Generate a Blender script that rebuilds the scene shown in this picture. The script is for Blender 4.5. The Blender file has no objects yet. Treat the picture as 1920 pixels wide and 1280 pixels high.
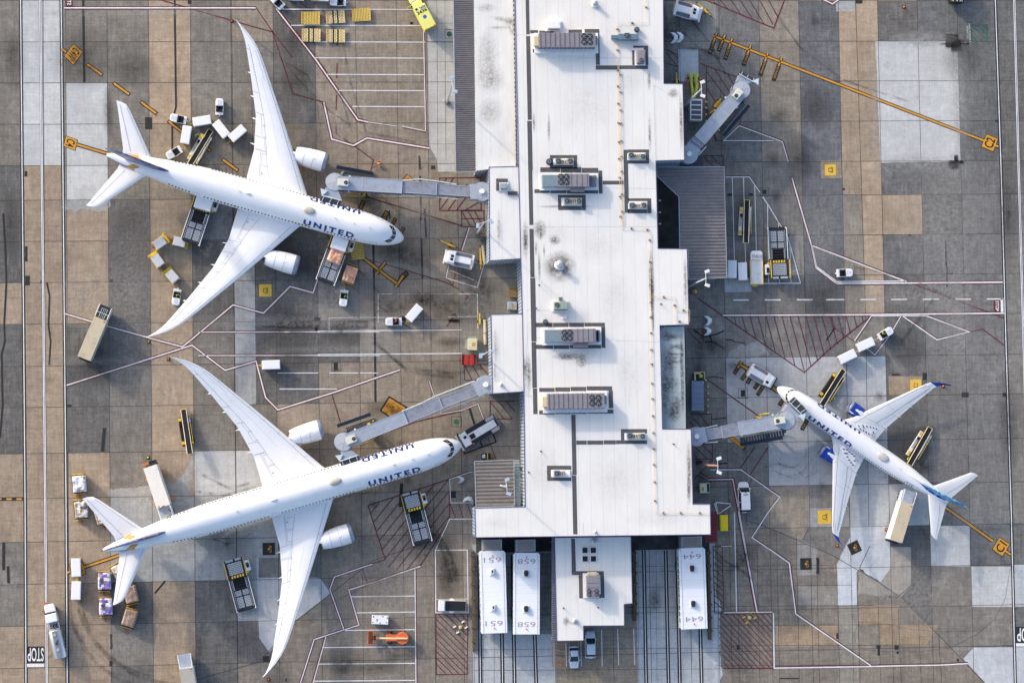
import bpy, bmesh, math, random
from mathutils import Vector, Matrix, Euler
random.seed(7)
S = bpy.context.scene
COL = S.collection
# ---------------------------------------------------------------- camera
H = 404.83; F = 4100.0
EUL = Euler((0.04894718, -0.07831552, -0.01551684), 'XYZ')
RM = EUL.to_matrix()
cd = bpy.data.cameras.new('camera'); cam = bpy.data.objects.new('camera', cd); COL.objects.link(cam)
cam.location = (0, 0, H); cam.rotation_euler = EUL
cd.sensor_width = 36; cd.lens = F / 1920 * 36; cd.clip_start = 1; cd.clip_end = 5000
S.camera = cam
# ---------------------------------------------------------------- sky, sun, exposure
SUN_EL = math.radians(21); SUN_AZ = math.atan2(-0.73, 0.68)
W = bpy.data.worlds.new('World'); S.world = W; W.use_nodes = True
nt = W.node_tree; sky = nt.nodes.new('ShaderNodeTexSky'); sky.sky_type = 'NISHITA'; sky.sun_disc = False
sky.sun_elevation = SUN_EL; sky.sun_rotation = SUN_AZ; sky.air_density = 1.0; sky.dust_density = 3.0; sky.ozone_density = 1.0
nt.links.new(sky.outputs[0], nt.nodes['Background'].inputs[0]); nt.nodes['Background'].inputs[1].default_value = 0.15
sl = bpy.data.lights.new('sun', 'SUN'); sl.energy = 1.2; sl.angle = math.radians(2.2); sl.color = (1, .90, .76)
so = bpy.data.objects.new('sun', sl); COL.objects.link(so); so.location = (-200, 200, 300)
so.rotation_euler = Vector((-math.sin(SUN_AZ) * math.cos(SUN_EL), -math.cos(SUN_AZ) * math.cos(SUN_EL), -math.sin(SUN_EL))).to_track_quat('-Z', 'Y').to_euler()
vs = S.view_settings; S.display_settings.display_device = 'sRGB'; vs.view_transform = 'Standard'; vs.look = 'None'; vs.exposure = 1.0; vs.gamma = 1
S.cycles.max_bounces = 6; S.cycles.transparent_max_bounces = 8; S.cycles.caustics_reflective = False; S.cycles.caustics_refractive = False

# ---------------------------------------------------------------- helpers
def P(px, py, z=0.0):
    "surveyed position in metres of a point seen at photo pixel (px, py) whose height above the apron is z"
    d = RM @ Vector((px - 960, 640 - py, -F)); t = (z - H) / d.z
    return Vector((d.x * t, d.y * t, z))
def P2(px, py, z=0.0): v = P(px, py, z); return (v.x, v.y)
def lin(c):
    c = c / 255; return c / 12.92 if c <= .04045 else ((c + .055) / 1.055) ** 2.4
def rgb(c): return (lin(c[0]), lin(c[1]), lin(c[2]), 1)
class NT:
    def __init__(s, name):
        s.m = bpy.data.materials.new(name); s.m.use_nodes = True; s.t = s.m.node_tree; s.b = s.t.nodes['Principled BSDF']
    def n(s, ty, **k):
        x = s.t.nodes.new('ShaderNode' + ty)
        for a, v in k.items(): setattr(x, a, v)
        return x
    def l(s, a, b): s.t.links.new(a, b)
    def val(s, sock, v):
        if isinstance(v, (int, float, tuple)): sock.default_value = v
        else: s.l(v, sock)
    def math(s, op, a, b=0.0, c=None):
        x = s.n('Math', operation=op); s.val(x.inputs[0], a); s.val(x.inputs[1], b)
        if c is not None: s.val(x.inputs[2], c)
        return x.outputs[0]
    def coord(s, scale=(1, 1, 1), rot=(0, 0, 0)):
        t = s.n('TexCoord'); m = s.n('Mapping'); s.l(t.outputs['Object'], m.inputs[0]); m.inputs['Scale'].default_value = scale; m.inputs['Rotation'].default_value = rot
        return m.outputs[0]
    def noise(s, scale, detail=4, rough=.6, sc=(1, 1, 1), rot=(0, 0, 0)):
        x = s.n('TexNoise'); s.l(s.coord(sc, rot), x.inputs['Vector']); x.inputs['Scale'].default_value = scale; x.inputs['Detail'].default_value = detail; x.inputs['Roughness'].default_value = rough
        return x.outputs[0]
    def rng(s, v, a, b, c, d):
        x = s.n('MapRange'); s.val(x.inputs[0], v)
        for i, q in enumerate((a, b, c, d)): x.inputs[i + 1].default_value = q
        return x.outputs[0]
    def mul(s, col, f):
        x = s.n('VectorMath', operation='SCALE'); s.val(x.inputs[0], col if not isinstance(col, tuple) else col[:3]); s.val(x.inputs['Scale'], f); return x.outputs[0]
    def mix(s, f, a, b):
        x = s.n('Mix', data_type='RGBA'); s.val(x.inputs[0], f); s.val(x.inputs[6], a); s.val(x.inputs[7], b); return x.outputs[2]
MATS = {}
def pm(name, c, rough=.55, metal=0.0, var=.10, scale=1.5, dirt=0.0, spec=.4):
    "plain procedural paint / metal / cloth with uneven tone"
    if name in MATS: return MATS[name]
    k = NT(name); n1 = k.noise(scale, 5, .65); f = k.rng(n1, .3, .7, 1 - var, 1 + var)
    col = k.mul(rgb(c), f)
    if dirt: col = k.mix(k.rng(k.noise(.8, 6, .7), .5, .72, 0, dirt), col, rgb((70, 62, 55)))
    k.l(col, k.b.inputs['Base Color']); k.b.inputs['Roughness'].default_value = rough; k.b.inputs['Metallic'].default_value = metal
    k.b.inputs['Specular IOR Level'].default_value = spec
    MATS[name] = k.m; return k.m
def slot(o, *mats):
    for m in mats: o.data.materials.append(m)
class MB:
    "collects shapes into ONE mesh"
    def __init__(s): s.v = []; s.f = []; s.mi = []; s.cols = None
    def add(s, vs, fs, mi=0):
        b = len(s.v); s.v += [tuple(q) for q in vs]; s.f += [[b + i for i in f] for f in fs]; s.mi += [mi] * len(fs); return s
    def box(s, x0, x1, y0, y1, z0, z1, mi=0, rot=0, piv=(0, 0)):
        vs = [(x, y, z) for z in (z0, z1) for x, y in ((x0, y0), (x1, y0), (x1, y1), (x0, y1))]
        if rot:
            c, n = math.cos(rot), math.sin(rot); vs = [(piv[0] + (x - piv[0]) * c - (y - piv[1]) * n, piv[1] + (x - piv[0]) * n + (y - piv[1]) * c, z) for x, y, z in vs]
        s.add(vs, [(3, 2, 1, 0), (4, 5, 6, 7), (0, 1, 5, 4), (1, 2, 6, 5), (2, 3, 7, 6), (3, 0, 4, 7)], mi); return s
    def prism(s, poly, z0, z1, mi=0, cap0=True):
        a = sum(poly[i][0] * poly[(i + 1) % len(poly)][1] - poly[(i + 1) % len(poly)][0] * poly[i][1] for i in range(len(poly)))
        if a < 0: poly = poly[::-1]
        n = len(poly); vs = [(x, y, z0) for x, y in poly] + [(x, y, z1) for x, y in poly]
        fs = [tuple(range(n, 2 * n))] + [(i, (i + 1) % n, n + (i + 1) % n, n + i) for i in range(n)]
        if cap0: fs.append(tuple(range(n - 1, -1, -1)))
        s.add(vs, fs, mi); return s
    def sheet(s, poly, z, mi=0):
        a = sum(poly[i][0] * poly[(i + 1) % len(poly)][1] - poly[(i + 1) % len(poly)][0] * poly[i][1] for i in range(len(poly)))
        if a < 0: poly = poly[::-1]
        s.add([(q[0], q[1], z) for q in poly], [tuple(range(len(poly)))], mi); return s
    def cyl(s, c, r, z0, z1, n=16, mi=0, r2=None):
        r2 = r if r2 is None else r2
        vs = [(c[0] + r * math.cos(2 * math.pi * i / n), c[1] + r * math.sin(2 * math.pi * i / n), z0) for i in range(n)] + [(c[0] + r2 * math.cos(2 * math.pi * i / n), c[1] + r2 * math.sin(2 * math.pi * i / n), z1) for i in range(n)]
        s.add(vs, [tuple(range(n - 1, -1, -1)), tuple(range(n, 2 * n))] + [(i, (i + 1) % n, n + (i + 1) % n, n + i) for i in range(n)], mi); return s
    def tube(s, pts, r, n=8, mi=0, cap=True):
        pts = [Vector(p) for p in pts]; rs = r if isinstance(r, (list, tuple)) else [r] * len(pts); rings = []
        for i, p in enumerate(pts):
            d = (pts[min(i + 1, len(pts) - 1)] - pts[max(i - 1, 0)]).normalized()
            u = d.cross(Vector((0, 0, 1))); u = Vector((1, 0, 0)) if u.length < 1e-4 else u.normalized(); w = u.cross(d)
            rings.append([p + (u * math.cos(2 * math.pi * k / n) + w * math.sin(2 * math.pi * k / n)) * rs[i] for k in range(n)])
        vs = [q for g in rings for q in g]; fs = [(i * n + k, i * n + (k + 1) % n, (i + 1) * n + (k + 1) % n, (i + 1) * n + k) for i in range(len(pts) - 1) for k in range(n)]
        if cap: fs += [tuple(range(n - 1, -1, -1)), tuple(range((len(pts) - 1) * n, len(pts) * n))]
        s.add(vs, fs, mi); return s
    def wheel(s, x, y, r, w, mi=0, n=16, z=None):
        z = r if z is None else z
        return s.tube([(x, y - w / 2, z), (x, y + w / 2, z)], r, n, mi)
    def ribbon(s, pts, w, z, mi=0, closed=False):
        "flat mitred line along 2D points"
        p = [Vector(q[:2]) for q in pts]; n = len(p); L = []; R = []
        for i in range(n):
            a = (p[i] - p[i - 1]) if (i or closed) else None; b = (p[(i + 1) % n] - p[i]) if (i < n - 1 or closed) else None
            a = a.normalized() if a is not None else b.normalized(); b = b.normalized() if b is not None else a
            t = (a + b); t = t.normalized() if t.length > 1e-4 else a; k = max(.35, t.dot(b)); nn = Vector((-t.y, t.x)) * (w / 2 / k); L.append(p[i] + nn); R.append(p[i] - nn)
        vs = [(q.x, q.y, z) for q in L] + [(q.x, q.y, z) for q in R]
        fs = [(n + i, n + (i + 1) % n, (i + 1) % n, i) for i in range(n if closed else n - 1)]
        s.add(vs, fs, mi); return s
    def loft(s, rings, mi=0, close=True, cap=True, wrap=True):
        n = len(rings[0]); vs = [q for g in rings for q in g]; m = n if wrap else n - 1
        fs = [(i * n + k, i * n + (k + 1) % n, (i + 1) * n + (k + 1) % n, (i + 1) * n + k) for i in range(len(rings) - 1) for k in range(m)]
        if cap: fs += [tuple(range(n - 1, -1, -1)), tuple(range((len(rings) - 1) * n, len(rings) * n))]
        s.add(vs, fs, mi); return s
    def build(s, name, mats, parent=None, bevel=0, smooth=False, loc=None, rotz=None):
        me = bpy.data.meshes.new(name); me.from_pydata(s.v, [], s.f); me.update()
        for m in (mats if isinstance(mats, (list, tuple)) else [mats]): me.materials.append(m)
        me.polygons.foreach_set('material_index', s.mi)
        bm = bmesh.new(); bm.from_mesh(me); bmesh.ops.recalc_face_normals(bm, faces=bm.faces); bm.to_mesh(me); bm.free()
        if smooth: me.polygons.foreach_set('use_smooth', [True] * len(me.polygons)); me.update()
        o = bpy.data.objects.new(name, me); COL.objects.link(o)
        if parent is not None: o.parent = parent
        if loc is not None: o.location = loc
        if rotz is not None: o.rotation_euler = (0, 0, rotz)
        if bevel:
            b = o.modifiers.new('bevel', 'BEVEL'); b.width = bevel; b.segments = 2; b.limit_method = 'ANGLE'; b.angle_limit = math.radians(40)
        return o
def thing(name, label, cat, loc=(0, 0, 0), rotz=0, group=None):
    o = bpy.data.objects.new(name, None); COL.objects.link(o); o.location = loc; o.rotation_euler = (0, 0, rotz); o.empty_display_size = .3
    o['label'] = label; o['category'] = cat
    if group: o['group'] = group
    return o
def tag(o, label, cat, group=None):
    o['label'] = label; o['category'] = cat
    if group: o['group'] = group
    return o
def struct(o): o['kind'] = 'structure'; return o
KIDS = {}
def copy_thing(r, loc=None, rotz=None, label=None, group=None):
    c = r.copy(); COL.objects.link(c)
    if loc is not None: c.location = loc
    if rotz is not None: c.rotation_euler = (0, 0, rotz)
    if label: c['label'] = label
    if group: c['group'] = group
    for ch in list(r.children):
        d = ch.copy(); COL.objects.link(d); d.parent = c
        for g in list(ch.children):
            e = g.copy(); COL.objects.link(e); e.parent = d
    return c
def heading(front, rear, z=0):
    "centre, yaw and length of something whose front and rear are seen at two photo pixels"
    a = P(*front, z); b = P(*rear, z); d = a - b
    return (Vector(((a.x + b.x) / 2, (a.y + b.y) / 2, 0)), math.atan2(d.y, d.x), d.length)
def text_geo(s, size=1.0, bold=0.0, spacing=1.0):
    cu = bpy.data.curves.new('t', 'FONT'); cu.body = s; cu.size = size; cu.offset = bold; cu.space_character = spacing; cu.align_x = 'LEFT'; cu.resolution_u = 3
    o = bpy.data.objects.new('t', cu); COL.objects.link(o); dg = bpy.context.evaluated_depsgraph_get(); dg.update()
    me = bpy.data.meshes.new_from_object(o.evaluated_get(dg)); v = [tuple(q.co) for q in me.vertices]; f = [tuple(p.vertices) for p in me.polygons]
    bpy.data.objects.remove(o); bpy.data.curves.remove(cu); bpy.data.meshes.remove(me)
    x0 = min(q[0] for q in v); x1 = max(q[0] for q in v); y0 = min(q[1] for q in v); y1 = max(q[1] for q in v)
    return [((q[0] - x0) / (x1 - x0), (q[1] - y0) / (y1 - y0)) for q in v], f
def text_quad(mb, s, bl, br, tl, z, mi=0, bold=0.0, bend=None):
    "letters filling the parallelogram bottom-left, bottom-right, top-left (world xy)"
    v, f = text_geo(s, 1, bold); bl = Vector(bl[:2]); u = Vector(br[:2]) - bl; w = Vector(tl[:2]) - bl
    mb.add([((bl + u * a + w * b).x, (bl + u * a + w * b).y, z) for a, b in v], f, mi)
def in_poly_spans(poly, y):
    xs = []
    for i in range(len(poly)):
        (x0, y0), (x1, y1) = poly[i], poly[(i + 1) % len(poly)]
        if (y0 <= y) != (y1 <= y): xs.append(x0 + (y - y0) / (y1 - y0) * (x1 - x0))
    xs.sort(); return list(zip(xs[::2], xs[1::2]))
# ================================================================ the ground: concrete apron, slab by slab
def concrete_mat():
    k = NT('concrete'); at = k.n('VertexColor'); at.layer_name = 'Col'; c = at.outputs[0]
    # every slab was poured, broomed and dirtied on its own: shift the noise by the slab's colour
    sh = k.n('VectorMath', operation='SCALE'); k.l(c, sh.inputs[0]); sh.inputs['Scale'].default_value = 900; tc = k.n('TexCoord'); ad = k.n('VectorMath', operation='ADD'); k.l(tc.outputs['Object'], ad.inputs[0]); k.l(sh.outputs[0], ad.inputs[1])
    def sn(scale, detail, rough, sc):
        mp = k.n('Mapping'); k.l(ad.outputs[0], mp.inputs[0]); mp.inputs['Scale'].default_value = sc; x = k.n('TexNoise'); k.l(mp.outputs[0], x.inputs['Vector']); x.inputs['Scale'].default_value = scale; x.inputs['Detail'].default_value = detail; x.inputs['Roughness'].default_value = rough; return x.outputs[0]
    big = k.rng(k.noise(.10, 6, .72), .3, .7, .80, 1.18); slab = k.rng(sn(.25, 5, .7, (1, 1, 1)), .3, .7, .84, 1.16)
    st1 = k.rng(sn(1.0, 7, .8, (2.6, .16, 1)), .3, .7, .72, 1.30)
    st2 = k.rng(sn(1.0, 7, .8, (.14, 3.2, 1)), .3, .7, .78, 1.22)
    mid = k.rng(k.noise(.8, 9, .82), .28, .72, .68, 1.32)
    fine = k.rng(k.noise(5.0, 5, .85), .25, .75, .62, 1.38)
    f = k.math('MULTIPLY', k.math('MULTIPLY', k.math('MULTIPLY', big, slab), st1), k.math('MULTIPLY', st2, k.math('MULTIPLY', mid, fine)))
    lum = k.n('SeparateColor'); k.l(c, lum.inputs[0]); amp = k.rng(lum.outputs[1], .10, .45, 1.0, .42); f = k.math('ADD', 1.0, k.math('MULTIPLY', k.math('SUBTRACT', f, 1.0), amp))
    col = k.mul(c, f)
    worn = k.rng(sn(.4, 9, .82, (2.2, .6, 1)), .55, .72, 0, .40); col = k.mix(worn, col, rgb((176, 168, 160)))
    oil = k.rng(k.noise(.33, 8, .76), .58, .78, 0, .62); col = k.mix(oil, col, rgb((58, 54, 52)))
    sp = k.rng(k.noise(1.1, 3, .6), .735, .78, 0, .8); col = k.mix(sp, col, rgb((40, 38, 38)))
    k.l(col, k.b.inputs['Base Color']); k.b.inputs['Roughness'].default_value = .9; k.b.inputs['Specular IOR Level'].default_value = .2
    bp = k.n('Bump'); bp.inputs['Strength'].default_value = .25; bp.inputs['Distance'].default_value = .03; k.l(fine, bp.inputs['Height']); k.l(bp.outputs[0], k.b.inputs['Normal'])
    return k.m
CONC = concrete_mat()
CC = dict(g=(124, 119, 112), d=(103, 101, 99), k=(102, 103, 106), b=(110, 107, 103), t=(165, 147, 127), n=(142, 131, 118), h=(130, 121, 111), w=(186, 187, 187), l=(158, 159, 159), m=(136, 131, 124), T=(154, 138, 120), D=(88, 87, 86), q=(115, 114, 113), u=(122, 119, 115), v=(138, 130, 120), B=(106, 106, 106), L=(172, 174, 177))
class Slabs:
    def __init__(s): s.mb = MB(); s.c = []
    def add(s, poly, c, z, jit=.05):
        c = CC[c] if isinstance(c, str) else c; j = 1 + random.uniform(-jit, jit); j2 = random.uniform(-.012, .012)
        s.mb.sheet(poly, z); s.c.append((lin(c[0]) * j * (1 + j2), lin(c[1]) * j, lin(c[2]) * j * (1 - j2), 1))
    def build(s, name):
        o = s.mb.build(name, CONC); a = o.data.color_attributes.new('Col', 'FLOAT_COLOR', 'CORNER')
        for p, c in zip(o.data.polygons, s.c):
            for li in p.loop_indices: a.data[li].color = c
        return struct(o)
base = Slabs(); base.add([(-1500, -1500), (1500, -1500), (1500, 1500), (-1500, 1500)], (118, 111, 103), 0, 0); base.build('ground')
rows_px = [(-76, -74), (1, 2), (79, 77.5), (156, 151.5), (233, 227), (310, 302.5), (375, 365), (452.5, 439.5), (529.5, 514), (606, 590), (686, 666), (762, 741), (849, 824), (932, 907), (1014, 985), (1094, 1060.5), (1172, 1136), (1251, 1212), (1330, 1288), (1410, 1366)]
YR = [(P(20, a).y + P(1820, b).y) / 2 for a, b in rows_px]
cols_px = [-36, 44, 84, 122, 126.5, 204.5, 283, 362, 440, 479, 518, 597, 674, 751, 808, 862, 1140, 1210, 1285, 1360, 1397, 1436, 1511, 1586, 1623, 1660, 1735, 1810, 1885, 1960, 2035]
XC = [P(c, 640).x for c in cols_px]
#        A R1R2 . C1C2C3 4 5a5b C6 7 8 9 10 bb bb D1D2 3a3b D4D5 6a6b D7D8D9 ...
GRID = ['gwwmggtgnndnnnlmmggggntkttbbbbd',
        'gwwmggtgnndnnnlmmggggnkttdbbbdd',
        'gwwmggtgggdnnnlmmggggnktTwwbddd',
        'gwwmwgtgggdnnnlmmggggnkTTwwbddd',
        'gwwmwgTggghnnnmmmmgggnkTTwwbddd',
        'dTTmwgngggnnnnnmmmhhhhkTtbggddd',
        'dTTmTdTgggdnnnnmmmhhhhknttbgghdd'[:31],
        'dTTmTdTdlddmnnnmmmhhhmkntbgghdd',
        'TTTmTdTdlddmmnnmmmhhhhkntdgghdd',
        'dTTmddTgldddmnnmmmhhhhbhhbgghdd',
        'dTTmdgtglddnnnnmmmhlllllldgghdd',
        'dTTmdgtgggnnnnnmmmhllllllbgghdd',
        'TTTmTgTwwwnnnnnmmmhhhllllbgghdd',
        'TTTmTlllllgnnnhmmmhhhnhlllbghdd',
        'gTTmTlllllghhhhmmmhhhhhhhdbgbdd',
        'gTTmTdTdllghhhhmmmhhhhhhhdgdwld',
        'TTTmTgTdddhhhhhmmmhhhhhhhdggddd',
        'TTTmTdTdhhhhhhhmmmhhhhhhhbgbggg',
        'TTTmTdTdhhhhhhhmmmhhhhhhhbgbggg']
sl_ = Slabs()
for r, row in enumerate(GRID):
    for c, ch in enumerate(row[:len(XC) - 1]):
        if c >= 17 and r < 15: ch = {'g': 'q', 'h': 'u', 'n': 'v', 'b': 'B'}.get(ch, ch)
        if 19 <= c <= 25 and ch == 'l' and 10 <= r <= 13: ch = 'L'
        sl_.add([(XC[c], YR[r]), (XC[c + 1], YR[r]), (XC[c + 1], YR[r + 1]), (XC[c], YR[r + 1])], ch, .004)
sl_.build('concrete_apron')
def jag(pts, amp=.5, step=.35):
    "an edge that has worn or been poured unevenly"
    out = []
    for i in range(len(pts)):
        a = Vector(pts[i]); b = Vector(pts[(i + 1) % len(pts)]); n = max(1, int((b - a).length / step)); q = Vector((-(b - a).y, (b - a).x)).normalized()
        r = 0
        for k in range(n):
            r = r * .72 + random.uniform(-amp, amp) * .6; out.append(tuple(a + (b - a) * k / n + q * (r if k else 0)))
    return out
ov = Slabs()
def patch(px, c, z=.008, jagged=0):
    q = [P2(*p) for p in px]; ov.add(jag(q, jagged) if jagged else q, c, z, .02)
# worn rims, odd pours and one bluish-grey patch
patch([(122, 376), (204, 373), (206, 388), (186, 396), (160, 393), (140, 398), (122, 394)], 'l', jagged=.35)
patch([(1641, 78), (1791, 77), (1797, 303), (1651, 305)], 'w', .012, .09)
patch([(802, -5), (850, -5), (853, 322), (821, 322), (820, 300), (805, 275)], (184, 183, 180), .008)
patch([(1250, 2), (1342, 2), (1344, 92), (1252, 92)], (138, 136, 132)); patch([(1272, 93), (1309, 93), (1310, 154), (1273, 154)], (182, 188, 194), .012)
patch([(1567, 2), (1603, 2), (1604, 22), (1568, 22)], 'l'); 
patch([(480, 1046), (517, 1045), (602, 1085), (620, 1112), (552, 1165), (505, 1222), (486, 1195)], (176, 180, 186), .008); patch([(485, 1045), (602, 1045), (602, 1082), (575, 1082), (485, 1082)], (120, 120, 120), .012)
patch([(330, 905), (362, 850), (358, 932), (290, 945), (206, 930), (204, 918), (240, 915)], (158, 157, 154), .008, .5)
patch([(384, 372), (440, 380), (425, 452), (368, 450)], (128, 130, 132), .008)  # flat bluish-grey quad slanted across one slab
# lower right corner: brownish small slabs below the long diagonal joint, odd light pours
patch([(1345, 985), (1440, 988), (1494, 1012), (1560, 1040), (1650, 1092), (1690, 1120), (1765, 1195), (1850, 1282), (1900, 1340), (1345, 1340)], 'h', .008)
patch([(1440, 920), (1515, 914), (1516, 985), (1505, 1012), (1440, 988)], 'n', .008)
patch([(1495, 1010), (1532, 1026), (1532, 1077), (1494, 1078)], (148, 145, 140), .012); patch([(1495, 1098), (1532, 1098), (1532, 1134), (1495, 1134)], (140, 136, 130), .012)
patch([(1593, 985), (1668, 985), (1670, 1065), (1651, 1091), (1611, 1067), (1575, 1044), (1594, 1006)], (188, 192, 196), .012)
patch([(1576, 1045), (1569, 1057), (1570, 1134), (1607, 1134), (1606, 1072), (1612, 1065)], (194, 197, 202), .016)
patch([(1670, 1024), (1708, 1025), (1708, 1096), (1688, 1121), (1650, 1092), (1670, 1064)], (160, 152, 142), .016)
patch([(1612, 1065), (1650, 1092), (1680, 1115), (1606, 1115)], (150, 144, 136), .012, .3)
patch([(1744, 985), (1818, 985), (1819, 1061), (1745, 1061)], 'w', .012); patch([(1820, 1061), (1897, 1061), (1899, 1137), (1822, 1137)], 'w', .012); patch([(1900, 1060), (1960, 1059), (1960, 1136), (1901, 1137)], (176, 178, 180), .012)
patch([(1826, 1213), (1960, 1212), (1960, 1330), (1878, 1330), (1850, 1282), (1806, 1234)], (184, 187, 192), .012)
for q in (((1610, 1134), (1686, 1134), (1686, 1170), (1610, 1170)), ((1648, 1170), (1760, 1171), (1735, 1210), (1648, 1209)), ((1454, 1170), (1570, 1172), (1572, 1210), (1455, 1212))): patch(q, (152, 133, 112), .012)
for q in (((1532, 1098), (1570, 1098), (1570, 1134), (1532, 1134)), ((1573, 1136), (1608, 1136), (1610, 1280), (1575, 1280))): patch(q, (142, 136, 126), .012)
# pads round the stands, tan square behind the winged aircraft
patch([(1666, 705), (1728, 705), (1729, 741), (1667, 742)], (150, 134, 116), .012); patch([(1539, 301), (1577, 301), (1578, 334), (1540, 335)], (140, 128, 112), .012)
patch([(1517, 952), (1592, 951), (1593, 988), (1518, 988)], (150, 150, 150), .012); patch([(1372, 655), (1430, 640), (1440, 668), (1364, 669)], (150, 149, 147), .008, .5)
# dock lanes of the lounges, parking lot
patch([(886, 1020), (1040, 1020), (1042, 1320), (888, 1320)], (172, 175, 178)); patch([(1188, 1020), (1340, 1018), (1348, 1320), (1196, 1320)], (170, 173, 177)); patch([(1043, 1200), (1195, 1165), (1196, 1320), (1044, 1320)], (132, 122, 110), .012)
patch([(1009, 1036), (1034, 1035), (1035, 1188), (1011, 1188)], (126, 128, 130), .012); patch([(1350, 1125), (1352, 1310), (1340, 1310), (1335, 1100)], (182, 186, 190), .012, .3)
for q in (((1357, 522), (1410, 520), (1409, 547), (1358, 548)),): patch(q, (172, 174, 178), .012)
ov.build('concrete_patches')
# ---- joints between slabs
JM = pm('joint_sealant', (70, 67, 64), .9, var=.3, scale=.6)
TAR = pm('tar_seal', (44, 43, 44), .8, var=.15)
jt = MB()
def lineW(mb, a, b, w, z, mi=0): mb.ribbon([a, b], w, z, mi)
for y in YR: lineW(jt, (XC[0], y), (XC[-1], y), .085, .020)
for i, x in enumerate(XC):
    if i in (3, 9, 20, 24): continue
    lineW(jt, (x, YR[0]), (x, YR[-1]), .085 if i not in (4,) else .07, .020)
def pl(mb, px, w, z, mi=0, closed=False): mb.ribbon([P2(*p) for p in px], w, z, mi, closed)
for q in ([(432, 0), (446, 1280)], [(471, 100), (480, 620)], [(1397, 640), (1400, 980)], [(1604, 0), (1624, 620)], [(1624, 660), (1629, 985)], [(785, 300), (795, 640)]): pl(jt, q, .09, .020)
for q in ([(1400, 975), (1440, 988), (1494, 1012), (1560, 1040), (1650, 1092), (1690, 1120), (1765, 1195), (1860, 1295)], [(310, 1290), (486, 1240), (552, 1165), (700, 1050), (790, 1020)], [(1611, 1065), (1631, 1023)], [(1505, 1012), (1516, 990)], [(1730, 1168), (1750, 1138)], [(1680, 1121), (1710, 1095)], [(520, 1130), (540, 1150)]): pl(jt, q, .12, .024)
for x in (1344, 1381, 1419, 1456, 1493, 1531, 1569, 1607, 1646, 1684, 1722, 1760): pl(jt, [(x, 1000 if x < 1500 else 1000 + (x - 1460) * .62), (x + 6, 1290)], .08, .024)
for y in (1022, 1061, 1098, 1136, 1172, 1210, 1247): pl(jt, [(1345, y), (1500 + max(0, (y - 1010)) * 1.1, y - 2)], .08, .024)
for x in (888, 904, 925, 962, 1000, 1040, 1196, 1230, 1270, 1312, 1345): pl(jt, [(x, 1030), (x + 2, 1290)], .05, .024)
for y in (1063, 1102, 1140, 1180, 1217, 1256): pl(jt, [(890, y), (1350, y - 3)], .06, .024)
for y in (44, 80, 116, 154, 192, 230, 270): pl(jt, [(803, y), (851, y)], .05, .024)
for x in (819, 834): pl(jt, [(x, 0), (x + 2, 300)], .05, .024)
# long thin circular scratch of a turning gear, lower right
arc = [(1612, 1166), (1604, 1180), (1601, 1192), (1606, 1207), (1620, 1217), (1660, 1221), (1720, 1221), (1780, 1214), (1830, 1190), (1865, 1160), (1885, 1120), (1894, 1065)]
pl(jt, arc, .05, .024); pl(jt, [(1612, 1166), (1660, 1168), (1700, 1178), (1760, 1183), (1830, 1182)], .04, .024)
struct(jt.build('slab_joints', JM))
tr = MB()
for q, w in (([(156, 0), (157, 80), (158, 155)], .35), ([(327.5, 0), (330, 200), (323, 230), (323, 285)], .28), ([(6, 400), (10, 460), (12, 530), (8, 605), (9, 640), (3, 665), (5, 760), (0, 820)], .28), ([(88, 530), (93, 555), (91, 610), (95, 640), (92, 684)], .25), ([(196, 802), (192, 846)], .5), ([(7, 1016), (7, 1068)], .45), ([(15, 1061), (16, 1093)], .4), ([(310, 1088), (290, 1112)], .25), ([(700, 456), (703, 640), (704, 753)], .32), ([(788, 330), (789, 413)], .28), ([(796, 392), (799, 445)], .28), ([(790, 447), (792, 522)], .28), ([(786, 292), (788, 318)], .28), ([(753, 906), (751, 950)], .5), ([(1773, 452), (1774, 495), (1776, 508), (1775, 538)], .22), ([(1324, 708), (1340, 706), (1358, 709)], .14), ([(1335, 786), (1362, 783)], .16), ([(1348, 869), (1364, 868)], .2), ([(1389, 876), (1415, 838)], .14), ([(1412, 365), (1404, 365)], .35), ([(1461, 1271), (1499, 1271)], .18), ([(1364, 365), (1374, 365)], .3), ([(880, 764), (895, 812)], .35), ([(1300, 619), (1320, 632), (1341, 627), (1358, 620)], .22), ([(1331, 629), (1335, 642)], .2), ([(1322, 641), (1338, 641), (1346, 646), (1357, 653)], .2), ([(1360, 637), (1372, 637), (1378, 641), (1397, 643)], .2), ([(730, 395), (731, 410)], .2)):
    pl(tr, q, w * 1.25, .028)
for q in ((47, 462, 52, 490), (47, 517, 56, 535), (76, 525, 82, 532), (205, 524, 212, 530), (272, 220, 285, 243), (125, 758, 134, 763), (206, 1188, 211, 1216), (205, 1238, 211, 1248), (160, 210, 161, 211), (352, 0, 359, 8), (46, 321, 51, 331), (1672, 700, 1690, 704), (1730, 699, 1738, 712), (1803, 735, 1816, 744), (1880, 736, 1886, 743), (1868, 148, 1873, 152), (1866, 225, 1871, 229), (1580, 353, 1584, 357), (1703, 440, 1708, 443), (1780, 512, 1786, 515), (1530, 1045, 1536, 1075), (1568, 1186, 1572, 1197), (1643, 1209, 1651, 1215), (1645, 1215, 1650, 1228), (1677, 1209, 1685, 1217), (1681, 1220, 1685, 1225), (1647, 1244, 1652, 1247), (1680, 1244, 1686, 1247), (1794, 1234, 1798, 1239), (1667, 1116, 1670, 1120), (1604, 0, 1617, 7), (493, 1229, 505, 1240), (535, 1271, 538, 1277), (1381, 1208, 1387, 1217), (844, 920, 855, 933)):
    x0, y0, x1, y1 = q; tr.sheet(jag([P2(x0, y0), P2(x1, y0), P2(x1, y1), P2(x0, y1)], .12, .6), .028)
struct(tr.build('tar_patches', TAR))
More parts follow.
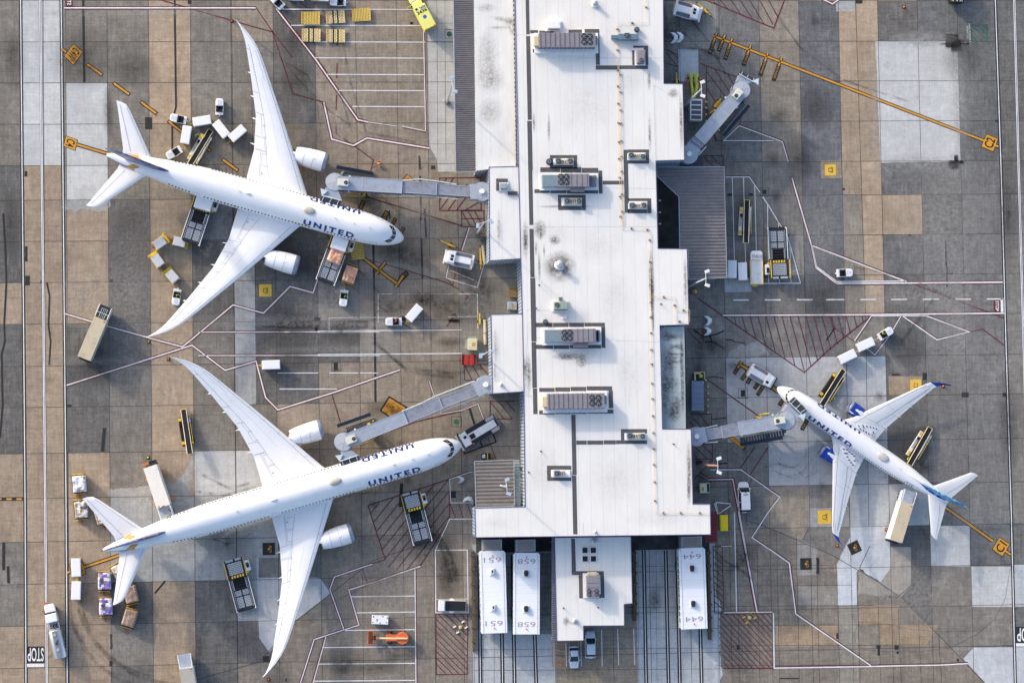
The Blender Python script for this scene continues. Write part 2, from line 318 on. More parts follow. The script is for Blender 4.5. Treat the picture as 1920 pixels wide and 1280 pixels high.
# ---- stains: irregular dark decals that fade out
def stain_mat(name, c, strength, nscale=.8):
    k = NT(name); tc = k.n('UVMap'); v = k.n('VectorMath', operation='DISTANCE'); k.l(tc.outputs[0], v.inputs[0]); v.inputs[1].default_value = (.5, .5, 0)
    r = k.rng(v.outputs['Value'], 0.0, .5, 1, 0); n = k.rng(k.noise(nscale, 8, .8), .35, .68, 0, 1); a = k.math('MULTIPLY', k.math('MULTIPLY', r, n), strength)
    tr_ = k.n('BsdfTransparent'); mx = k.n('MixShader'); k.l(a, mx.inputs[0]); k.l(tr_.outputs[0], mx.inputs[1]); k.l(k.b.outputs[0], mx.inputs[2])
    k.b.inputs['Base Color'].default_value = rgb(c); k.b.inputs['Roughness'].default_value = .85
    k.l(mx.outputs[0], k.t.nodes['Material Output'].inputs[0]); return k.m
def decals(name, items, m, z):
    mb = MB(); uv = []
    for cx, cy, rx, ry, a in items:
        c = P(cx, cy, z); rx *= .099; ry *= .099; a = math.radians(-a); co, si = math.cos(a), math.sin(a)
        q = [(-rx, -ry), (rx, -ry), (rx, ry), (-rx, ry)]; mb.add([(c.x + x * co - y * si, c.y + x * si + y * co, z) for x, y in q], [(0, 1, 2, 3)]); uv += [(0, 0), (1, 0), (1, 1), (0, 1)]
        z += .0006
    o = mb.build(name, m); u = o.data.uv_layers.new(name='UVMap')
    for i, q in enumerate(uv): u.data[i].uv = q
    return struct(o)
decals('oil_stains', [(805, 565, 60, 40, 0), (735, 575, 40, 25, 0), (850, 590, 50, 35, 20), (790, 560, 30, 18, 0), (842, 1070, 28, 75, 5), (838, 1060, 22, 60, 0), (855, 1080, 12, 20, 0), (870, 515, 35, 25, 20), (1528, 40, 14, 12, 0), (1295, 40, 45, 40, 0), (1268, 60, 25, 30, 0), (1240 + 60, 92, 14, 6, 0), (1450, 300, 20, 20, 0), (1400, 395, 20, 60, 0), (1735, 875, 20, 16, 0), (1648, 743, 12, 12, 0), (1541, 910, 12, 12, 0), (1455, 368, 12, 14, 0), (1464, 215, 25, 18, 0), (1320, 640, 40, 30, 0), (1350, 650, 40, 20, 0), (900, 560, 60, 60, 0), (640, 620, 50, 30, 0), (715, 1250, 50, 18, 0), (740, 1230, 14, 10, 0), (640, 1255, 14, 10, 0), (1225, 1120, 12, 34, 15), (1232, 1130, 12, 20, 10), (723, 1211, 10, 5, 0), (765, 900, 10, 10, 0), (700, 945, 12, 10, 0), (805, 920, 10, 10, 0), (420, 1010, 60, 40, 0), (425, 1018, 8, 10, 0), (1375, 690, 30, 25, 0), (1430, 700, 20, 15, 0), (655, 330, 40, 20, 0), (720, 765, 40, 20, 0), (770, 480, 60, 60, 0), (700, 560, 80, 60, 0), (570, 460, 60, 80, 0), (150, 110, 60, 70, 0), (250, 130, 50, 40, 0), (203, 210, 12, 60, 0), (840, 700, 60, 40, 0), (742, 766, 22, 12, 30), (735, 772, 14, 12, 0), (764, 336, 10, 6, 0), (735, 470, 40, 30, 0), (590, 480, 60, 40, 0), (540, 600, 60, 60, 0), (545, 660, 50, 50, 0), (700, 340, 40, 16, 0), (905, 540, 40, 20, 0), (1250, 60, 20, 60, 0), (1300, 470, 20, 20, 0), (1320, 900, 30, 30, 0), (1310, 690, 20, 60, 0), (1500, 300, 40, 60, 0), (1530, 200, 40, 50, 0), (1540, 560, 60, 60, 0), (1700, 650, 50, 40, 0), (1705, 850, 50, 60, 0), (240, 480, 50, 60, 0), (240, 420, 40, 40, 0), (170, 680, 60, 60, 0), (560, 150, 40, 60, 0), (550, 80, 30, 40, 0), (20, 110, 30, 60, 0), (20, 420, 26, 90, 0), (660, 900, 50, 40, 0), (800, 1000, 50, 60, 0), (710, 1100, 60, 40, 0), (650, 1240, 60, 30, 0), (1800, 100, 40, 60, 0), (1890, 400, 26, 120, 0), (1890, 800, 24, 120, 0), (690, 380, 40, 20, 15), (1400, 1040, 30, 25, -40), (1380, 1060, 30, 10, -40), (845, 640, 40, 12, 0)], stain_mat('oil_stain', (42, 38, 36), .78), .05)
decals('pale_rim', [(1720, 310, 90, 26, 0), (1720, 310, 80, 20, 0), (1716, 76, 90, 22, 0), (1730, 74, 70, 16, 0), (1800, 190, 26, 130, 0), (1803, 190, 18, 120, 0), (1640, 190, 14, 130, 0), (1660, 318, 30, 18, 0), (1780, 320, 40, 20, 0), (150, 385, 50, 22, 0), (360, 900, 16, 50, 0)], stain_mat('pale_rim', (176, 175, 174), .55, 1.0), .13)
decals('chalky_wear', [(460, 600, 140, 14, 0), (620, 605, 240, 10, 0), (700, 610, 220, 10, 0), (180, 676, 120, 12, 0), (640, 655, 240, 9, 0), (300, 25, 260, 10, 0), (1700, 560, 180, 30, 0), (1540, 430, 60, 100, 0), (1760, 420, 100, 140, 0), (1770, 120, 60, 40, 0), (1740, 70, 80, 14, 0), (1795, 600, 50, 160, 0), (1380, 655, 40, 30, 0), (1640, 1110, 40, 20, 10), (1770, 1090, 30, 30, 0), (1800, 980, 40, 40, 0), (1720, 1120, 80, 90, 0), (590, 440, 60, 60, 0), (500, 1150, 40, 60, 0), (160, 560, 70, 60, 0), (245, 540, 60, 200, 0), (245, 1200, 50, 60, 0), (790, 390, 50, 100, 0), (640, 560, 120, 60, 0), (640, 230, 14, 160, 10), (680, 190, 10, 120, -12), (805, 210, 14, 60, 0), (800, 295, 20, 18, 0), (750, 240, 60, 10, 8), (760, 500, 120, 10, 15), (720, 1120, 90, 100, 0), (1520, 870, 90, 60, 0), (1480, 700, 70, 60, 0), (1685, 690, 14, 60, -40), (770, 150, 10, 70, 0)], stain_mat('chalky_wear', (190, 184, 178), .5, 1.6), .09)

# ---- tyre tracks: soft dark arcs
def tracks(name, paths, m, z=.11):
    mb = MB(); uv = []
    for px, w in paths:
        n = len(px); mb.ribbon([P2(*p) for p in px], w, z); z += .0006
    o = mb.build(name, m); return struct(o)
TK = NT('tyre_track'); _a = TK.math('MULTIPLY', TK.rng(TK.noise(.35, 7, .75), .38, .66, 0, 1), TK.rng(TK.noise(2.5, 5, .8), .3, .6, .1, .55)); _t = TK.n('BsdfTransparent'); _m = TK.n('MixShader'); TK.l(_a, _m.inputs[0]); TK.l(_t.outputs[0], _m.inputs[1]); TK.l(TK.b.outputs[0], _m.inputs[2]); TK.b.inputs['Base Color'].default_value = rgb((44, 42, 42)); TK.b.inputs['Roughness'].default_value = .9; TK.l(_m.outputs[0], TK.t.nodes['Material Output'].inputs[0])
def arcpx(cx, cy, r, a0, a1, n=16, ry=None): return [(cx + r * math.cos(math.radians(a0 + (a1 - a0) * k / n)), cy + (ry or r) * math.sin(math.radians(a0 + (a1 - a0) * k / n))) for k in range(n + 1)]
TP = [(arcpx(300, 1120, 170, 95, 185), .7), (arcpx(310, 1110, 158, 100, 180), .5), (arcpx(330, 1090, 190, 90, 175), .6), (arcpx(60, 1180, 60, -20, 60), .5), (arcpx(1479, 852, 40, 20, 160), .18), (arcpx(1481, 846, 30, -10, 150), .16), (arcpx(1460, 930, 60, 200, 320), .16), (arcpx(1494, 845, 52, 40, 130), .15), ([(520, 100), (560, 150), (620, 210), (680, 250)], .4), ([(480, 78), (520, 108), (575, 140), (600, 185)], .3), ([(590, 100), (640, 180), (660, 250)], .35), ([(640, 60), (655, 150), (690, 260)], .35), ([(690, 250), (760, 262), (800, 275)], .5), ([(380, 890), (430, 915), (470, 905)], .5), ([(365, 920), (420, 928), (480, 912)], .5), ([(400, 1010), (430, 1020), (470, 1000)], .4), ([(560, 380), (640, 470), (720, 560)], .5), ([(700, 640), (760, 690), (850, 700), (905, 690)], .6), ([(705, 645), (765, 697), (850, 707)], .5), ([(1290, 30), (1330, 80), (1360, 140)], .5), ([(1280, 60), (1310, 90), (1350, 110)], .4), ([(1450, 20), (1500, 90), (1580, 150), (1700, 190)], .4), ([(1380, 1030), (1400, 1060), (1430, 1075)], .4), ([(1345, 1045), (1385, 1065), (1410, 1085)], .5), ([(800, 980), (830, 1030), (845, 1090)], .8), ([(812, 985), (845, 1040), (858, 1080)], .6), ([(770, 1035), (800, 1040), (815, 1070)], .25), ([(1690, 640), (1720, 600), (1750, 560)], .5), ([(1600, 500), (1700, 520), (1790, 560)], .4), ([(620, 1130), (700, 1090), (800, 1060)], .3)]
tracks('tyre_tracks', TP, TK.m)
# ================================================================ painted markings (layers: black .034, red .038, white .042, yellow .042, letters .046)
def paint(name, c, wear=.5, base=(120, 112, 104)):
    k = NT(name); n = k.rng(k.noise(2.2, 8, .8), .52, .74, 0, wear); c2 = k.mul(rgb(c), k.rng(k.noise(.6, 4), .3, .7, .88, 1.1))
    k.l(k.mix(n, c2, rgb(base)), k.b.inputs['Base Color']); k.b.inputs['Roughness'].default_value = .7; MATS[name] = k.m; return k.m
WHT = paint('white_line_paint', (226, 226, 228), .45); RED = paint('maroon_line_paint', (98, 36, 44), .35); YEL = paint('yellow_line_paint', (204, 144, 42), .55, (96, 84, 60)); BLK = paint('black_line_paint', (30, 31, 34), .3); GRN = paint('green_line_paint', (44, 104, 78), .3); MARB = paint('maroon_box_paint', (132, 34, 44), .2); ORL = paint('orange_line_paint', (222, 140, 50), .3)
W_ = MB(); R_ = MB(); Y_ = MB(); K_ = MB(); L_ = MB()
ZK, ZR, ZW, ZY, ZL = .034, .038, .042, .042, .047
def white(px, w=.22): pl(W_, px, w, ZW)
def red(px, w=.2): pl(R_, px, w, ZR)
def rw(px, w=.24, r=.62): pl(R_, px, r, ZR); pl(W_, px, w, ZW)
def rwside(px, dx, dy, w=.24, r=.22):
    white(px, w); pl(R_, [(a + dx, b + dy) for a, b in px], r, ZR)
# road edges, left and right
for px in ([(38, -60), (41.5, 320), (44.5, 640), (47.2, 960), (49, 1340)], [(114, -60), (118, 320), (121, 640), (124, 960), (126.5, 1340)], [(1864, -60), (1877, 320), (1886, 640), (1896, 960), (1905, 1340)]):
    pl(K_, px, .62, ZK); pl(W_, px, .17, ZW)
for px in ([(75, -60), (78.5, 320), (82, 640), (85, 960), (88.5, 1340)], [(1900, -60), (1910, 320), (1919, 640), (1928, 960), (1938, 1340)]):
    pl(K_, px, .52, ZK); pl(W_, [(a - 1.2, b) for a, b in px], .16, ZW); pl(W_, [(a + 1.3, b) for a, b in px], .14, ZW)
rw([(121, 15.3), (480, 15.3)]); rw([(519, 17.8), (690, 18)], .2, .4); white([(690, 18), (800, 18.5)], .12)
red([(300, 0), (435, 39), (480, 52), (511, 60), (549, 176), (607, 192)], .22); red([(478, 12), (511, 60), (548, 108)], .18)
rw([(607, 192), (622, 261), (663, 273), (688, 259), (805, 278)]); red([(663, 273), (700, 300), (695, 322)])
for q in ([(562, 5), (582, 20)], [(608, 40), (632, 58), (632, 87)], [(632, 118), (631, 147)], [(631, 178), (630, 206)], [(630, 237), (630, 251), (637, 256)], [(644, 260), (663, 273)]): red(q)
rw([(518, 17), (592, 112), (671, 225), (690, 229)], .22, .75); rw([(690, 229), (745, 237)], .12, .3); rwside([(754, 237), (798, 246)], 0, 2.4, .14)
for y, a, b in ((48, 546, 788), (79, 590, 797), (109, 590, 797), (140, 613, 797), (170, 635, 798), (200, 661, 797)): white([(a, y), (b, y + .5)], .17)
rwside([(794, 56), (798, 246)], 1.6, 0, .14, .12)
rw([(122, 588), (200, 611), (304, 640), (342, 650), (357, 638), (437, 571.5), (494, 587), (544, 537), (587, 549), (600, 510)], .22, .55)
rw([(125, 722), (360, 647), (422, 694), (480, 677), (498, 745), (521, 768), (621, 737), (750, 693)], .22, .55)
for y in (622, 666):
    red([(375, y - 1.4), (535, y - 1.4)]); red([(375, y + 1.6), (590, y + 1)]); white([(372, y + .4), (600, y)], .16); white([(596, y - 1.5), (866, y - 3.5)], .18); white([(596, y + 1), (712, y + .4)], .12); red([(775, y - 3), (866, y - 2.2)], .14)
red([(622, 738), (639, 794)]); red([(681, 368), (690, 370), (865, 423)], .24); red([(681, 368), (682, 360)], .2)
def hatch(outline, lines, w=.2):
    if outline: pl(R_, outline, w, ZR, 0, True)
    for a, b in lines: red([a, b], w)
hatch([(824, 334), (901, 333), (902, 394), (824, 395)], [((824 + i * 16, 394), (860 + i * 16 if i < 3 else 900, 345 if i < 3 else 372 + 6)) for i in range(4)] + [((824, 352), (838, 334)), ((824, 376), (850, 334))])
hatch([(865, 395), (907, 395), (908, 425), (866, 425)], [((866 + i * 12, 397), (882 + i * 12, 424)) for i in range(3)] + [((866, 410), (906, 410))])
red([(692, 487), (755, 505), (835, 529), (860, 542)]); red([(865, 546), (878, 556), (872, 562)]); red([(703, 569), (728, 586)]); red([(755, 606), (774, 618), (866, 618)]); red([(854, 588), (837, 613)]); red([(655, 533), (675, 549)])
white([(709, 606), (709, 551), (735, 551)], .14); white([(860, 551), (895, 551), (896, 616)], .16); white([(745, 551), (850, 551)], .06); white([(617, 618), (617, 596), (670, 595)], .1); white([(674, 595), (787, 595)], .1); white([(840, 594), (895, 593)], .12)
rwside([(880, 426), (866, 470)], -2, 0, .16); white([(842, 494), (836, 521), (895, 539), (907, 497), (886, 490)], .14); white([(845, 507), (888, 525)], .14); red([(841, 494), (835, 520), (849, 534), (854, 512)], .16)
for y, sg in ((699, ((520, 597), (617, 672), (675, 709))), (729, ((524, 632),))):
    for a, b in sg: white([(a, y), (b, y)], .16)
# hatched wedge by the lower nose
red([(842, 898), (690, 947), (722, 1048), (676, 1063), (626, 1081), (618, 1104), (645, 1180)], .2); red([(843, 898), (843, 973), (788, 1060)], .2)
import itertools
for i in range(13):
    # parallel diagonals, clipped to the wedge
    x0 = 700 + i * 19; seg = [(x0 - 90, 1068), (x0 + 70, 868)]
    ins = []
    for k in range(0, 121):
        t = k / 120; x = seg[0][0] + (seg[1][0] - seg[0][0]) * t; y = seg[0][1] + (seg[1][1] - seg[0][1]) * t
        up = 898 + (842 - x) * (49 / 152); lf = 690 + (y - 947) * (32 / 101); dn = 1063 + (676 - x) * (-.33) if x > 9999 else (1048 - (x - 722) * -.0 + 14 - (x - 722) * .0); rt = 843 if y < 973 else 843 - (y - 973) * .63
        if y > up and x > lf and x < rt and y < (1063 - (x - 690) * .3 if x < 722 else 1105 - (x - 654) * .32): ins.append((x, y))
    if len(ins) > 4: red([ins[0], ins[-1]], .18)
rw([(698, 1057), (676, 1064), (627, 1081), (618.5, 1104), (645, 1180)], .18, .5); red([(679, 1063), (688, 1090)], .18)
rwside([(654, 1105), (700, 1091), (788, 1061)], -.5, -2, .18, .18); rw([(654, 1105), (673, 1171), (645, 1180), (589, 1198), (560, 1290)], .18, .5); rwside([(611, 1193), (584, 1290)], -2, 0, .16); rwside([(778, 1064), (780, 1290)], 2, 0, .16, .16)
for y, a in ((1118, 658), (1148, 669), (1181, 647), (1213, 607), (1244, 598), (1276, 588)): white([(a, y), (778, y - 1.5)], .18)
white([(890, 972), (843, 972.5), (816, 1031), (876, 1030.5), (878, 1148), (817, 1148), (816, 1031)], .17); red([(890, 971), (843, 971)], .14); red([(814.5, 1031), (816, 1148), (878, 1149.5)], .16); white([(818, 1123), (877, 1122)], .12)
white([(886, 884), (880, 885), (843, 898), (845, 942), (890, 942)], .13); red([(886, 882), (843, 896)], .18); hatch(None, [((843, 942), (855, 972)), ((860, 943), (868, 970)), ((876, 943), (885, 970))], .16)
hatch([(817, 1150), (877, 1150), (876, 1263), (818, 1264)], [((818, max(1151, y)), (818 + min(58, 1262 - y), min(1262, y + 58))) for y in range(1160, 1256, 12)] + [((818 + d, 1151), (876, 1151 + 58 - d)) for d in (4, 18, 32, 46)], .17)
# lower right
hatch([(1337, 1024), (1354, 1024), (1357, 1148), (1340, 1148)], [((1338, y), (1356, y + 16)) for y in range(1030, 1132, 12)], .17)
big = [(1346, 1148), (1449, 1148), (1451, 1252), (1356, 1252)]; pl(R_, big[:3] + [big[3]], .2, ZR)
for i in range(-8, 11):
    a = (1350 + i * 11, 1150); ln = [(a[0] + k, 1150 + k * 1.08) for k in range(0, 96)]; ln = [q for q in ln if 1346 + (q[1] - 1148) * .1 < q[0] < 1449]
    if len(ln) > 3: red([ln[0], ln[-1]], .17)
white([(1377, 960), (1381, 1148)], .17); rw([(1384, 958), (1401, 1050), (1419, 1148)], .14, .7); pl(W_, [(1386, 958), (1420, 1147)], .12, ZW + .002); rwside([(1357, 1148), (1448, 1147)], 0, 2, .16); rwside([(1450, 1148), (1451.5, 1251.5), (1632, 1248.5), (1690, 1247), (1760, 1246), (1815, 1243)], 0, -2.2, .22); rwside([(1440, 1027), (1480, 1055), (1492, 1150), (1633, 1247)], 1.8, -1, .2)
rwside([(1332, 880), (1389, 880), (1440, 916), (1462, 931), (1440, 960), (1410, 1007), (1441, 1028)], 0, -2, .17); rw([(1328, 899), (1374, 898), (1378, 920), (1386, 962)], .16, .7); red([(1406, 890), (1440, 838)]); red([(1406, 890), (1389, 880)], .1); white([(1352, 1024), (1372, 1023)], .1)
# right side: service road, stop line, hatched wedge, triangles
rw([(1355, 591), (1620, 590), (1883, 587)], .26, .6); rw([(1568, 531.5), (1720, 530.5), (1880, 529)], .26, .6)
for a, b in ((1375, 1404), (1434, 1464), (1494, 1524), (1549, 1583), (1613, 1642), (1671, 1701), (1730, 1761), (1791, 1820), (1850, 1880)): white([(a, 562.5 - (a - 1375) * .004), (b, 562.5 - (b - 1375) * .004)], .24)
R_.sheet([P2(1863, 561), P2(1875.4, 561), P2(1875.8, 585), P2(1863.4, 585)], ZR); W_.sheet([P2(1876, 559), P2(1881, 559), P2(1881.5, 585), P2(1876.4, 585)], ZW)
red([(1308, 559), (1440, 651), (1508, 698), (1560, 650), (1634, 592)], .24)
for x in range(1376, 1632, 15):
    y1 = 651 + (x + 15 - 1440) * .69 if x + 24 < 1500 else 999
    pts = [(x + (y - 592) * .262, y) for y in range(592, 700)]; pts = [(a, b) for a, b in pts if b < 559 + (a - 1308) * .697 and b < 698 - (a - 1508) * .84]
    if len(pts) > 3: red([pts[0], pts[-1]], .19)
red([(1549, 638), (1565, 615), (1602, 640)], .16); red([(1549, 638), (1565, 615), (1559, 594)], .16); rwside([(1634, 592), (1602, 639)], 2, 0, .17)
rw([(1485, 334), (1522, 462), (1530, 502), (1568, 531)], .24, .6); rwside([(1521, 460), (1700, 528)], .6, -2, .22); white([(1523, 462), (1531, 500), (1569, 528), (1697, 527)], .2); red([(1712, 532), (1882, 596)], .22)
rwside([(1386, 236), (1357, 264), (1450, 264.5)], 0, 1.5, .16, .14); rwside([(1386, 236), (1440, 256), (1467, 266), (1478, 303)], 1.5, -1.5, .17, .17); red([(1325, 228), (1343, 264), (1428, 265)], .16); red([(1386, 236), (1392, 210)], .16)
rwside([(1360, 332), (1405, 332), (1425, 361)], .5, -1.6, .16, .16); rwside([(1430, 369), (1440, 384), (1478, 447), (1501, 531), (1430, 531.5)], 1.4, .8, .2, .18)
for q in ([(1373, 333), (1377, 490)], [(1394, 333), (1398, 495)], [(1415, 347), (1418, 470)], [(1439, 385), (1441, 530)], [(1459, 414), (1460, 432)], [(1461, 520), (1462, 530)], [(1481, 460), (1483, 530)]): white(q, .14)
rwside([(1690, 591), (1665, 633), (1640, 665), (1608, 640)], -1.5, 0, .16); rwside([(1692, 592), (1757, 637), (1817, 622), (1737, 592)], 1, -1.5, .2); red([(1817, 622), (1842, 616.5), (1884, 648)], .2); white([(1634, 592), (1738, 592)], .15); red([(1326, 711), (1427, 783)], .22)
hatch(None, [((1294, 776), (1334, 776)), ((1334, 776), (1334, 802)), ((1300, 784), (1318, 803)), ((1312, 777), (1330, 800)), ((1294, 790), (1302, 802)), ((1300, 832), (1336, 832)), ((1336, 832), (1336, 860)), ((1300, 860), (1336, 860)), ((1302, 836), (1326, 860)), ((1316, 833), (1336, 852)), ((1300, 850), (1308, 860)), ((1246, 93), (1271, 103)), ((1250, 100), (1270, 125)), ((1246, 118), (1272, 126)), ((1258, 98), (1272, 110)), ((1318, 292), (1356, 292)), ((1356, 292), (1356, 314)), ((1320, 295), (1340, 314)), ((1334, 293), (1354, 313)), ((1286, 617), (1318, 617)), ((1318, 617), (1318, 646)), ((1290, 620), (1316, 646)), ((1304, 618), (1318, 632)), ((1300, 900), (1336, 862)), ((1304, 890), (1322, 898)), ((1312, 884), (1326, 894))], .16)
red([(1322, 0), (1440, 49), (1451, 53), (1471, 0)], .24)
hatch(None, [((1336, 0), (1343, 9)), ((1350, 0), (1364, 17)), ((1370, 0), (1388, 26)), ((1387, 0), (1410, 35)), ((1405, 0), (1432, 45)), ((1424, 0), (1449, 46)), ((1441, 0), (1458, 32)), ((1312, 119), (1382, 145)), ((1324, 125), (1325, 228)), ((1325, 135), (1367, 190)), ((1340, 130), (1374, 182)), ((1325, 165), (1350, 205)), ((1365, 140), (1376, 160)), ((1325, 205), (1343, 263))], .18)
rw([(1536, -4), (1561, 8), (1576, -3)], .2, .5)
hatch(None, [((870, 683), (915, 683)), ((871, 684), (885, 712)), ((885, 684), (902, 712)), ((900, 684), (916, 704)), ((870, 684), (871, 713)), ((871, 713), (900, 712)), ((919, 752), (965, 752)), ((919, 785), (960, 785)), ((920, 754), (945, 785)), ((935, 753), (960, 784)), ((950, 753), (966, 772)), ((919, 752), (919, 785))], .17)
rw([(866, 769), (896, 757)], .13, .35); rw([(896, 757), (907, 786), (912, 812)], .13, .35); rw([(805, 715), (815, 745), (820, 752)], .13, .35); red([(690, 822), (780, 790), (866, 770)], .2); rw([(826, 776), (866, 769)], .12, .34); rw([(826, 766), (827, 776)], .13, .3); red([(912, 812), (930, 860)], .14)
# black box of the tug bay by the second aircraft
for q in ([(857, 812), (871, 850), (930, 828), (918, 795)], [(870, 845), (866, 832), (922, 812)], [(880, 765), (895, 812), (905, 838)]): pl(K_, q, .28, ZK)
pl(Y_, [(878, 855), (913, 844)], .16, ZY)
# ---- stand centre lines, yellow on black
def yb(px, w=.36, b=.74): pl(K_, px, b, ZK); pl(Y_, px, w, ZY)
for a, b in (((164, 121), (191, 140.5)), ((213.5, 156.5), (242, 177)), ((264.5, 191.5), (293, 213)), ((316, 227.5), (346, 251)), ((378, 269), (394, 283)), ((418, 299.5), (445.5, 319.5))):
    d = Vector(b) - Vector(a); d.normalize(); yb([a, b]); 
    for e, sgn in ((a, -1), (b, 1)): K_.ribbon([P2(*e), P2(e[0] + d.x * 1.6 * sgn, e[1] + d.y * 1.6 * sgn)], .74, ZK)
yb([(144, 271), (207, 290)]); yb([(155, 1063.5), (228, 1039)], .38, .74); yb([(1337, 67.5), (1440, 107), (1845, 264)], .36, .66); yb([(1766, 946), (1862, 1014)], .42, .76); yb([(1885, 1032), (1895, 1039)], .36, .7); yb([(116, 92), (124, 98)], .36, .7); yb([(1863, 272), (1872, 275)], .36, .7)
yb([(676, 480), (746, 533)], .42, .8); yb([(706, 513), (723, 491)], .35, .8); yb([(742, 538), (756, 517)], .35, .8); yb([(1387, 683), (1406, 694)], .45, .9); yb([(1391, 677), (1383, 690)], .35, .8); yb([(1407, 688), (1399, 700)], .35, .8); yb([(1442, 722), (1466, 738)], .55, 1.0); yb([(126, 1073), (131, 1071)], .4, .8)
for px in ([(0, 935), (43, 934.5)],):
    pl(K_, [(-20, 935), (43, 934.5)], .6, ZK); [pl(Y_, [(a, 935), (b, 935)], .32, ZY) for a, b in ((-6, 3), (12, 22), (31, 41))]
def sign_box(q, txt, up, edge=.14, fill='y'):
    "painted stand box; q = four corners, txt drawn along q[0]->q[1] with its top towards q[3]"
    w = [Vector(P2(*p)) for p in q]; c = sum(w, Vector((0, 0))) / 4
    K_.sheet([tuple(c + (p - c) * 1.10) for p in w], ZK); (Y_ if fill == 'y' else K_).sheet([tuple(p) for p in w], ZY + .001)
    bl = c + (w[0] - c) * .74; br = c + (w[1] - c) * .74; tl = c + (w[3] - c) * .74
    text_quad(L_, txt, bl, br, tl, ZL, 0 if fill == 'y' else 1, .02)
sign_box([(138, 83), (121, 106), (138, 122), (155, 98)], 'C4W', 0); sign_box([(124, 255.5), (119.5, 274), (140.5, 282), (145, 263)], 'C4', 0); sign_box([(130, 1058), (138, 1082), (161, 1075), (153, 1048)], 'C6', 0); sign_box([(1862, 284), (1871, 261), (1850, 252), (1840, 275)], 'C2', 0); sign_box([(1879, 1042), (1893, 1020), (1874, 1007), (1861, 1029)], 'C1', 0)
def blk(a, b, w, txt=None, half=.55):
    "black bar with small yellow lettering"
    A = Vector(P2(*a)); B = Vector(P2(*b)); d = (B - A).normalized(); n = Vector((-d.y, d.x)) * w / 2
    K_.sheet([tuple(A + n), tuple(B + n), tuple(B - n), tuple(A - n)], ZK + .002)
    if txt:
        L = (B - A).length; o = A + d * L * .14; n *= .5; text_quad(L_, txt, o - n, o + d * L * .7 - n, o + n, ZL, 1, -.012)
for a, b, t in (((1339, 76), (1330, 102), 'B777-2'), ((1354, 79), (1347, 97), 'B767-4'), ((1368, 86), (1359, 113), 'B757-3'), ((1403, 98), (1394, 124), 'B757-2'), ((1435, 113), (1425, 143), 'B737-8/9 MAX'), ((1461, 121), (1450, 152), 'A319/A320')):
    blk(a, b, .8, t); dx, dy = b[0] - a[0], b[1] - a[1]; k = 14 / math.hypot(dx, dy); yb([(a[0] - dx * k, a[1] - dy * k), (a[0] + dx * .1, a[1] + dy * .1)], .3, .62)
for a, b, t, w in (((675, 392), (682, 376), 'A319', .9), ((718, 413), (727, 396), 'B757', 1.1), ((735, 423), (742, 409), '737-9', .7), ((751, 440), (757, 426), '737-8', .7), ((715, 502), (724, 489), 'B787-9', .7), ((750, 524), (764, 510), 'B777-2', 1.1), ((1376, 701), (1383, 690), '737-7', .75), ((1390, 712), (1398, 701), 'A320', .75), ((1401, 719), (1408, 706), 'MAX 9', .75), ((1414, 729), (1423, 716), '737-9', .75), ((1420, 741), (1432, 722), '737-8', .75), ((1461, 760), (1470, 746), '757-2', .8), ((1503, 806), (1514, 786), '757-3', .8), ((717, 805), (724, 800), None, .9)):
    blk(a, b, w, t)
SP_ = MB()
def spot(x, y, s, kind, txt, rot=0):
    c = P(x, y); h = s * .0495; co, si = math.cos(rot), math.sin(rot); q = [(c.x + a * co - b * si, c.y + a * si + b * co) for a, b in ((-h, -h), (h, -h), (h, h), (-h, h))]
    (SP_ if kind == 'y' else K_).sheet(q, ZY + .002 if kind == 'y' else ZK + .003)
    if kind == 'y': K_.ribbon([(c.x + a * .34, c.y + b * .34) for a, b in ((-1, -1), (1, -1), (1, 1), (-1, 1))], .1, ZY + .0035, 0, True)
    else: Y_.cyl((c.x, c.y), .22, ZY, ZY + .004, 12)
    m = h * .8
    if txt: text_quad(L_, txt, (c.x + (m * .55) * co + m * si, c.y + (m * .55) * si - m * co) if 0 else (c.x + m * .6, c.y - m * .7), (c.x + m * .6, c.y + m * .7), (c.x + m * .2 if 0 else c.x + m * .05, c.y - m * .7), ZL, 0 if kind == 'y' else 1)
spot(1557, 319, 21, 'y', 'C2'); spot(497.5, 544.5, 23, 'y', 'C4A'); spot(1717, 722, 22, 'y', ''); spot(1546, 969, 26, 'y', 'C1A'); spot(504, 1028.5, 23, 'k', 'C1-6F'); spot(1602, 1026, 22, 'k', 'C1-7', .42); spot(1511, 1056.5, 22, 'k', 'C1-F')
# worn yellow plates under the jet bridges
for q in ([(716, 769), (730.5, 746), (760, 764), (740, 786)], [(753, 340), (764, 328), (775, 337), (775, 344)], [(1366, 821), (1375, 818), (1396, 838), (1392, 841)], [(1336, 199), (1345, 188), (1356, 193), (1346, 205)]):
    w = [Vector(P2(*p)) for p in q]; c = sum(w, Vector((0, 0))) / 4; K_.sheet([tuple(c + (p - c) * 1.22) for p in w], ZK + .001); Y_.sheet([tuple(p) for p in w], ZY + .001)
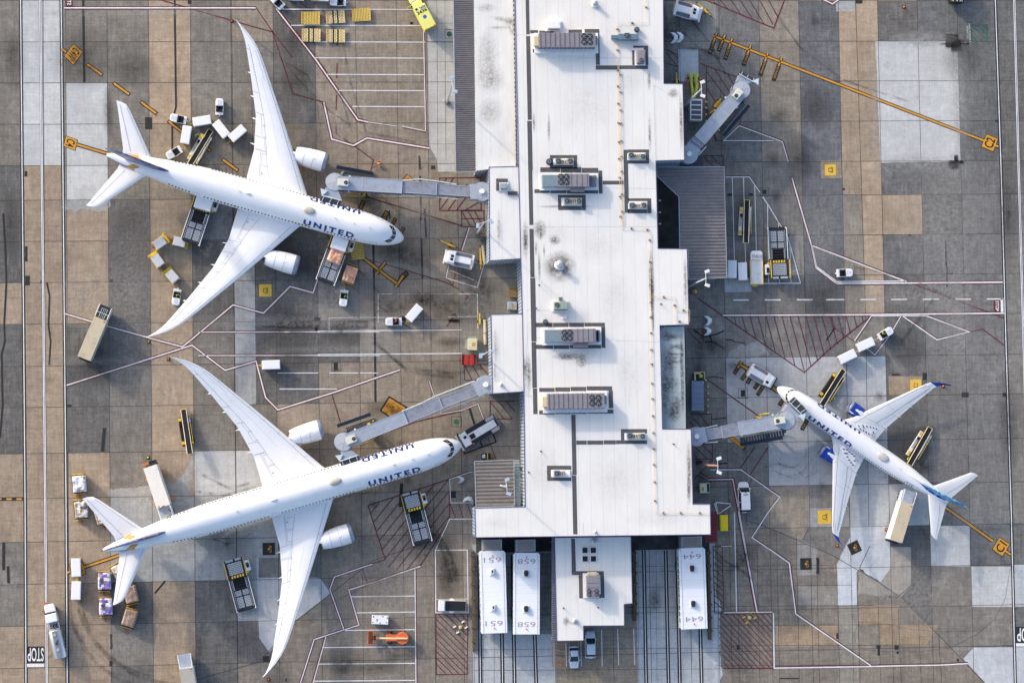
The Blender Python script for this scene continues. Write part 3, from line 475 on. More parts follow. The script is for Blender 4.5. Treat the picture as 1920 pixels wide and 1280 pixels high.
# stop blocks
K_.sheet([P2(50.5, 1211), P2(83, 1211), P2(83.6, 1242), P2(51, 1242)], ZK); W_.sheet([P2(51, 1243.5), P2(83, 1243.5), P2(83, 1249.5), P2(51, 1249.5)], ZW)
K_.sheet([P2(1904, 1174), P2(1944, 1174), P2(1945, 1204), P2(1905, 1204)], ZK); W_.sheet([P2(1905, 1205), P2(1945, 1205), P2(1945, 1211), P2(1905, 1211)], ZW)
R_.sheet([P2(123, -14), P2(135.5, -14), P2(135.8, 13.5), P2(123.3, 13.5)], ZR)
text_quad(L_, 'STOP', P2(82, 1213.5), P2(52, 1213.5), P2(82, 1239), ZL, 2, .015); text_quad(L_, 'STOP', P2(1943, 1176), P2(1907, 1176), P2(1943, 1202), ZL, 2, .015)
text_quad(L_, 'STOP', P2(126, 10), P2(126, -12), P2(133, 10) if 0 else P2(133.5, 10), ZL, 2, .02); text_quad(L_, 'STOP', P2(1866.5, 564), P2(1866.5, 583), P2(1873, 564) if 0 else P2(1873, 564), ZL, 2, .02)
# assembly point, green
pl(MBG := MB(), [(1821, 47.5), (1851, 47.5), (1851.6, 77.5), (1821.6, 77.5)], .16, ZR, 0, True)
for a, b in (((1821, 58), (1840, 77)), ((1821, 68), (1831, 77)), ((1822, 48), (1851, 76)), ((1832, 48), (1851, 66)), ((1842, 48), (1851, 56))): pl(MBG, [a, b], .16, ZR)
for x, y in ((842.5, 64.5), (855.5, 790.5)): c = P(x, y); MBG.cyl((c.x, c.y), .5, .02, .042, 20)
struct(MBG.build('green_markings', GRN))
text_quad(L_, 'EVAC ASSEMBLY', P2(1816, 45), P2(1817.5, 80), P2(1819.5, 45) if 0 else P2(1819, 45), ZL, 2); text_quad(L_, 'POINT C3', P2(1812, 50), P2(1813, 72), P2(1815, 50), ZL, 2)
for x, y, s in ((842, 64, 8), (855.5, 790, 9.5), (625 + 5, 687, 8), (1393, 737, 9), (1367 + 66, 360, 8)): pl(K_, [(x - s, y - s), (x + s, y - s), (x + s, y + s), (x - s, y + s)], .07, ZK, 0, True)
for x, y, w, h in ((629.5, 687, 4, 7), (1393, 737, 4, 6), (1433, 360, 4, 4), (812, 314, 4, 3.5), (771, 44, 2, 2), (772, 44, 2.4, 2)): K_.sheet([P2(x - w, y - h), P2(x + w, y - h), P2(x + w, y + h), P2(x - w, y + h)], ZK + .001)
# lounge lanes and car park
for px in ([(898.5, 1040), (901, 1300)], [(941, 1185), (942.5, 1300)], [(961, 1040), (965, 1300)], [(1002.5, 1185), (1006, 1300)], [(1207, 1031), (1212, 1300)], [(1248, 1031), (1254, 1300)], [(1269.5, 1031), (1275, 1300)], [(1313, 1178), (1316, 1300)]):
    pl(K_, px, .72, ZK); pl(W_, px, .13, ZW)
OR_ = MB(); pl(OR_, [(1035, 1202), (1036, 1248), (1060, 1247)], .12, ZW)
for y in (1203, 1215, 1228, 1241): pl(OR_, [(1036, y), (1060, y + 7)], .14, ZW)
struct(OR_.build('orange_markings', ORL))
for q in ([(1061, 1205), (1062, 1248)], [(1089, 1203), (1090, 1248)], [(1128, 1180), (1129, 1247)], [(1158, 1178), (1160, 1246)], [(1188, 1178), (1190, 1245)]): white(q, .14)
struct(SP_.build('yellow_squares', paint('pale_yellow_paint', (224, 182, 66), .35, (130, 110, 70)))); struct(W_.build('white_markings', WHT)); struct(R_.build('red_markings', RED)); struct(Y_.build('yellow_markings', YEL)); struct(K_.build('black_markings', BLK)); struct(L_.build('ground_lettering', [pm('letter_black', (34, 30, 26), .7), pm('letter_yellow', (226, 160, 40), .7), WHT]))
# ================================================================ terminal
ZM = 10.5
def roof_mat(name, c, seam=2.2, rot=0, dirt=.5, streak=.06):
    k = NT(name); t = k.coord((1, 1, 1), (0, 0, rot)); sx = k.n('SeparateXYZ'); k.l(t, sx.inputs[0])
    fr = k.math('FRACT', k.math('DIVIDE', sx.outputs[0], seam)); ln = k.math('LESS_THAN', fr, .05)
    n = k.rng(k.noise(.35, 7, .72, (1, .4, 1), (0, 0, rot)), .3, .7, 1 - streak, 1 + streak * .4); col = k.mul(rgb(c), n)
    col = k.mix(k.math('MULTIPLY', ln, .2), col, rgb((150, 150, 155)))
    d = k.rng(k.noise(.22, 9, .78, (2.6, .8, 1)), .60, .80, 0, dirt); col = k.mix(d, col, rgb((165, 158, 146)))
    sp = k.rng(k.noise(2.2, 3, .6), .73, .77, 0, .5); col = k.mix(sp, col, rgb((110, 104, 98)))
    k.l(col, k.b.inputs['Base Color']); k.b.inputs['Roughness'].default_value = .6; k.b.inputs['Specular IOR Level'].default_value = .3
    return k.m
RW = roof_mat('white_membrane', (227, 225, 222), 2.2, 0, .6, .08); RPALE = roof_mat('stained_pale_membrane', (226, 226, 224), 1.6, 0, .75, .14); RTEAL = roof_mat('dirty_metal_roof', (172, 184, 188), 1.2, 0, .7, .2)
SID = NT('ribbed_siding')
_t = SID.n('TexCoord'); _s = SID.n('SeparateXYZ'); SID.l(_t.outputs['Object'], _s.inputs[0]); _f = SID.math('FRACT', SID.math('MULTIPLY', SID.math('ADD', _s.outputs[0], _s.outputs[1]), 1.6)); SID.l(SID.mix(SID.math('LESS_THAN', _f, .35), rgb((176, 190, 204)), rgb((84, 98, 116))), SID.b.inputs['Base Color']); SID.b.inputs['Roughness'].default_value = .5; SID = SID.m
TRIM = pm('purple_trim', (88, 78, 120), .5); MAT_PAD = pm('walkway_pad', (84, 84, 88), .85, var=.12); CURB = pm('white_curb', (232, 232, 234), .6)
GALV = pm('galvanised_metal', (168, 174, 182), .45, .35, .1, 3); DARK = pm('dark_recess', (24, 24, 27), .7); BLACK = pm('black_rubber', (26, 26, 28), .7, var=.2)
LILAC = pm('lilac_panel', (140, 135, 142), .5, .1, .07, 1.2, .25); GLASSY = pm('blue_grey_panel', (132, 148, 156), .35, .2, .08, 1.5, .2); BEIGE = pm('beige_panel', (206, 190, 160), .6, 0, .1, 2, .3); SAGE = pm('sage_panel', (146, 160, 150), .55, 0, .08, 2, .25); STEELB = pm('blue_grey_duct', (104, 124, 140), .5, .1, .08, 2, .2)
FANW = pm('fan_metal', (120, 124, 130), .5, .3)
T = thing('terminal_building', 'long terminal concourse with white membrane roof and grey walkway mats between the aircraft', 'terminal', P(1110, 500))
def rel(q, o=T): return [(a[0] - o.location.x, a[1] - o.location.y) for a in q]
def pw(px, z): return rel([P2(*p, z) for p in px])
def block(px, z, roof, wall=SID, name='roof', trim=True, ov=.18):
    q = pw(px, z); w = MB().prism(q, 0, z - .32).build('wall', wall, T); r = MB().prism(q, z - .3, z)
    o = r.build(name, roof, T)
    if trim:
        c = [Vector(p) for p in q]; n = len(c); a = sum(c[i].x * c[(i + 1) % n].y - c[(i + 1) % n].x * c[i].y for i in range(n)); s = 1 if a > 0 else -1; ring = []
        for i in range(n):
            d0 = (c[i] - c[i - 1]).normalized(); d1 = (c[(i + 1) % n] - c[i]).normalized(); n0 = Vector((d0.y, -d0.x)) * s; n1 = Vector((d1.y, -d1.x)) * s; m = n0 + n1; m = m / max(.3, m.dot(n0)) if m.length > .1 else n0
            ring.append((c[i], m))
        mb = MB()
        for i in range(n):
            (p, m), (p2, m2) = ring[i], ring[(i + 1) % n]; v = [p + m * .004, p2 + m2 * .004, p2 + m2 * .11, p + m * .11]
            mb.add([(q.x, q.y, z) for z in (z - .55, z + .06) for q in v], [(3, 2, 1, 0), (4, 5, 6, 7), (0, 1, 5, 4), (1, 2, 6, 5), (2, 3, 7, 6), (3, 0, 4, 7)])
        mb.build('roof_trim', TRIM, T)
    return o
main = block([(965, -70), (1242.5, -70), (1244, 157.5), (1279.5, 158), (1282.5, 299.5), (1229, 301), (1233, 466.5), (1287.5, 467), (1291, 608), (1236.5, 609.5), (1241.5, 804.5), (1295, 804.5), (1298.5, 945), (1331, 945), (1332, 1001), (892, 1006.5), (891, 952.5), (985.5, 950), (983, 735), (980, 590), (977, 487), (973, 312)], ZM, RW)
block([(917.5, 314), (973.5, 312.5), (978, 484), (918.5, 488)], ZM - .25, RW); block([(921, 590), (980.5, 588.5), (984, 733), (924, 737)], ZM - .25, RW)
block([(889, -70), (966, -70), (971.5, 311), (893, 320)], 7.5, RPALE, trim=False)
block([(1238, 612.5), (1283, 612), (1286, 803.5), (1242, 804)], 9.3, RTEAL, trim=False)
block([(1040.5, 1008), (1182.5, 1006), (1185, 1130), (1169.5, 1131.5), (1170, 1171.5), (1093.5, 1172), (1093.5, 1199.5), (1044.5, 1200.5)], 6.2, RW)
# little sloping seams on the main roof
for px in ([(966, 66), (990, 66)], [(985, 426), (1231, 425)], [(985, 581), (1038, 582)], [(1000, 633), (1240, 641)], [(1085, 109), (1240, 109)], [(1120, 352), (1232, 354)], [(982, 742), (1006, 741)], [(1094, 980), (1094, 1000)], [(1245, 170), (1225, 160)], [(1226, 160), (1230, 300)], [(990, 605), (984, 735)]): MB().ribbon(pw(px, ZM), .09, ZM + .012).build('roof_seam', pm('seam_grey', (196, 198, 202), .5), T)
# walkway mats
pads = [(985, -20, 991.5, 65), (986.3, 68, 994, 225), (988.5, 227, 997, 320), (990.5, 320, 998, 422), (992.5, 429, 1000.5, 520), (994, 521, 1003.5, 640), (996.5, 641, 1005, 727), (999, 728, 1007, 776), (1071, 777, 1079, 890), (1072.5, 891, 1080.5, 1001),
 (994, 57, 1009, 63), (1011, 58, 1038, 62), (1066, 56, 1091, 62), (1096, 55, 1116, 62.5), (1116, 55, 1123.5, 122), (999, 92, 1026, 99), (1027, 92, 1055, 99.5), (1056, 92.5, 1081, 100), (1082, 93, 1116, 100.5), (1117, 123, 1160, 131), (1161, 123, 1215, 130), (1207, 86, 1215, 122.5), (1187, 86, 1206.5, 90), (1185, 95, 1192, 122.5),
 (1031, 291, 1082, 297), (1031, 297.2, 1037, 316), (1075.5, 297.2, 1082, 316), (1037.2, 310, 1075.3, 316), (1013, 314, 1050, 323), (1051, 314, 1090, 324), (1091, 315, 1121.5, 324.5), (1122, 320, 1129, 363), (1002, 355, 1031, 362), (1032, 355, 1062, 362.5), (1063, 356, 1121.5, 363), (1130, 339, 1169, 346), (1169, 281, 1177, 399), (1177.2, 280.5, 1217, 286), (1210.5, 286.2, 1217, 301), (1177.2, 301.3, 1217, 307), (1046, 365.5, 1098, 371), (1046, 371.2, 1052, 394), (1091, 371.2, 1098, 394), (1052.2, 387, 1090.8, 394), (1177.2, 372, 1221, 377), (1213.5, 377.2, 1221, 400), (1177.2, 392.5, 1213.3, 400),
 (1004, 605, 1036, 613), (1037, 605, 1066, 613), (1067, 605, 1095, 613), (1096, 605, 1134, 612), (1127, 612.3, 1134.5, 652), (1004, 646, 1037, 654), (1038, 646, 1067, 654), (1068, 646, 1126.8, 653), (1011, 727, 1040, 734.5), (1041, 726, 1069, 734), (1070, 725, 1099, 733), (1100, 724, 1147.5, 732), (1141, 732.3, 1149, 765), (1011, 769, 1040, 776.5), (1041, 769, 1069, 776), (1070, 768, 1099, 775.5), (1100, 767.5, 1150, 775),
 (1080.5, 825.5, 1100, 833), (1101, 825.5, 1131, 833), (1132, 825, 1154.5, 832.5), (1155, 825, 1213, 832), (1164, 804, 1213, 812), (1164, 812.2, 1172, 824.8), (1025.5, 872.5, 1071, 880), (1025.5, 880.2, 1034, 901), (1034.2, 895, 1071, 901), (930, 335, 952, 342), (930, 342.2, 936, 358), (952, 359, 971, 366)]
for x0, y0, x1, y1 in pads:
    MB().sheet(pw([(x0, y0), (x1, y0), (x1 + (y1 - y0) * .02, y1), (x0 + (y1 - y0) * .02, y1)], ZM), ZM + .02).build('walkway_mat', MAT_PAD, T)
for px in ([(1071, 1009), (1078, 1009), (1080, 1070), (1072, 1077)], [(1080.2, 1070), (1132, 1070), (1132, 1077), (1072.2, 1077.2)], [(1085, 1077.4), (1093, 1077.4), (1093.5, 1121), (1086, 1121)], [(1125.5, 1077.2), (1132.5, 1077.2), (1133.5, 1120), (1127, 1120)], [(1093.6, 1114), (1126.8, 1113.5), (1126.8, 1120.5), (1093.6, 1121)]):
    MB().sheet(pw(px, 6.2), 6.22).build('walkway_mat', MAT_PAD, T)
for x, y in ((1092, 1026), (1107.5, 1026), (1092.3, 1042), (1107.8, 1042)):
    q = pw([(x - 1, y - 1), (x + 10.5, y - 1), (x + 10.5, y + 11), (x - 1, y + 11)], 6.2); f = MB().prism(q, 6.2, 6.5).build('skylight', CURB, T)
    MB().prism(pw([(x, y), (x + 9.6, y), (x + 9.6, y + 10), (x, y + 10)], 6.5), 6.5, 6.56).build('pane', pm('dark_glass', (28, 34, 44), .15, 0, .1), f)
# stains on roofs
decals('roof_stains', [(1049, 500, 34, 32, 0), (1047, 496, 20, 20, 0)], stain_mat('soot', (60, 58, 58), 1.25, .9), ZM + .03)
decals('roof_grime', [(985, 450, 7, 40, 0), (991, 700, 6, 40, 0), (1221, 520, 6, 60, 0), (1223, 555, 5, 40, 0), (1277, 230, 4, 60, 0), (1285, 530, 4, 60, 0), (1218, 250, 3, 40, 0), (1292, 880, 5, 60, 0), (1291, 920, 4, 30, 0), (1217, 150, 4, 20, 0), (1040, 450, 12, 10, 0), (1262, 175, 12, 10, 0), (1012, 430, 14, 20, 0), (1060, 387, 60, 3, 0), (1221, 545, 3, 60, 0), (1224, 600, 3, 30, 0), (1005, 465, 3, 14, 0), (1014, 440, 3, 12, 0), (1020, 470, 2, 14, 0), (1011, 500, 3, 30, 0), (1090, 675, 12, 16, 0), (1062, 668, 30, 8, 0), (984, 690, 5, 24, 0), (985, 450, 4, 18, 0), (1001, 230, 3, 20, 0), (1029, 240, 3, 30, 0), (935, 430, 4, 40, 0), (929, 650, 4, 40, 0), (928, 700, 3, 20, 0)], stain_mat('grime', (88, 80, 72), 1.15, 2.2), ZM + .04)
decals('roof_bloom', [(1150, 560, 40, 60, 0), (1120, 460, 50, 40, 0), (1100, 200, 60, 60, 0), (1180, 700, 30, 60, 0), (1150, 900, 60, 60, 0), (1020, 880, 30, 60, 0), (1230, 970, 60, 20, 0), (930, 980, 30, 16, 0), (1180, 150, 30, 30, 0), (1085, 665, 46, 22, 0), (1090, 672, 26, 18, 0), (1040, 440, 26, 30, 0), (1114, 12, 26, 22, 0), (1116, 8, 18, 14, 0)], stain_mat('bloom', (130, 124, 118), .17, 1.4), ZM + .06)
decals('old_roof_stains', [(940, 36, 26, 6, 8), (955, 40, 16, 9, -20), (935, 52, 24, 4, 0), (960, 48, 12, 12, 0), (915, 110, 26, 60, 0), (920, 150, 30, 30, 0), (918, 210, 26, 30, 0), (912, 15, 22, 10, 0), (960, 60, 8, 8, 0)], stain_mat('roof_rust', (128, 118, 104), .6, 1.6), 7.54)
decals('annex_stains', [(1078, 1166, 12, 6, 0), (1062, 1164, 8, 10, 0), (1115, 1012, 10, 8, 0)], stain_mat('soot2', (60, 52, 46), .9, 2), 6.23)
decals('low_roof_stains', [(1255, 680, 16, 40, 0), (1268, 650, 16, 6, 0), (1262, 678, 20, 5, 0), (1279, 690, 5, 70, 0), (1248, 740, 10, 60, 0), (1262, 632, 18, 8, 0), (1268, 760, 16, 30, 0), (1262, 664, 22, 3, 0), (1260, 670, 20, 3, 0), (1258, 720, 18, 20, 0), (1278, 660, 4, 40, 0), (1280, 740, 4, 40, 0), (1250, 630, 12, 12, 0), (1262, 775, 14, 20, 0)], stain_mat('grime2', (74, 72, 70), 1.05, 2.0), 9.34)
# left edge brackets of the pale roof, dark gutter
g = MB(); g.prism(pw([(962.5, -60), (965.5, -60), (971, 311), (968, 311)], 7.6), 7.55, 7.9)
for y in range(0, 310, 9): x = 962 + y * .018; g.prism(pw([(x, y), (x + 3, y), (x + 3, y + 3.5), (x, y + 3.5)], 7.9), 7.6, 8.1)
g.build('gutter', pm('gutter_dark', (84, 84, 90), .7, .1, .3, 2), T)
# corrugated canopies: one ribbed roof on columns each
PURP = pm('brown_purple_steel', (126, 122, 124), .5, .1, .12, .7, .2); STEEL = pm('column_steel', (120, 122, 128), .5, .3)
def canopy(px, z, pitch, label, mat=PURP, cols=((.1, .1), (.9, .1), (.9, .9), (.1, .9)), name='corrugated_canopy', edge=True):
    q = [P2(*p, z) for p in px]; c = sum((Vector(p) for p in q), Vector((0, 0))) / len(q)
    t = thing(name, label, 'canopy', (c.x, c.y, 0)); q = [(p[0] - c.x, p[1] - c.y) for p in q]
    y0 = min(p[1] for p in q); y1 = max(p[1] for p in q); mb = MB(); mb.prism(q, z - .2, z - .08); y = y0 + pitch * .25
    while y + pitch * .5 < y1:
        for a, b in in_poly_spans(q, y + pitch * .25): mb.add([(a, y, z - .08), (b, y, z - .08), (b, y + pitch * .12, z + .05), (a, y + pitch * .12, z + .05), (b, y + pitch * .45, z + .05), (a, y + pitch * .45, z + .05), (b, y + pitch * .57, z - .08), (a, y + pitch * .57, z - .08)], [(0, 1, 2, 3), (3, 2, 4, 5), (5, 4, 6, 7), (0, 3, 5, 7), (1, 6, 4, 2)])
        y += pitch
    mb.build('roof_sheet', mat, t)
    if edge:
        eb = MB()
        for i in range(len(q)):
            a, b = Vector(q[i]), Vector(q[(i + 1) % len(q)]); d = (b - a).normalized(); n = Vector((-d.y, d.x)) * .1; L = (b - a).length; ang = math.atan2(d.y, d.x)
            eb.tube([(a.x, a.y, z - .02), (b.x, b.y, z - .02)], .1, 6)
        eb.build('edge_trim', GALV, t)
    xs = [p[0] for p in q]; ys = [p[1] for p in q]
    for u, v in cols:
        x = min(xs) + (max(xs) - min(xs)) * u; y = min(ys) + (max(ys) - min(ys)) * v; MB().box(x - .15, x + .15, y - .15, y + .15, 0, z - .21).build('column', STEEL, t)
    return t
canopy([(849, -70), (888, -70), (893, 321.5), (855, 323.5)], 5.5, .385, 'narrow brown corrugated canopy left of the stained pale roof at the top edge')
canopy([(1231, 313), (1357.5, 313), (1363, 520.5), (1291, 523.5), (1290, 468), (1274.5, 466), (1273, 369), (1232, 330)], 5.2, .62, 'large brown corrugated canopy with a cut corner right of the concourse', cols=((.5, .1), (.95, .05), (.95, .95), (.55, .95)))
canopy([(890, 865), (963.5, 862), (965, 948), (893, 950.5)], 5.0, .68, 'small brown corrugated canopy below the nose of the longest aircraft', pm('pale_brown_steel', (130, 123, 120), .5, .1, .12, .7, .2))
canopy([(963.8, 862), (974, 862), (976, 948), (965.2, 948)], 4.2, .5, 'narrow pale ribbed lean-to roof between canopy and concourse wall', pm('pale_steel', (178, 184, 188), .5, .2, .15, .7, .2), edge=False, cols=((.5, .1), (.5, .9)), name='lean_to_roof')
canopy([(1333.5, 960), (1344.5, 959), (1345, 1016), (1322, 1017), (1322, 1004), (1333.5, 1003)], 3.6, .55, 'small dark red corrugated roof at the lower right corner of the concourse', pm('dark_red_steel', (116, 44, 56), .5, .1, .15, .7, .2), edge=False, cols=((.8, .1), (.8, .9)), name='lean_to_roof')
canopy([(1034.5, 1007), (1040, 1007), (1044, 1200), (1034.5, 1201)], 5.6, .4, 'thin grey ribbed strip roof along the left side of the annex', pm('grey_strip_steel', (116, 122, 132), .5, .2, .15, .7, .2), edge=False, cols=((.5, .05), (.5, .95)), name='lean_to_roof')
canopy([(1230, 301.5), (1280, 301.5), (1268, 312), (1230, 313)], 6.5, .4, 'small blue-grey ribbed roof below the upper right bridge entrance', pm('blue_strip_steel', (112, 126, 146), .5, .2, .15, .7, .2), edge=False, cols=((.2, .5), (.8, .5)), name='lean_to_roof')
canopy([(1283, 292), (1318, 290), (1318, 313), (1283, 313.5)], 4.5, .5, 'dark grey ribbed roof under the upper right jet bridge', pm('dark_strip_steel', (84, 86, 96), .5, .2, .15, .7, .2), edge=False, cols=((.8, .2), (.8, .8)), name='lean_to_roof')
DKC = pm('painted_shade_floor', (66, 66, 68), .9, 0, .5, .35, .5)
pf = MB(); pf.sheet([P2(1233, 330), P2(1276, 368), P2(1280, 470), P2(1236, 470)], .05); pf.sheet([P2(892, 1006), P2(1040, 1004), P2(1040, 1033), P2(893, 1036)], .05); pf.sheet([P2(1184, 1004), P2(1330, 1000), P2(1330, 1028), P2(1185, 1031)], .05); struct(pf.build('shaded_ground', DKC))  # shade of the recess and the dark dock gaps painted as dark ground sheets
for y in (376, 398, 419.5):
    c = P(1235.8, y, 3); b = MB().box(-.05, .35, -.12, .12, 2.9, 3.1); b.box(.05, .3, -.14, .14, 2.72, 2.9); o = b.build('wall_lamp', pm('lamp_shade', (228, 222, 170), .4), None, 0, False, (c.x, c.y, 0)); tag(o, 'small round pale wall lamp on the concourse wall in the dark recess', 'wall lamp', 'wall lamps in the dark recess')
# boarding docks where the lounges come up to the building
def dock(px, z, label):
    q = [P2(*p, z) for p in px]; c = sum((Vector(p) for p in q), Vector((0, 0))) / 4; t = thing('boarding_dock', label, 'boarding dock', (c.x, c.y, 0)); q = [(p[0] - c.x, p[1] - c.y) for p in q]
    MB().prism(q, 1.4, z).build('tunnel', GALV, t); m = MB(); xs = [p[0] for p in q]; ys = [p[1] for p in q]; n = 9
    for i in range(n): y = min(ys) + .2 + (max(ys) - min(ys) - .4) * (i + .2) / n; m.box(min(xs) + .25, max(xs) - .25, y, y + .1, z + .004, z + .07)
    m.build('roof_slats', pm('brown_slats', (142, 128, 116), .6, .1, .15, 2), t)
    for x in (min(xs) + .2, max(xs) - .2): MB().box(x - .1, x + .1, min(ys), max(ys), 0, 1.39).build('base', pm('dock_concrete', (120, 118, 114), .9), t)
dock([(905, 1012), (941, 1011), (941, 1032), (905, 1033)], 4.6, 'leftmost of three slatted boarding docks, behind lounge 651'); dock([(967, 1012), (1004, 1011), (1004, 1033), (967, 1034)], 4.6, 'slatted boarding dock just left of the annex, behind lounge 658'); dock([(1278, 1006), (1316, 1005), (1316, 1026), (1278, 1027)], 4.6, 'slatted boarding dock right of the annex by the dark red roof')
def kerbs():
    for i, (px, lb) in enumerate((([(883, 1032), (888, 1032), (892, 1220), (886, 1220)], 'long weathered timber buffer wall left of lounge 651'), ([(1185, 1030), (1191, 1030), (1193, 1163), (1186, 1163)], 'dark timber buffer wall between annex and empty lounge lanes'), ([(1325, 1028), (1330, 1028), (1333, 1198), (1327, 1198)], 'dark timber buffer wall right of lounge 644'))):
        c = P(*px[0]); b = MB(); q = [(P2(*p)[0] - c.x, P2(*p)[1] - c.y) for p in px]; b.prism(q, 0, .9); L = q[2][1]
        n = 7
        for k in range(n): y = L * (k + .3) / n; b.box(min(p[0] for p in q) - .12, max(p[0] for p in q) + .12, y - .2, y + .2, 0, 1.1)
        tag(b.build('buffer_wall', pm('old_timber', (92, 78, 62), .9, 0, .25, 1.5, .4), None, .03, False, (c.x, c.y, 0)), lb, 'buffer wall')
kerbs()
# ================================================================ roof equipment
def fan(t, x, y, z, r, hub=FANW):
    "condenser fan: sunk ring, dark well, blades, guard"
    f = MB().cyl((x, y), r, z, z + .12, 20).build('fan', pm('fan_ring', (70, 70, 74), .5, .3), t); MB().cyl((x, y), r * .9, z + .121, z + .128, 20).build('fan_well', DARK, f); b = MB()
    for k in range(5):
        a = k * 1.2566 + .3; p = [(r * .12, -.05), (r * .8, -r * .2), (r * .84, r * .12), (r * .15, .1)]
        b.add([(x + u * math.cos(a) - v * math.sin(a), y + u * math.sin(a) + v * math.cos(a), z + .16 + (.03 if v > 0 else 0)) for u, v in p], [(0, 1, 2, 3)])
    b.cyl((x, y), r * .2, z + .14, z + .2, 10); b.build('fan_blades', hub, f); return f
def unit_at(name, label, cat, px, z0, z1, group=None):
    q = [P(*p, z1) for p in ((px[0], px[1]), (px[2], px[3]))]; c = (q[0] + q[1]) / 2; w = abs(q[1].x - q[0].x); d = abs(q[1].y - q[0].y)
    return thing(name, label, cat, (c.x, c.y, z0), 0, group), w, d, (lambda x, y: (P(x, y, z1).x - c.x, P(x, y, z1).y - c.y))
def big_chiller(px, fans, label, z0=ZM, h=2.4):
    t, w, d, f = unit_at('rooftop_chiller', label, 'air conditioner', px, z0, z0 + h)
    MB().box(-w / 2 - .6, w / 2 + .7, -d / 2 - .7, d / 2 + .35, 0, .5).build('curb', CURB, t)
    MB().box(-w / 2, w / 2, -d / 2, d / 2, .501, h).build('housing', LILAC, t, .05); fx = min(f(*q)[0] for q in fans) - .9; n = 9; s = MB()
    for i in range(n): x = -w / 2 + .3 + (fx + w / 2 - .3) * (i / (n - 1)) if n > 1 else 0; s.box(x - .04, x + .04, -d / 2 - .05, d / 2 + .05, h, h + .08)
    s.build('roof_ribs', pm('lilac_dark', (112, 104, 116), .5, .1), t); MB().box(-w / 2 - .8, -w / 2 - .01, -d / 2 + .4, d / 2 - .5, .501, h * .8).build('intake_hood', BEIGE, t, .04)
    MB().box(w / 2 + .01, w / 2 + .5, -d / 2 + .8, d / 2 - .4, .501, h * .55).build('control_box', pm('grey_box', (140, 140, 148), .5), t, .04); l = MB()
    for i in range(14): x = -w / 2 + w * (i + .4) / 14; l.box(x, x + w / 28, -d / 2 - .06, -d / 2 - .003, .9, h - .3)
    l.build('louvre', pm('louvre_grey', (92, 88, 98), .6), t)  # louvre strips in a darker lilac-grey than the housing
    for q in fans: fan(t, *f(*q), h, .52)
    return t
big_chiller((1010, 62, 1117, 89), [(1095, 68.3), (1106, 68.3), (1095, 79), (1106, 79)], 'long lilac rooftop chiller with four fans nearest the top of the roof')
big_chiller((1026, 738, 1134, 765), [(1110, 745), (1122, 745), (1110, 755.5), (1122, 755.5)], 'long lilac rooftop chiller with four fans in the lower half of the roof')
def box_chiller(px, x1, x2, fans, low, label, z0=ZM, h=2.2):
    t, w, d, f = unit_at('rooftop_chiller', label, 'air conditioner', px, z0, z0 + h); a = f(x1, 0)[0]; b = f(x2, 0)[0]; c = b - (b - a) * .0
    MB().box(-w / 2 - .3, w / 2 + .4, -d / 2 - .4, d / 2 + .3, 0, .4).build('curb', CURB, t)
    MB().box(-w / 2, a - .02, -d / 2 + .1, d / 2 - .1, .401, h * .8).build('glazed_section', GLASSY, t, .05); MB().box(a, b, -d / 2, d / 2, .401, h).build('housing', LILAC, t, .05); MB().box(b + .02, w / 2, -d / 2 + .1, d / 2 - .2, .401, h * .75).build('coil_section', STEELB, t, .04); s = MB()
    for i in range(4): x = a + (b - a) * (.42 + i * .17); s.box(x - .03, x + .03, -d / 2 - .03, d / 2 + .03, h, h + .06)
    for i in range(8): x = b + .3 + (w / 2 - b - .6) * i / 7; s.box(x - .04, x + .04, -d / 2 + .2, d / 2 - .4, h * .75, h * .75 + .05)
    s.build('roof_ribs', pm('lilac_dark', (112, 104, 116), .5), t); q = [f(low[0], low[1]), f(low[2], low[3])]; MB().box(q[0][0], q[1][0], q[1][1], -d / 2 - .01, .6, h * .7).build('side_cabinet', LILAC, t, .05)
    for q in fans: fan(t, *f(*q), h, .5)
box_chiller((1017, 326.5, 1120, 350), 1042, 1099, [(1051.6, 331), (1062, 331), (1051.6, 341.5), (1062, 341.5)], (1071, 350, 1097, 358.5), 'rooftop chiller with blue-grey glazed end between two small twin-fan units')
box_chiller((1022, 617, 1126, 641), 1048, 1106, [(1058, 623), (1068.5, 623), (1058, 633.5), (1068.5, 633.5)], (1076, 641, 1104, 650.5), 'rooftop chiller with blue-grey glazed end near the middle of the roof')
def annex_unit():
    t, w, d, f = unit_at('rooftop_chiller', 'upright lilac chiller with four fans at its lower end on the annex roof', 'air conditioner', (1100, 1079, 1124, 1118), 6.2, 8.2)
    MB().box(-w / 2 - .5, w / 2 + .15, -d / 2 - .3, d / 2 + .4, 0, .4).build('curb', CURB, t); MB().box(-w / 2, w / 2, -d / 2, d / 2, .401, 2).build('housing', LILAC, t, .05); MB().box(-w / 2 + .3, w / 2 - .3, d / 2 + .01, d / 2 + .6, .5, 1.5).build('intake_hood', BEIGE, t, .04); s = MB()
    for y in (.55, -.25, -.9): s.box(-w / 2, w / 2, y, y + .06, 2, 2.05)
    s.build('roof_ribs', pm('lilac_dark', (112, 104, 116), .5), t)
    for q in ((1104.5, 1107), (1118.5, 1107), (1104.5, 1114), (1118.5, 1114)): fan(t, *f(*q), 2, .36)
annex_unit()
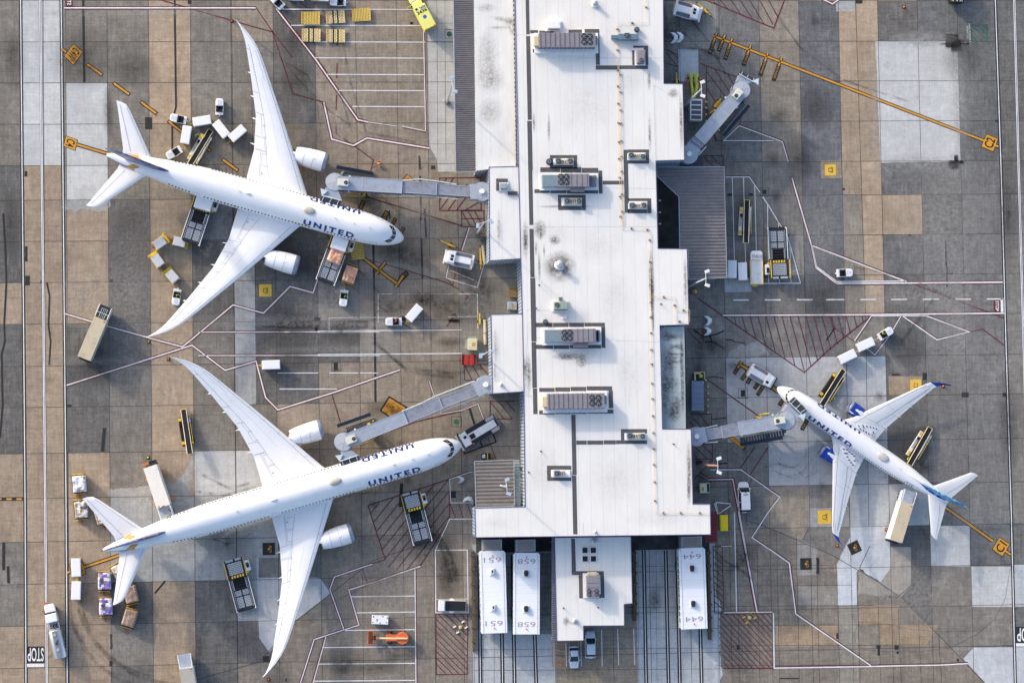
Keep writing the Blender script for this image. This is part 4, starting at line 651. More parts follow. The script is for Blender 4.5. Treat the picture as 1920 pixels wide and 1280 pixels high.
def twin(px, fans, label, cols=(GLASSY, SAGE), z0=ZM, g='small condenser pairs on the main roof'):
    t, w, d, f = unit_at('condenser_rack', label, 'air conditioner', px, z0, z0 + 1.1, g); MB().box(-w / 2, w / 2, -d / 2, d / 2, .05, .3).build('frame', CURB, t, .02); MB().box(-w * .1, w * .2, -d / 2 + .25, d / 2 - .3, .301, .75).build('pipe_tray', BEIGE, t, .03); p = MB()
    for k in range(4): x = -w * .18 + k * w * .11; p.tube([(x, d * .3, .35), (x + .1, d * .3, .8), (x + .15, -d * .2, .8)], .05, 6)
    p.build('pipework', pm('rust_pipe', (96, 62, 48), .7), t)
    for i, q in enumerate(fans):
        x, y = f(*q); b = MB().box(x - .5, x + .5, y - .5, y + .5, .301, 1.1).build('condenser', cols[i % 2], t, .04); fan(t, x, y, 1.1, .4)
twin((1040, 297.5, 1075, 308), [(1047, 302), (1069.5, 302)], 'twin-fan condenser rack beside the round tank above the glazed chiller'); twin((1177.5, 287, 1210, 299), [(1183.5, 291), (1205.5, 293.5)], 'twin-fan condenser rack with pale green boxes at the upper right of the roof', (SAGE, SAGE)); twin((1055, 371.5, 1090, 384), [(1063, 376.5), (1085.5, 376.5)], 'twin-fan condenser rack just below the upper glazed chiller'); twin((1179, 380, 1213, 391), [(1185.5, 385), (1207.5, 384.5)], 'twin-fan condenser rack near the dark recess at the right roof edge'); twin((1172, 811.5, 1211, 824.5), [(1181, 816.5), (1204.5, 817.5)], 'twin-fan condenser rack on the wide lower right part of the roof'); twin((1034, 881, 1070, 893.5), [(1044, 887)], 'single-fan condenser rack in a beige tray near the lower left of the roof')
def duct_unit():
    t, w, d, f = unit_at('duct_unit', 'stepped blue-grey duct unit with one fan beside a round tank', 'air conditioner', (1146, 62, 1198, 74), ZM, ZM + 1.6)
    a, b, c, e = (f(x, 0)[0] for x in (1146, 1159, 1170, 1180)); MB().box(a, b - .01, -.35, .3, .1, 1.0).build('outlet_duct', STEELB, t, .04); MB().box(b, c - .01, -.55, .5, .1, 1.3).build('duct_section', STEELB, t, .04); MB().box(c, e, -.6, .6, .1, 1.6).build('fan_box', STEELB, t, .04); MB().box(e + .01, w / 2, -.6, .45, .1, 1.5).build('filter_box', STEELB, t, .04); fan(t, *f(1175, 67), 1.6, .42)
duct_unit()
def simple_unit(px, h, label, m, fans=(), z0=ZM, r=.4, curb=True, name='condenser_unit'):
    t, w, d, f = unit_at(name, label, 'air conditioner', px, z0, z0 + h)
    if curb: MB().box(-w / 2 - .25, w / 2 + .25, -d / 2 - .25, d / 2 + .25, 0, .25).build('curb', CURB, t)
    MB().box(-w / 2, w / 2, -d / 2, d / 2, .251, h).build('housing', m, t, .06); s = MB()
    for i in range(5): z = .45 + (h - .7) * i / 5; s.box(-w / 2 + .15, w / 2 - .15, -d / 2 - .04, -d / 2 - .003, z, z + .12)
    s.build('louvre', pm('louvre_grey', (92, 88, 98), .6), t); MB().box(-w / 2 + .15, w / 2 - .15, -d / 2 + .15, d / 2 - .15, h + .002, h + .03).build('lid', m, t)
    for q in fans: fan(t, *f(*q), h + .03, r)
    return t
simple_unit((1194.5, 94, 1209.5, 118), 1.6, 'upright lilac condenser with one fan near the right roof edge', LILAC, [(1202.5, 113)], r=.36); simple_unit((1039, 566, 1065, 580), 1.8, 'sage green rooftop unit with one fan left of centre', SAGE, [(1044.5, 571.5)], r=.4); simple_unit((1048, 557, 1055, 563), 1.2, 'small blue-grey box just above the sage green unit', STEELB, curb=False); simple_unit((1026, 40, 1051, 54), 1.2, 'plain white hatch box above the long upper chiller', CURB, name='roof_hatch'); simple_unit((937.5, 343.5, 951.5, 354), 1.1, 'small pale grey unit on the roof of the upper left wing', GALV, z0=ZM - .25); simple_unit((1053, 592, 1063, 598), .6, 'small white hatch below the sage green unit', CURB, curb=False, name='roof_hatch')
def tank(x, y, r, h, label, m=DARK, z0=ZM, name='roof_tank', cat='tank'):
    c = P(x, y, z0 + h); t = thing(name, label, cat, (c.x, c.y, z0)); MB().cyl((0, 0), r, 0, h, 20).build('shell', m, t, .03); MB().cyl((0, 0), r * .72, h + .002, h + .06, 18).build('lid', STEELB, t); MB().cyl((0, 0), r * .2, h + .061, h + .15, 10).build('cap', DARK, t)
tank(1194.5, 55, .46, .8, 'round dark rimmed tank beside the blue-grey duct unit'); tank(1030, 303, .55, .7, 'round dark rimmed tank left of a twin-fan rack'); tank(1023, 602.5, .42, .7, 'round dark rimmed tank above the middle glazed chiller'); tank(1243, 612.5, .4, .6, 'round pale tank at the top corner of the dirty low roof', GALV, 9.3)
def vent(x, y, label, s=1.0, z0=ZM):
    c = P(x, y, z0 + .8); t = thing('roof_vent', label, 'vent', (c.x, c.y, z0)); MB().cyl((0, 0), .55 * s, 0, .35 * s, 16, 0, .4 * s).build('base', CURB, t); MB().cyl((0, 0), .26 * s, .36 * s, .95 * s, 16).build('pipe', GALV, t); MB().cyl((0, 0), .42 * s, .96 * s, 1.1 * s, 16, 0, .2 * s).build('cap', GALV, t)
vent(1049, 497, 'white exhaust vent in a round black soot stain left of centre', 1.6); vent(1115.5, 7, 'white exhaust vent in a faint soot stain at the top edge', 1.2); vent(1115, 1015, 'small round vent on the annex roof above the skylights', .8, 6.2); vent(1053, 500, 'second white flue standing in the round soot stain', 1.0); vent(1117, 997, 'small grey vent pipe at the lower edge of the main roof', .55); vent(1078, 1164, 'stubby blackened flue near the lower left of the annex roof', .8, 6.2); vent(940, 721, 'small round vent on a brown square on the lower left wing', .7, ZM - .25)
def mast(x, y, label, h=1.6, z0=ZM):
    c = P(x, y, z0); b = MB().cyl((0, 0), .14, 0, .12, 10); b.tube([(0, 0, .1), (0, 0, h)], [.05, .03], 6); b.cyl((0, 0), .07, h, h + .1, 8); tag(b.build('roof_post', pm('dark_post', (60, 60, 66), .6), None, 0, False, (c.x, c.y, z0)), label, 'roof post', 'slim posts standing on the roofs')
for x, y, l in ((1010.5, 534.5, 'slim roof post left of the soot-stained vent, above the sage unit'), (1005, 578, 'slim roof post close to the left mat strip at mid roof'), (1014, 845.5, 'slim roof post above the single-fan condenser rack'), (1262.5, 832, 'slim roof post on the wide lower right roof corner'), (991, 885, 'slim roof post with a base block near the lower left roof edge'), (1239, 570, 'slim leaning roof post on the right wing beside the gas pipe'), (1121, 1138, 'slim roof post on the annex roof below the chiller'), (1056.5, 1139, 'slim roof post on the annex roof left of the chiller')): mast(x, y, l, z0=6.2 if y > 1010 else ZM)
# gas pipes on little blocks
PIPE = pm('yellow_gas_pipe', (222, 190, 130), .5); BLOCKM = pm('pipe_block', (62, 52, 44), .8)
_pb = None
def gas_pipe(px, label, step=2.9, z=ZM):
    global _pb
    c = P(*px[0], z); q = [P(*p, z + .25) - c for p in px]; t = thing('gas_pipe', label, 'gas pipe', (c.x, c.y, z)); MB().tube([(v.x, v.y, .28) for v in q], .04, 6).build('pipe', PIPE, t)
    for i in range(len(q) - 1):
        d = q[i + 1] - q[i]; n = max(1, int(d.length / step))
        for k in range(n):
            p = q[i] + d * (k + .3 + .3 * random.random()) / n
            if _pb is None: _pb = MB().box(-.17, .17, -.14, .14, 0, .22).build('pipe_support', BLOCKM, t); o = _pb
            else: o = bpy.data.objects.new('pipe_support', _pb.data); COL.objects.link(o); o.parent = t
            o.location = (p.x, p.y, .005)
gas_pipe([(1211, -5), (1213, 43), (1157.5, 43.5), (1160, 250), (1164, 428), (1212, 428.5), (1218, 434), (1219.5, 520), (1221, 640), (1224, 765), (1227, 890), (1229, 961), (1330, 961)], 'long thin yellow gas pipe running the whole length of the right half of the roof')
gas_pipe([(1163, 131), (1166, 340), (1167.5, 422)], 'short second yellow pipe parallel to the long one in the upper half'); gas_pipe([(1222, 556), (1265, 556.5), (1265.5, 602), (1293, 603), (1293.5, 581.5), (1266, 581)], 'angular yellow pipe loop on the right wing of the roof')
# ================================================================ aircraft
AWHITE = pm('aircraft_white', (229, 230, 234), .32, 0, .035, .35, .05, .5); AGREY = pm('wing_grey', (206, 210, 216), .4, 0, .03, .6, .05); SEAM = pm('panel_seam', (142, 144, 152), .6); ABLUE = pm('livery_blue', (14, 46, 128), .35); NAVY = pm('livery_navy', (28, 38, 92), .35); GOLD = pm('livery_gold', (188, 140, 70), .4); NACB = pm('nacelle_blue', (16, 56, 160), .3); LIP = pm('polished_lip', (136, 142, 160), .35, .3, .03); GLASS = pm('cockpit_glass', (26, 24, 34), .08, 0, .1, 1, 0, .6); TITAN = pm('exhaust_metal', (96, 88, 84), .4, .8); WHITE2 = pm('second_white', (228, 230, 236), .4, 0, .02, .5)
def globe_mat(name, a, b, c):
    k = NT(name); v = k.n('TexVoronoi'); v.feature = 'DISTANCE_TO_EDGE'; k.l(k.coord((.55, .55, .55)), v.inputs['Vector']); v.inputs['Scale'].default_value = 1
    col = k.mix(k.rng(k.noise(.5, 2), .4, .6, 0, 1), rgb(a), rgb(b)); col = k.mix(k.rng(v.outputs['Distance'], .02, .05, 1, 0), col, rgb(c)); k.l(col, k.b.inputs['Base Color']); k.b.inputs['Roughness'].default_value = .35; return k.m
TAIL_OLD = globe_mat('tail_livery_old', (44, 60, 118), (78, 102, 158), (160, 140, 100)); TAIL_NEW = globe_mat('tail_livery_new', (18, 34, 110), (40, 130, 200), (110, 190, 230))
def lerp_tab(tab, s):
    if s <= tab[0][0]: return tab[0][1:]
    for a, b in zip(tab, tab[1:]):
        if s <= b[0]:
            t = (s - a[0]) / (b[0] - a[0]); return tuple(p + (q - p) * t for p, q in zip(a[1:], b[1:]))
    return tab[-1][1:]
class Plane:
    def __init__(s, name, label, nose, tail, L, spec, zn, zt):
        s.sp = spec; s.L = L; a = P(*nose, zn); b = P(*tail, zt); d = (a - b); s.len_meas = Vector((d.x, d.y)).length
        s.yaw = math.atan2(d.y, d.x); m = (a + b) / 2; u = Vector((math.cos(s.yaw), math.sin(s.yaw), 0)); org = Vector((m.x, m.y, 0)) + u * (L / 2)
        s.t = thing(name, label, 'airliner', org, s.yaw); s.tab = spec['fus'](L); print('PLANE', label[:30], 'measured length', round(s.len_meas, 2), 'built', L)
    def surf(s, x, th, off=0.0):
        hw, zb, zt = lerp_tab(s.tab, x); c = (zb + zt) / 2; h = (zt - zb) / 2; return Vector((-x, (hw + off) * math.sin(th), c + (h + off) * math.cos(th)))
    def fuselage(s):
        st = []; x = 0
        for a, b in zip(s.tab, s.tab[1:]):
            n = max(1, int((b[0] - a[0]) / 1.2)); st += [a[0] + (b[0] - a[0]) * k / n for k in range(n)]
        st.append(s.L); N = 48; rings = [[s.surf(q, 2 * math.pi * k / N) for k in range(N)] for q in st]
        return MB().loft(rings).build('fuselage', AWHITE, s.t, 0, True)
    def patch(s, name, poly, m, off=.012, parent=None, n=10):
        "a decal polygon given in (station, angle) that follows the skin"
        bm = bmesh.new(); f = bm.faces.new([bm.verts.new((p[0], p[1], 0)) for p in poly]); s.cut(bm, .5, .09)
        return s.wrap(name, bm, m, off, parent)
    def cut(s, bm, dx, dy):
        for ax, st in ((0, dx), (1, dy)):
            lo = min(v.co[ax] for v in bm.verts); hi = max(v.co[ax] for v in bm.verts); q = lo + st
            while q < hi - 1e-4:
                no = Vector((1, 0, 0)) if ax == 0 else Vector((0, 1, 0)); bmesh.ops.bisect_plane(bm, geom=bm.verts[:] + bm.edges[:] + bm.faces[:], plane_co=no * q, plane_no=no); q += st
    def wrap(s, name, bm, m, off, parent):
        for v in bm.verts: v.co = s.surf(v.co.x, v.co.y, off)
        me = bpy.data.meshes.new(name); bm.to_mesh(me); bm.free(); me.materials.append(m); o = bpy.data.objects.new(name, me); COL.objects.link(o); o.parent = parent or s.t; return o
    def lettering(s, txt, s0, s1, th0, th1, m, bold=.035, name='airline_name'):
        "text whose left end is at station s0, right end at s1, baseline th0, cap height th1"
        v, f = text_geo(txt, 1, bold, 1.42 if txt == 'UNITED' else 1.1); bm = bmesh.new(); vs = [bm.verts.new((s0 + a * (s1 - s0), th0 + b * (th1 - th0), 0)) for a, b in v]
        for q in f:
            try: bm.faces.new([vs[i] for i in q])
            except ValueError: pass
        bmesh.ops.remove_doubles(bm, verts=bm.verts, dist=1e-5); s.cut(bm, .6, .08); return s.wrap(name, bm, m, .012, s.t)
    def windows(s, ranges, th, sides, pitch, w, h):
        me = None; x0 = 0
        for a, b in ranges:
            x = a
            while x < b:
                for sd in sides:
                    p = s.surf(x, sd * th, .008); q = s.surf(x, sd * (th + .02), .008); up = (p - q).normalized(); fw = (s.surf(x - .3, sd * th, .008) - p).normalized(); nr = fw.cross(up).normalized() * sd
                    if me is None: o = MB().loft([[(math.cos(t) * w / 2, math.sin(t) * h / 2, zz) for t in [k * math.pi / 5 for k in range(10)]] for zz in (-.02, .012)]).build('cabin_window', GLASS, s.t); me = o.data
                    else: o = bpy.data.objects.new('cabin_window', me); COL.objects.link(o); o.parent = s.t
                    M = Matrix((fw, up, fw.cross(up))).transposed().to_4x4(); M.translation = p; o.matrix_local = M
                x += pitch
    def wing_z(s, t): sp = s.sp; q = max(0, (t - sp['t0'])) / (sp['tt'] - sp['t0']); return sp['wz0'] + q * sp['wz1'] + q * q * sp['wz2']
    def le(s, t): return s.sp['off'] + lerp_tab(s.sp['LE'], t)[0]
    def te(s, t): return s.sp['off'] + lerp_tab(s.sp['TE'], t)[0]
    AF = [(0, 0), (.012, .022), (.05, .042), (.13, .062), (.28, .074), (.45, .068), (.65, .044), (.85, .018), (1, .003)]
    def af(s, u, thk):
        for a, b in zip(s.AF, s.AF[1:]):
            if u <= b[0]: return (a[1] + (b[1] - a[1]) * (u - a[0]) / (b[0] - a[0])) * thk
        return .003 * thk
    def thk(s, t): q = (t - s.sp['t0']) / (s.sp['tt'] - s.sp['t0']); return 1.0 - .3 * q
    def wtop(s, t, u, sd, off=0.0): a, b = s.le(t), s.te(t); c = b - a; return Vector((-(a + u * c), sd * t, s.wing_z(t) + s.af(u, s.thk(t)) * c - u * c * .03 + off))
    def wing(s, sd, mat, seam_list, fairs):
        sp = s.sp; ts = sp['ts']; rings = []; U = [(u, 1) for u in (1, .9, .78, .62, .45, .3, .18, .09, .04, .012)] + [(0, 1)] + [(u, -1) for u in (.02, .08, .2, .4, .6, .8, .95)]
        for t in ts:
            a, b = s.le(t), s.te(t); c = b - a; z = s.wing_z(t); rings.append([Vector((-(a + u * c), sd * t, z + (s.af(u, s.thk(t)) * c if g > 0 else -s.af(u, s.thk(t)) * c * .6) - u * c * .03)) for u, g in U])
        w = MB().loft(rings).build('wing', mat, s.t, 0, True); w.data.set_sharp_from_angle(angle=math.radians(50))
        for t, ln in fairs:
            c = s.te(t) - s.le(t); z = s.wing_z(t) - .05 - .03 * c; x0 = s.te(t) - ln * .75; rr = [(0, .03), (.2, .2), (.45, .26), (.7, .18), (1, .015)]
            MB().tube([(-(x0 + ln * a), sd * (t + ln * a * .06), z - .12 + a * .1) for a, r in rr], [r for a, r in rr], 8).build('flap_fairing', mat, w, 0, True)
        mb = MB()
        for (t0, u0), (t1, u1), wd in seam_list:
            n = max(2, int(abs(t1 - t0) / .6) + int(abs(u1 - u0) / .06)); pts = [s.wtop(t0 + (t1 - t0) * k / n, u0 + (u1 - u0) * k / n, sd, .014) for k in range(n + 1)]; L = []; R = []
            for k in range(n + 1):
                d = pts[min(k + 1, n)] - pts[max(k - 1, 0)]; nn = Vector((-d.y, d.x, 0)).normalized() * wd / 2; L.append(pts[k] + nn); R.append(pts[k] - nn)
            m = len(L); mb.add(L + R, [(k, k + 1, m + k + 1, m + k) for k in range(m - 1)])
        mb.build('panel_seams', SEAM, w); return w
    def plate(s, sd, pts, m, name, parent, off=.02):
        "thin panel lying on the wing top; pts in (t, u)"
        bm = bmesh.new(); bm.faces.new([bm.verts.new((t, u, 0)) for t, u in pts]); s.cut(bm, .8, .07)
        for v in bm.verts: v.co = s.wtop(v.co.x, min(1, max(0, v.co.y)), sd, off)
        me = bpy.data.meshes.new(name); bm.to_mesh(me); bm.free(); me.materials.append(m); o = bpy.data.objects.new(name, me); COL.objects.link(o); o.parent = parent; return o
    def engine(s, sd, t, x0, ln, r, z, shell, pyl_mat=None, blaze=None):
        x0 += s.sp['off']; N = 32; prof = [(0.0, .86), (.012, .93), (.05, .985), (.14, 1.0), (.36, .995), (.6, .93), (.78, .83), (.80, .80)]
        def ring(x, q, n=N): return [Vector((-(x0 + x * ln), sd * t + r * q * math.sin(2 * math.pi * k / n), z + r * q * math.cos(2 * math.pi * k / n) - 0.03 * x * ln * 0)) for k in range(n)]
        nac = MB().loft([ring(a, b) for a, b in prof[2:]], 0, cap=False).build('engine', shell, s.t, 0, True)
        MB().loft([ring(.09, .80), ring(.03, .80), ring(0.004, .83), ring(0, .875), ring(.012, .93), ring(.05, .992), ring(.105, 1.004)], 0, cap=False).build('intake_lip', LIP, nac, 0, True)
        f = MB().loft([ring(.095, .80), ring(.1, .05)], 0, cap=True); 
        f.build('fan_face', DARK, nac); MB().loft([ring(.06, .02), ring(.085, .16), ring(.096, .22)], 0).build('spinner', AGREY, nac, 0, True)
        # serrated nozzle, core cone
        a = ring(.80, .80, 36); b = ring(.86, .76, 36); m = MB(); m.add([q for q in a] + [ (b[k] if k % 2 else a[k] * .6 + b[k] * .4) for k in range(36)], [(k, (k + 1) % 36, 36 + (k + 1) % 36, 36 + k) for k in range(36)]); m.build('nozzle', shell, nac, 0, True)
        MB().loft([ring(.7, .6), ring(.85, .55), ring(.95, .40), ring(.96, .30)], 0).build('core_cowl', TITAN, nac, 0, True); MB().loft([ring(.9, .3), ring(1.0, .22), ring(1.1, .02)], 0).build('exhaust_cone', TITAN, nac, 0, True)
        xr = s.le(t) + 1.6; top = z + r * .96; p = []
        for x, w_, zz in ((x0 + ln * .22, .03, top - .02), (x0 + ln * .34, .22, top + .12), (x0 + ln * .7, .26, s.wing_z(t) + .1), (xr, .22, s.wing_z(t) + .25), (xr + 2, .05, s.wing_z(t) + .12)):
            p.append([Vector((-x, sd * t - w_, z)), Vector((-x, sd * t - w_, zz - .08)), Vector((-x, sd * t - w_ * .5, zz)), Vector((-x, sd * t + w_ * .5, zz)), Vector((-x, sd * t + w_, zz - .08)), Vector((-x, sd * t + w_, z))])
        MB().loft(p).build('pylon', pyl_mat or shell, nac, 0, True)
        m = MB()
        for x in (.36, .6): # cowl joints
            q0 = ring(x, 1.002 if x < .5 else .938); q1 = ring(x + .008, 1.002 if x < .5 else .935); m.add(q0 + q1, [(k, (k + 1) % N, N + (k + 1) % N, N + k) for k in range(N)])
        m.build('cowl_joint', pm('cowl_grey', (140, 142, 150), .5), nac)
        if blaze:
            w = []
            for k in range(9): u = k / 8; x = .34 + u * .5; q = lerp_tab([(a, b) for a, b in prof], x)[0]; hw_ = .05 + .33 * math.sin(min(1, u * 1.6) * math.pi / 2) * (1 - .2 * u); w.append([Vector((-(x0 + x * ln), sd * t + (r * q + .015) * math.sin(a), z + (r * q + .015) * math.cos(a))) for a in (-hw_, -hw_ / 2, 0, hw_ / 2, hw_)])
            MB().loft(w, 0, cap=False, wrap=False).build('cowl_flash', blaze, nac, 0, True); sx = .16; q = r * 1.0 + .015
            MB().loft([[Vector((-(x0 + x * ln), sd * t + q * math.sin(a), z + q * math.cos(a))) for a in (-sd * .75 - .12, -sd * .75 + .12)] for x in (.1, .2, .3)], 0, cap=False, wrap=False).build('nacelle_strake_patch', blaze, nac)
        return nac
    def surf3(s, name, secs, mat, parent=None, vert=False, sd=1, thick=.10):
        "stabiliser from sections (le x, te x, span pos, z)"
        rings = []
        for a, b, t, z in secs:
            c = b - a; prof = [(1, 0), (.7, .45), (.35, 1), (.12, .75), (.03, .4), (0, 0), (.03, -.4), (.12, -.75), (.35, -1), (.7, -.45)]; h = c * thick / 2
            rings.append([Vector((-(a + u * c), (v * h if vert else sd * t), (z if vert else z + v * h))) for u, v in prof])
        o = MB().loft(rings).build(name, mat, parent or s.t, 0, True); o.data.set_sharp_from_angle(angle=math.radians(50)); return o
    def strip(s, name, pts, w, m, parent, z=.02):
        mb = MB(); mb.ribbon([(p[0], p[1]) for p in pts], w, 0); n = len(pts)
        mb.v = [(mb.v[i][0], mb.v[i][1], pts[i % n][2] + z) for i in range(2 * n)]; return mb.build(name, m, parent)
    def dome(s, x, lx, ly, h, m, th=0.0, name='antenna_dome'):
        c = s.surf(x, th, 0); rings = [[Vector((c.x + lx * q * math.cos(a), c.y + ly * q * math.sin(a), s.surf(-(c.x + lx * q * math.cos(a)), math.asin(max(-1, min(1, (c.y + ly * q * math.sin(a)) / lerp_tab(s.tab, x)[0])))).z + (h * math.sqrt(max(0, 1 - q ** 2.5)) if q < 1 else -.02))) for a in [2 * math.pi * k / 24 for k in range(24)]] for q in (1.0, .97, .9, .75, .5, .05)]
        return MB().loft(rings).build(name, m, s.t, 0, True)
    def blade(s, x, h=.35, l=.4, m=None): c = s.surf(x, 0); MB().loft([[Vector((c.x + l / 2, 0, c.z - .03)), Vector((c.x, .04, c.z - .03)), Vector((c.x - l / 2, 0, c.z - .03)), Vector((c.x, -.04, c.z - .03))], [Vector((c.x, 0, c.z + h)), Vector((c.x - l * .3, .02, c.z + h)), Vector((c.x - l * .6, 0, c.z + h)), Vector((c.x - l * .3, -.02, c.z + h))]]).build('blade_antenna', m or AGREY, s.t)
    def gear(s, x, ys, r, w, truck, z=0):
        for y in ys:
            m = MB()
            for dx in truck:
                for dy in (-.5 * w * 2.2, .5 * w * 2.2): m.wheel(-x + dx, y + dy, r, w)
            g = m.build('landing_gear', BLACK, s.t, .03); MB().tube([(-x, y, r), (-x, y * .95, 3.4)], .16, 10).build('strut', GALV, g)
    def door(s, x, th, w, h, sd):
        "door outline on the skin"
        mb = MB(); r = lerp_tab(s.tab, x)[0]; dt = h / r; q = [(x - w / 2, th), (x + w / 2, th), (x + w / 2, th + dt), (x - w / 2, th + dt)]
        pts = []
        for i in range(4):
            a, b = q[i], q[(i + 1) % 4]; pts += [(a[0] + (b[0] - a[0]) * k / 5, a[1] + (b[1] - a[1]) * k / 5) for k in range(5)]
        n = len(pts); cx = x; ct = th + dt / 2; I = [s.surf(cx + (p[0] - cx) * .95, sd * (ct + (p[1] - ct) * .95), .012) for p in pts]; O = [s.surf(p[0], sd * p[1], .012) for p in pts]
        mb.add(I + O, [(k, (k + 1) % n, n + (k + 1) % n, n + k) for k in range(n)]); mb.build('door_outline', SEAM, s.t)
def fus787(L): return [(0, .02, 4.0, 4.06), (.12, .38, 3.66, 4.42), (.35, .68, 3.36, 4.74), (.8, 1.06, 2.96, 5.14), (1.6, 1.52, 2.5, 5.76), (2.5, 1.9, 2.2, 6.36), (3.5, 2.22, 2.0, 6.92), (5, 2.55, 1.86, 7.38), (7, 2.79, 1.79, 7.66), (9, 2.885, 1.78, 7.75), (L - 23, 2.885, 1.78, 7.75), (L - 19, 2.81, 2.0, 7.75), (L - 15, 2.56, 2.6, 7.73), (L - 11, 2.17, 3.4, 7.68), (L - 7, 1.66, 4.35, 7.5), (L - 4, 1.2, 5.1, 7.22), (L - 2, .8, 5.65, 6.98), (L - .7, .45, 6.0, 6.8), (L, .2, 6.25, 6.62)]
SP787 = dict(fus=fus787, t0=2.4, tt=30.1, wz0=3.1, wz1=1.6, wz2=2.2, ts=[1.5, 2.6, 3.2, 4.5, 6.5, 8.5, 10.5, 12.5, 14.5, 16.5, 18.5, 20.9, 23, 25, 26.3, 27.3, 28.2, 29.0, 29.6, 30.0],
    LE=[(1.5, -1.1), (2.6, .0), (3.2, .55), (16.3, 9.2), (24.6, 14.85), (26.2, 16.1), (27.3, 17.2), (28.4, 18.6), (29.3, 20.0), (30.0, 21.3)], TE=[(1.5, 12.05), (2.6, 12.05), (8.5, 12.1), (14.5, 13.4), (20.9, 16.05), (26.3, 18.5), (27.5, 19.15), (28.8, 20.1), (29.6, 20.9), (30.0, 21.45)])
def lines787():
    z = [((3.4, .10), (26, .13), .07), ((3.6, .62), (8.6, .72), .06), ((8.6, .70), (26.5, .74), .06), ((3.2, .80), (8.6, .84), .05)]
    for t in (8.6, 10.9, 15, 18.5, 22, 25.6): z.append(((t, .70 if t < 23 else .74), (t + .15, .985), .06))
    for t in (6, 8.5, 11.5, 14.5, 17.5, 20.5, 23.5): z.append(((t, .0), (t - .15, .11), .05))
    for a, b in ((4, 6), (6.2, 8.2), (11.2, 13), (13.2, 15)): z += [((a, .66), (a, .80), .05), ((a, .80), (b, .80), .05), ((b, .80), (b, .68), .05)]
    return z + [((26.2, .1), (29.3, .45), .05), ((21, .3), (25.8, .32), .03), ((9, .4), (21, .45), .02)]
def make787(name, label, nose, tail, L, off, doors_s, win_s, uni, dome_x, stab_tail=True):
    sp = dict(SP787); sp['off'] = off; p = Plane(name, label, nose, tail, L, sp, 4.1, 6.4); p.fuselage()
    for sd in (1, -1):
        w = p.wing(sd, AWHITE, lines787(), ((9.3, 3.4), (13.8, 3.0), (17.6, 2.6), (21.6, 2.2)))
        p.engine(sd, 9.85, -1.4, 7.2, 1.86, 2.45, AWHITE)
        # drooped flaperon plate, slightly raised
        p.plate(sd, [(8.8, .74), (10.7, .75), (10.75, .985), (8.85, .985)], WHITE2, 'flaperon', w, .05); p.plate(sd, [(20, .77), (25.4, .78), (25.4, .98), (20, .98)], WHITE2, 'aileron', w, .03)
        T_ = L - 7.9
        h = p.surf3('horizontal_stabiliser', [(T_ - .9, T_ + 5.2, .6, 5.9), (T_ + .2, T_ + 5.35, 1.9, 6.05), (T_ + 6.0, T_ + 8.3, 8.9, 6.7), (T_ + 6.9, T_ + 8.7, 9.7, 6.78), (T_ + 7.9, T_ + 8.8, 9.92, 6.8)], AWHITE, sd=sd)
        p.strip('elevator_seam', [(-(T_ + 3.9), sd * 1.7, 6.22), (-(T_ + 5.9), sd * 5.5, 6.5), (-(T_ + 8.0), sd * 9.4, 6.86)], .07, SEAM, h, .02); p.strip('leading_edge_seam', [(-(T_ + .9), sd * 1.9, 6.3), (-(T_ + 3.7), sd * 5.5, 6.55), (-(T_ + 6.7), sd * 9.2, 6.86)], .05, SEAM, h, .02)
    F0 = L - 13.2
    f = p.surf3('tail_fin', [(F0 + .2, F0 + 9.6, 0, 6.9), (F0 + 2.2, F0 + 9.9, 0, 8.2), (F0 + 8.4, F0 + 12.3, 0, 15.6), (F0 + 9.6, F0 + 12.7, 0, 16.7), (F0 + 10.6, F0 + 12.8, 0, 16.95)], TAIL_OLD, vert=True, thick=.09)
    # gold sweep round the tail cone, dark blue saddle under the fin
    for sd in (1, -1):
        p.patch('gold_tail_band', [(L - 6.6, sd * .42), (L - 5.2, sd * .35), (L - 4.1, sd * .9), (L - 4.6, sd * 1.6), (L - 6.0, sd * 2.1), (L - 7.4, sd * 2.3), (L - 5.7, sd * 1.5), (L - 5.6, sd * .95)], GOLD); 0
        p.patch('lower_blue_stripe', [(L - 4.2, sd * 1.1), (L - .8, sd * 1.2), (L - .6, sd * 1.7), (L - 4.4, sd * 1.8)], NAVY)
        a0, a1, t0, t1 = uni
        p.lettering('UNITED', a0 if sd > 0 else a1, a1 if sd > 0 else a0, sd * (t0 + (.07 if sd > 0 else .02)), sd * (t1 + (.10 if sd > 0 else .02)), ABLUE, .05)
        # two front panes and a side pane of the flight deck
        p.patch('cockpit_window', [(1.55, sd * .03), (2.2, sd * .03), (2.5, sd * .42), (1.72, sd * .52)], GLASS, .01); p.patch('cockpit_window', [(1.78, sd * .56), (2.55, sd * .46), (3.35, sd * .78), (2.45, sd * .98)], GLASS, .01)
        for x in doors_s: p.door(x, 1.0, 1.2, 1.9, sd)
    p.windows(win_s, 1.20, (1, -1), .635, .34, .5)
    p.dome(dome_x, 1.15, .72, .36, pm('dome_beige', (178, 172, 164), .4)); p.dome(dome_x + 11.5, .62, .22, .28, AWHITE, name='antenna_pod')
    for x in (6.5, 9.5, 13, L - 25): p.blade(x)
    p.gear(off + 9.6, (4.9, -4.9), .66, .5, (-.75, .75)); p.gear(6.2, (0,), .5, .35, (0,))
    MB().tube([(-(L - .5), 0, 6.43), (-L - .25, 0, 6.47)], [.24, .17], 12).build('auxiliary_exhaust', TITAN, p.t); return p
A1 = make787('airliner', 'shorter of the two big white twin-aisle airliners, parked nose right at the upper left', (752.5, 447), (204, 291), 55.9, 18.7, (5.2, 15.9, 38.5), [(8.6, 14.8), (17.2, 37.4), (39.8, 44)], (8.9, 18.4, 1.07, .62), 17.9)
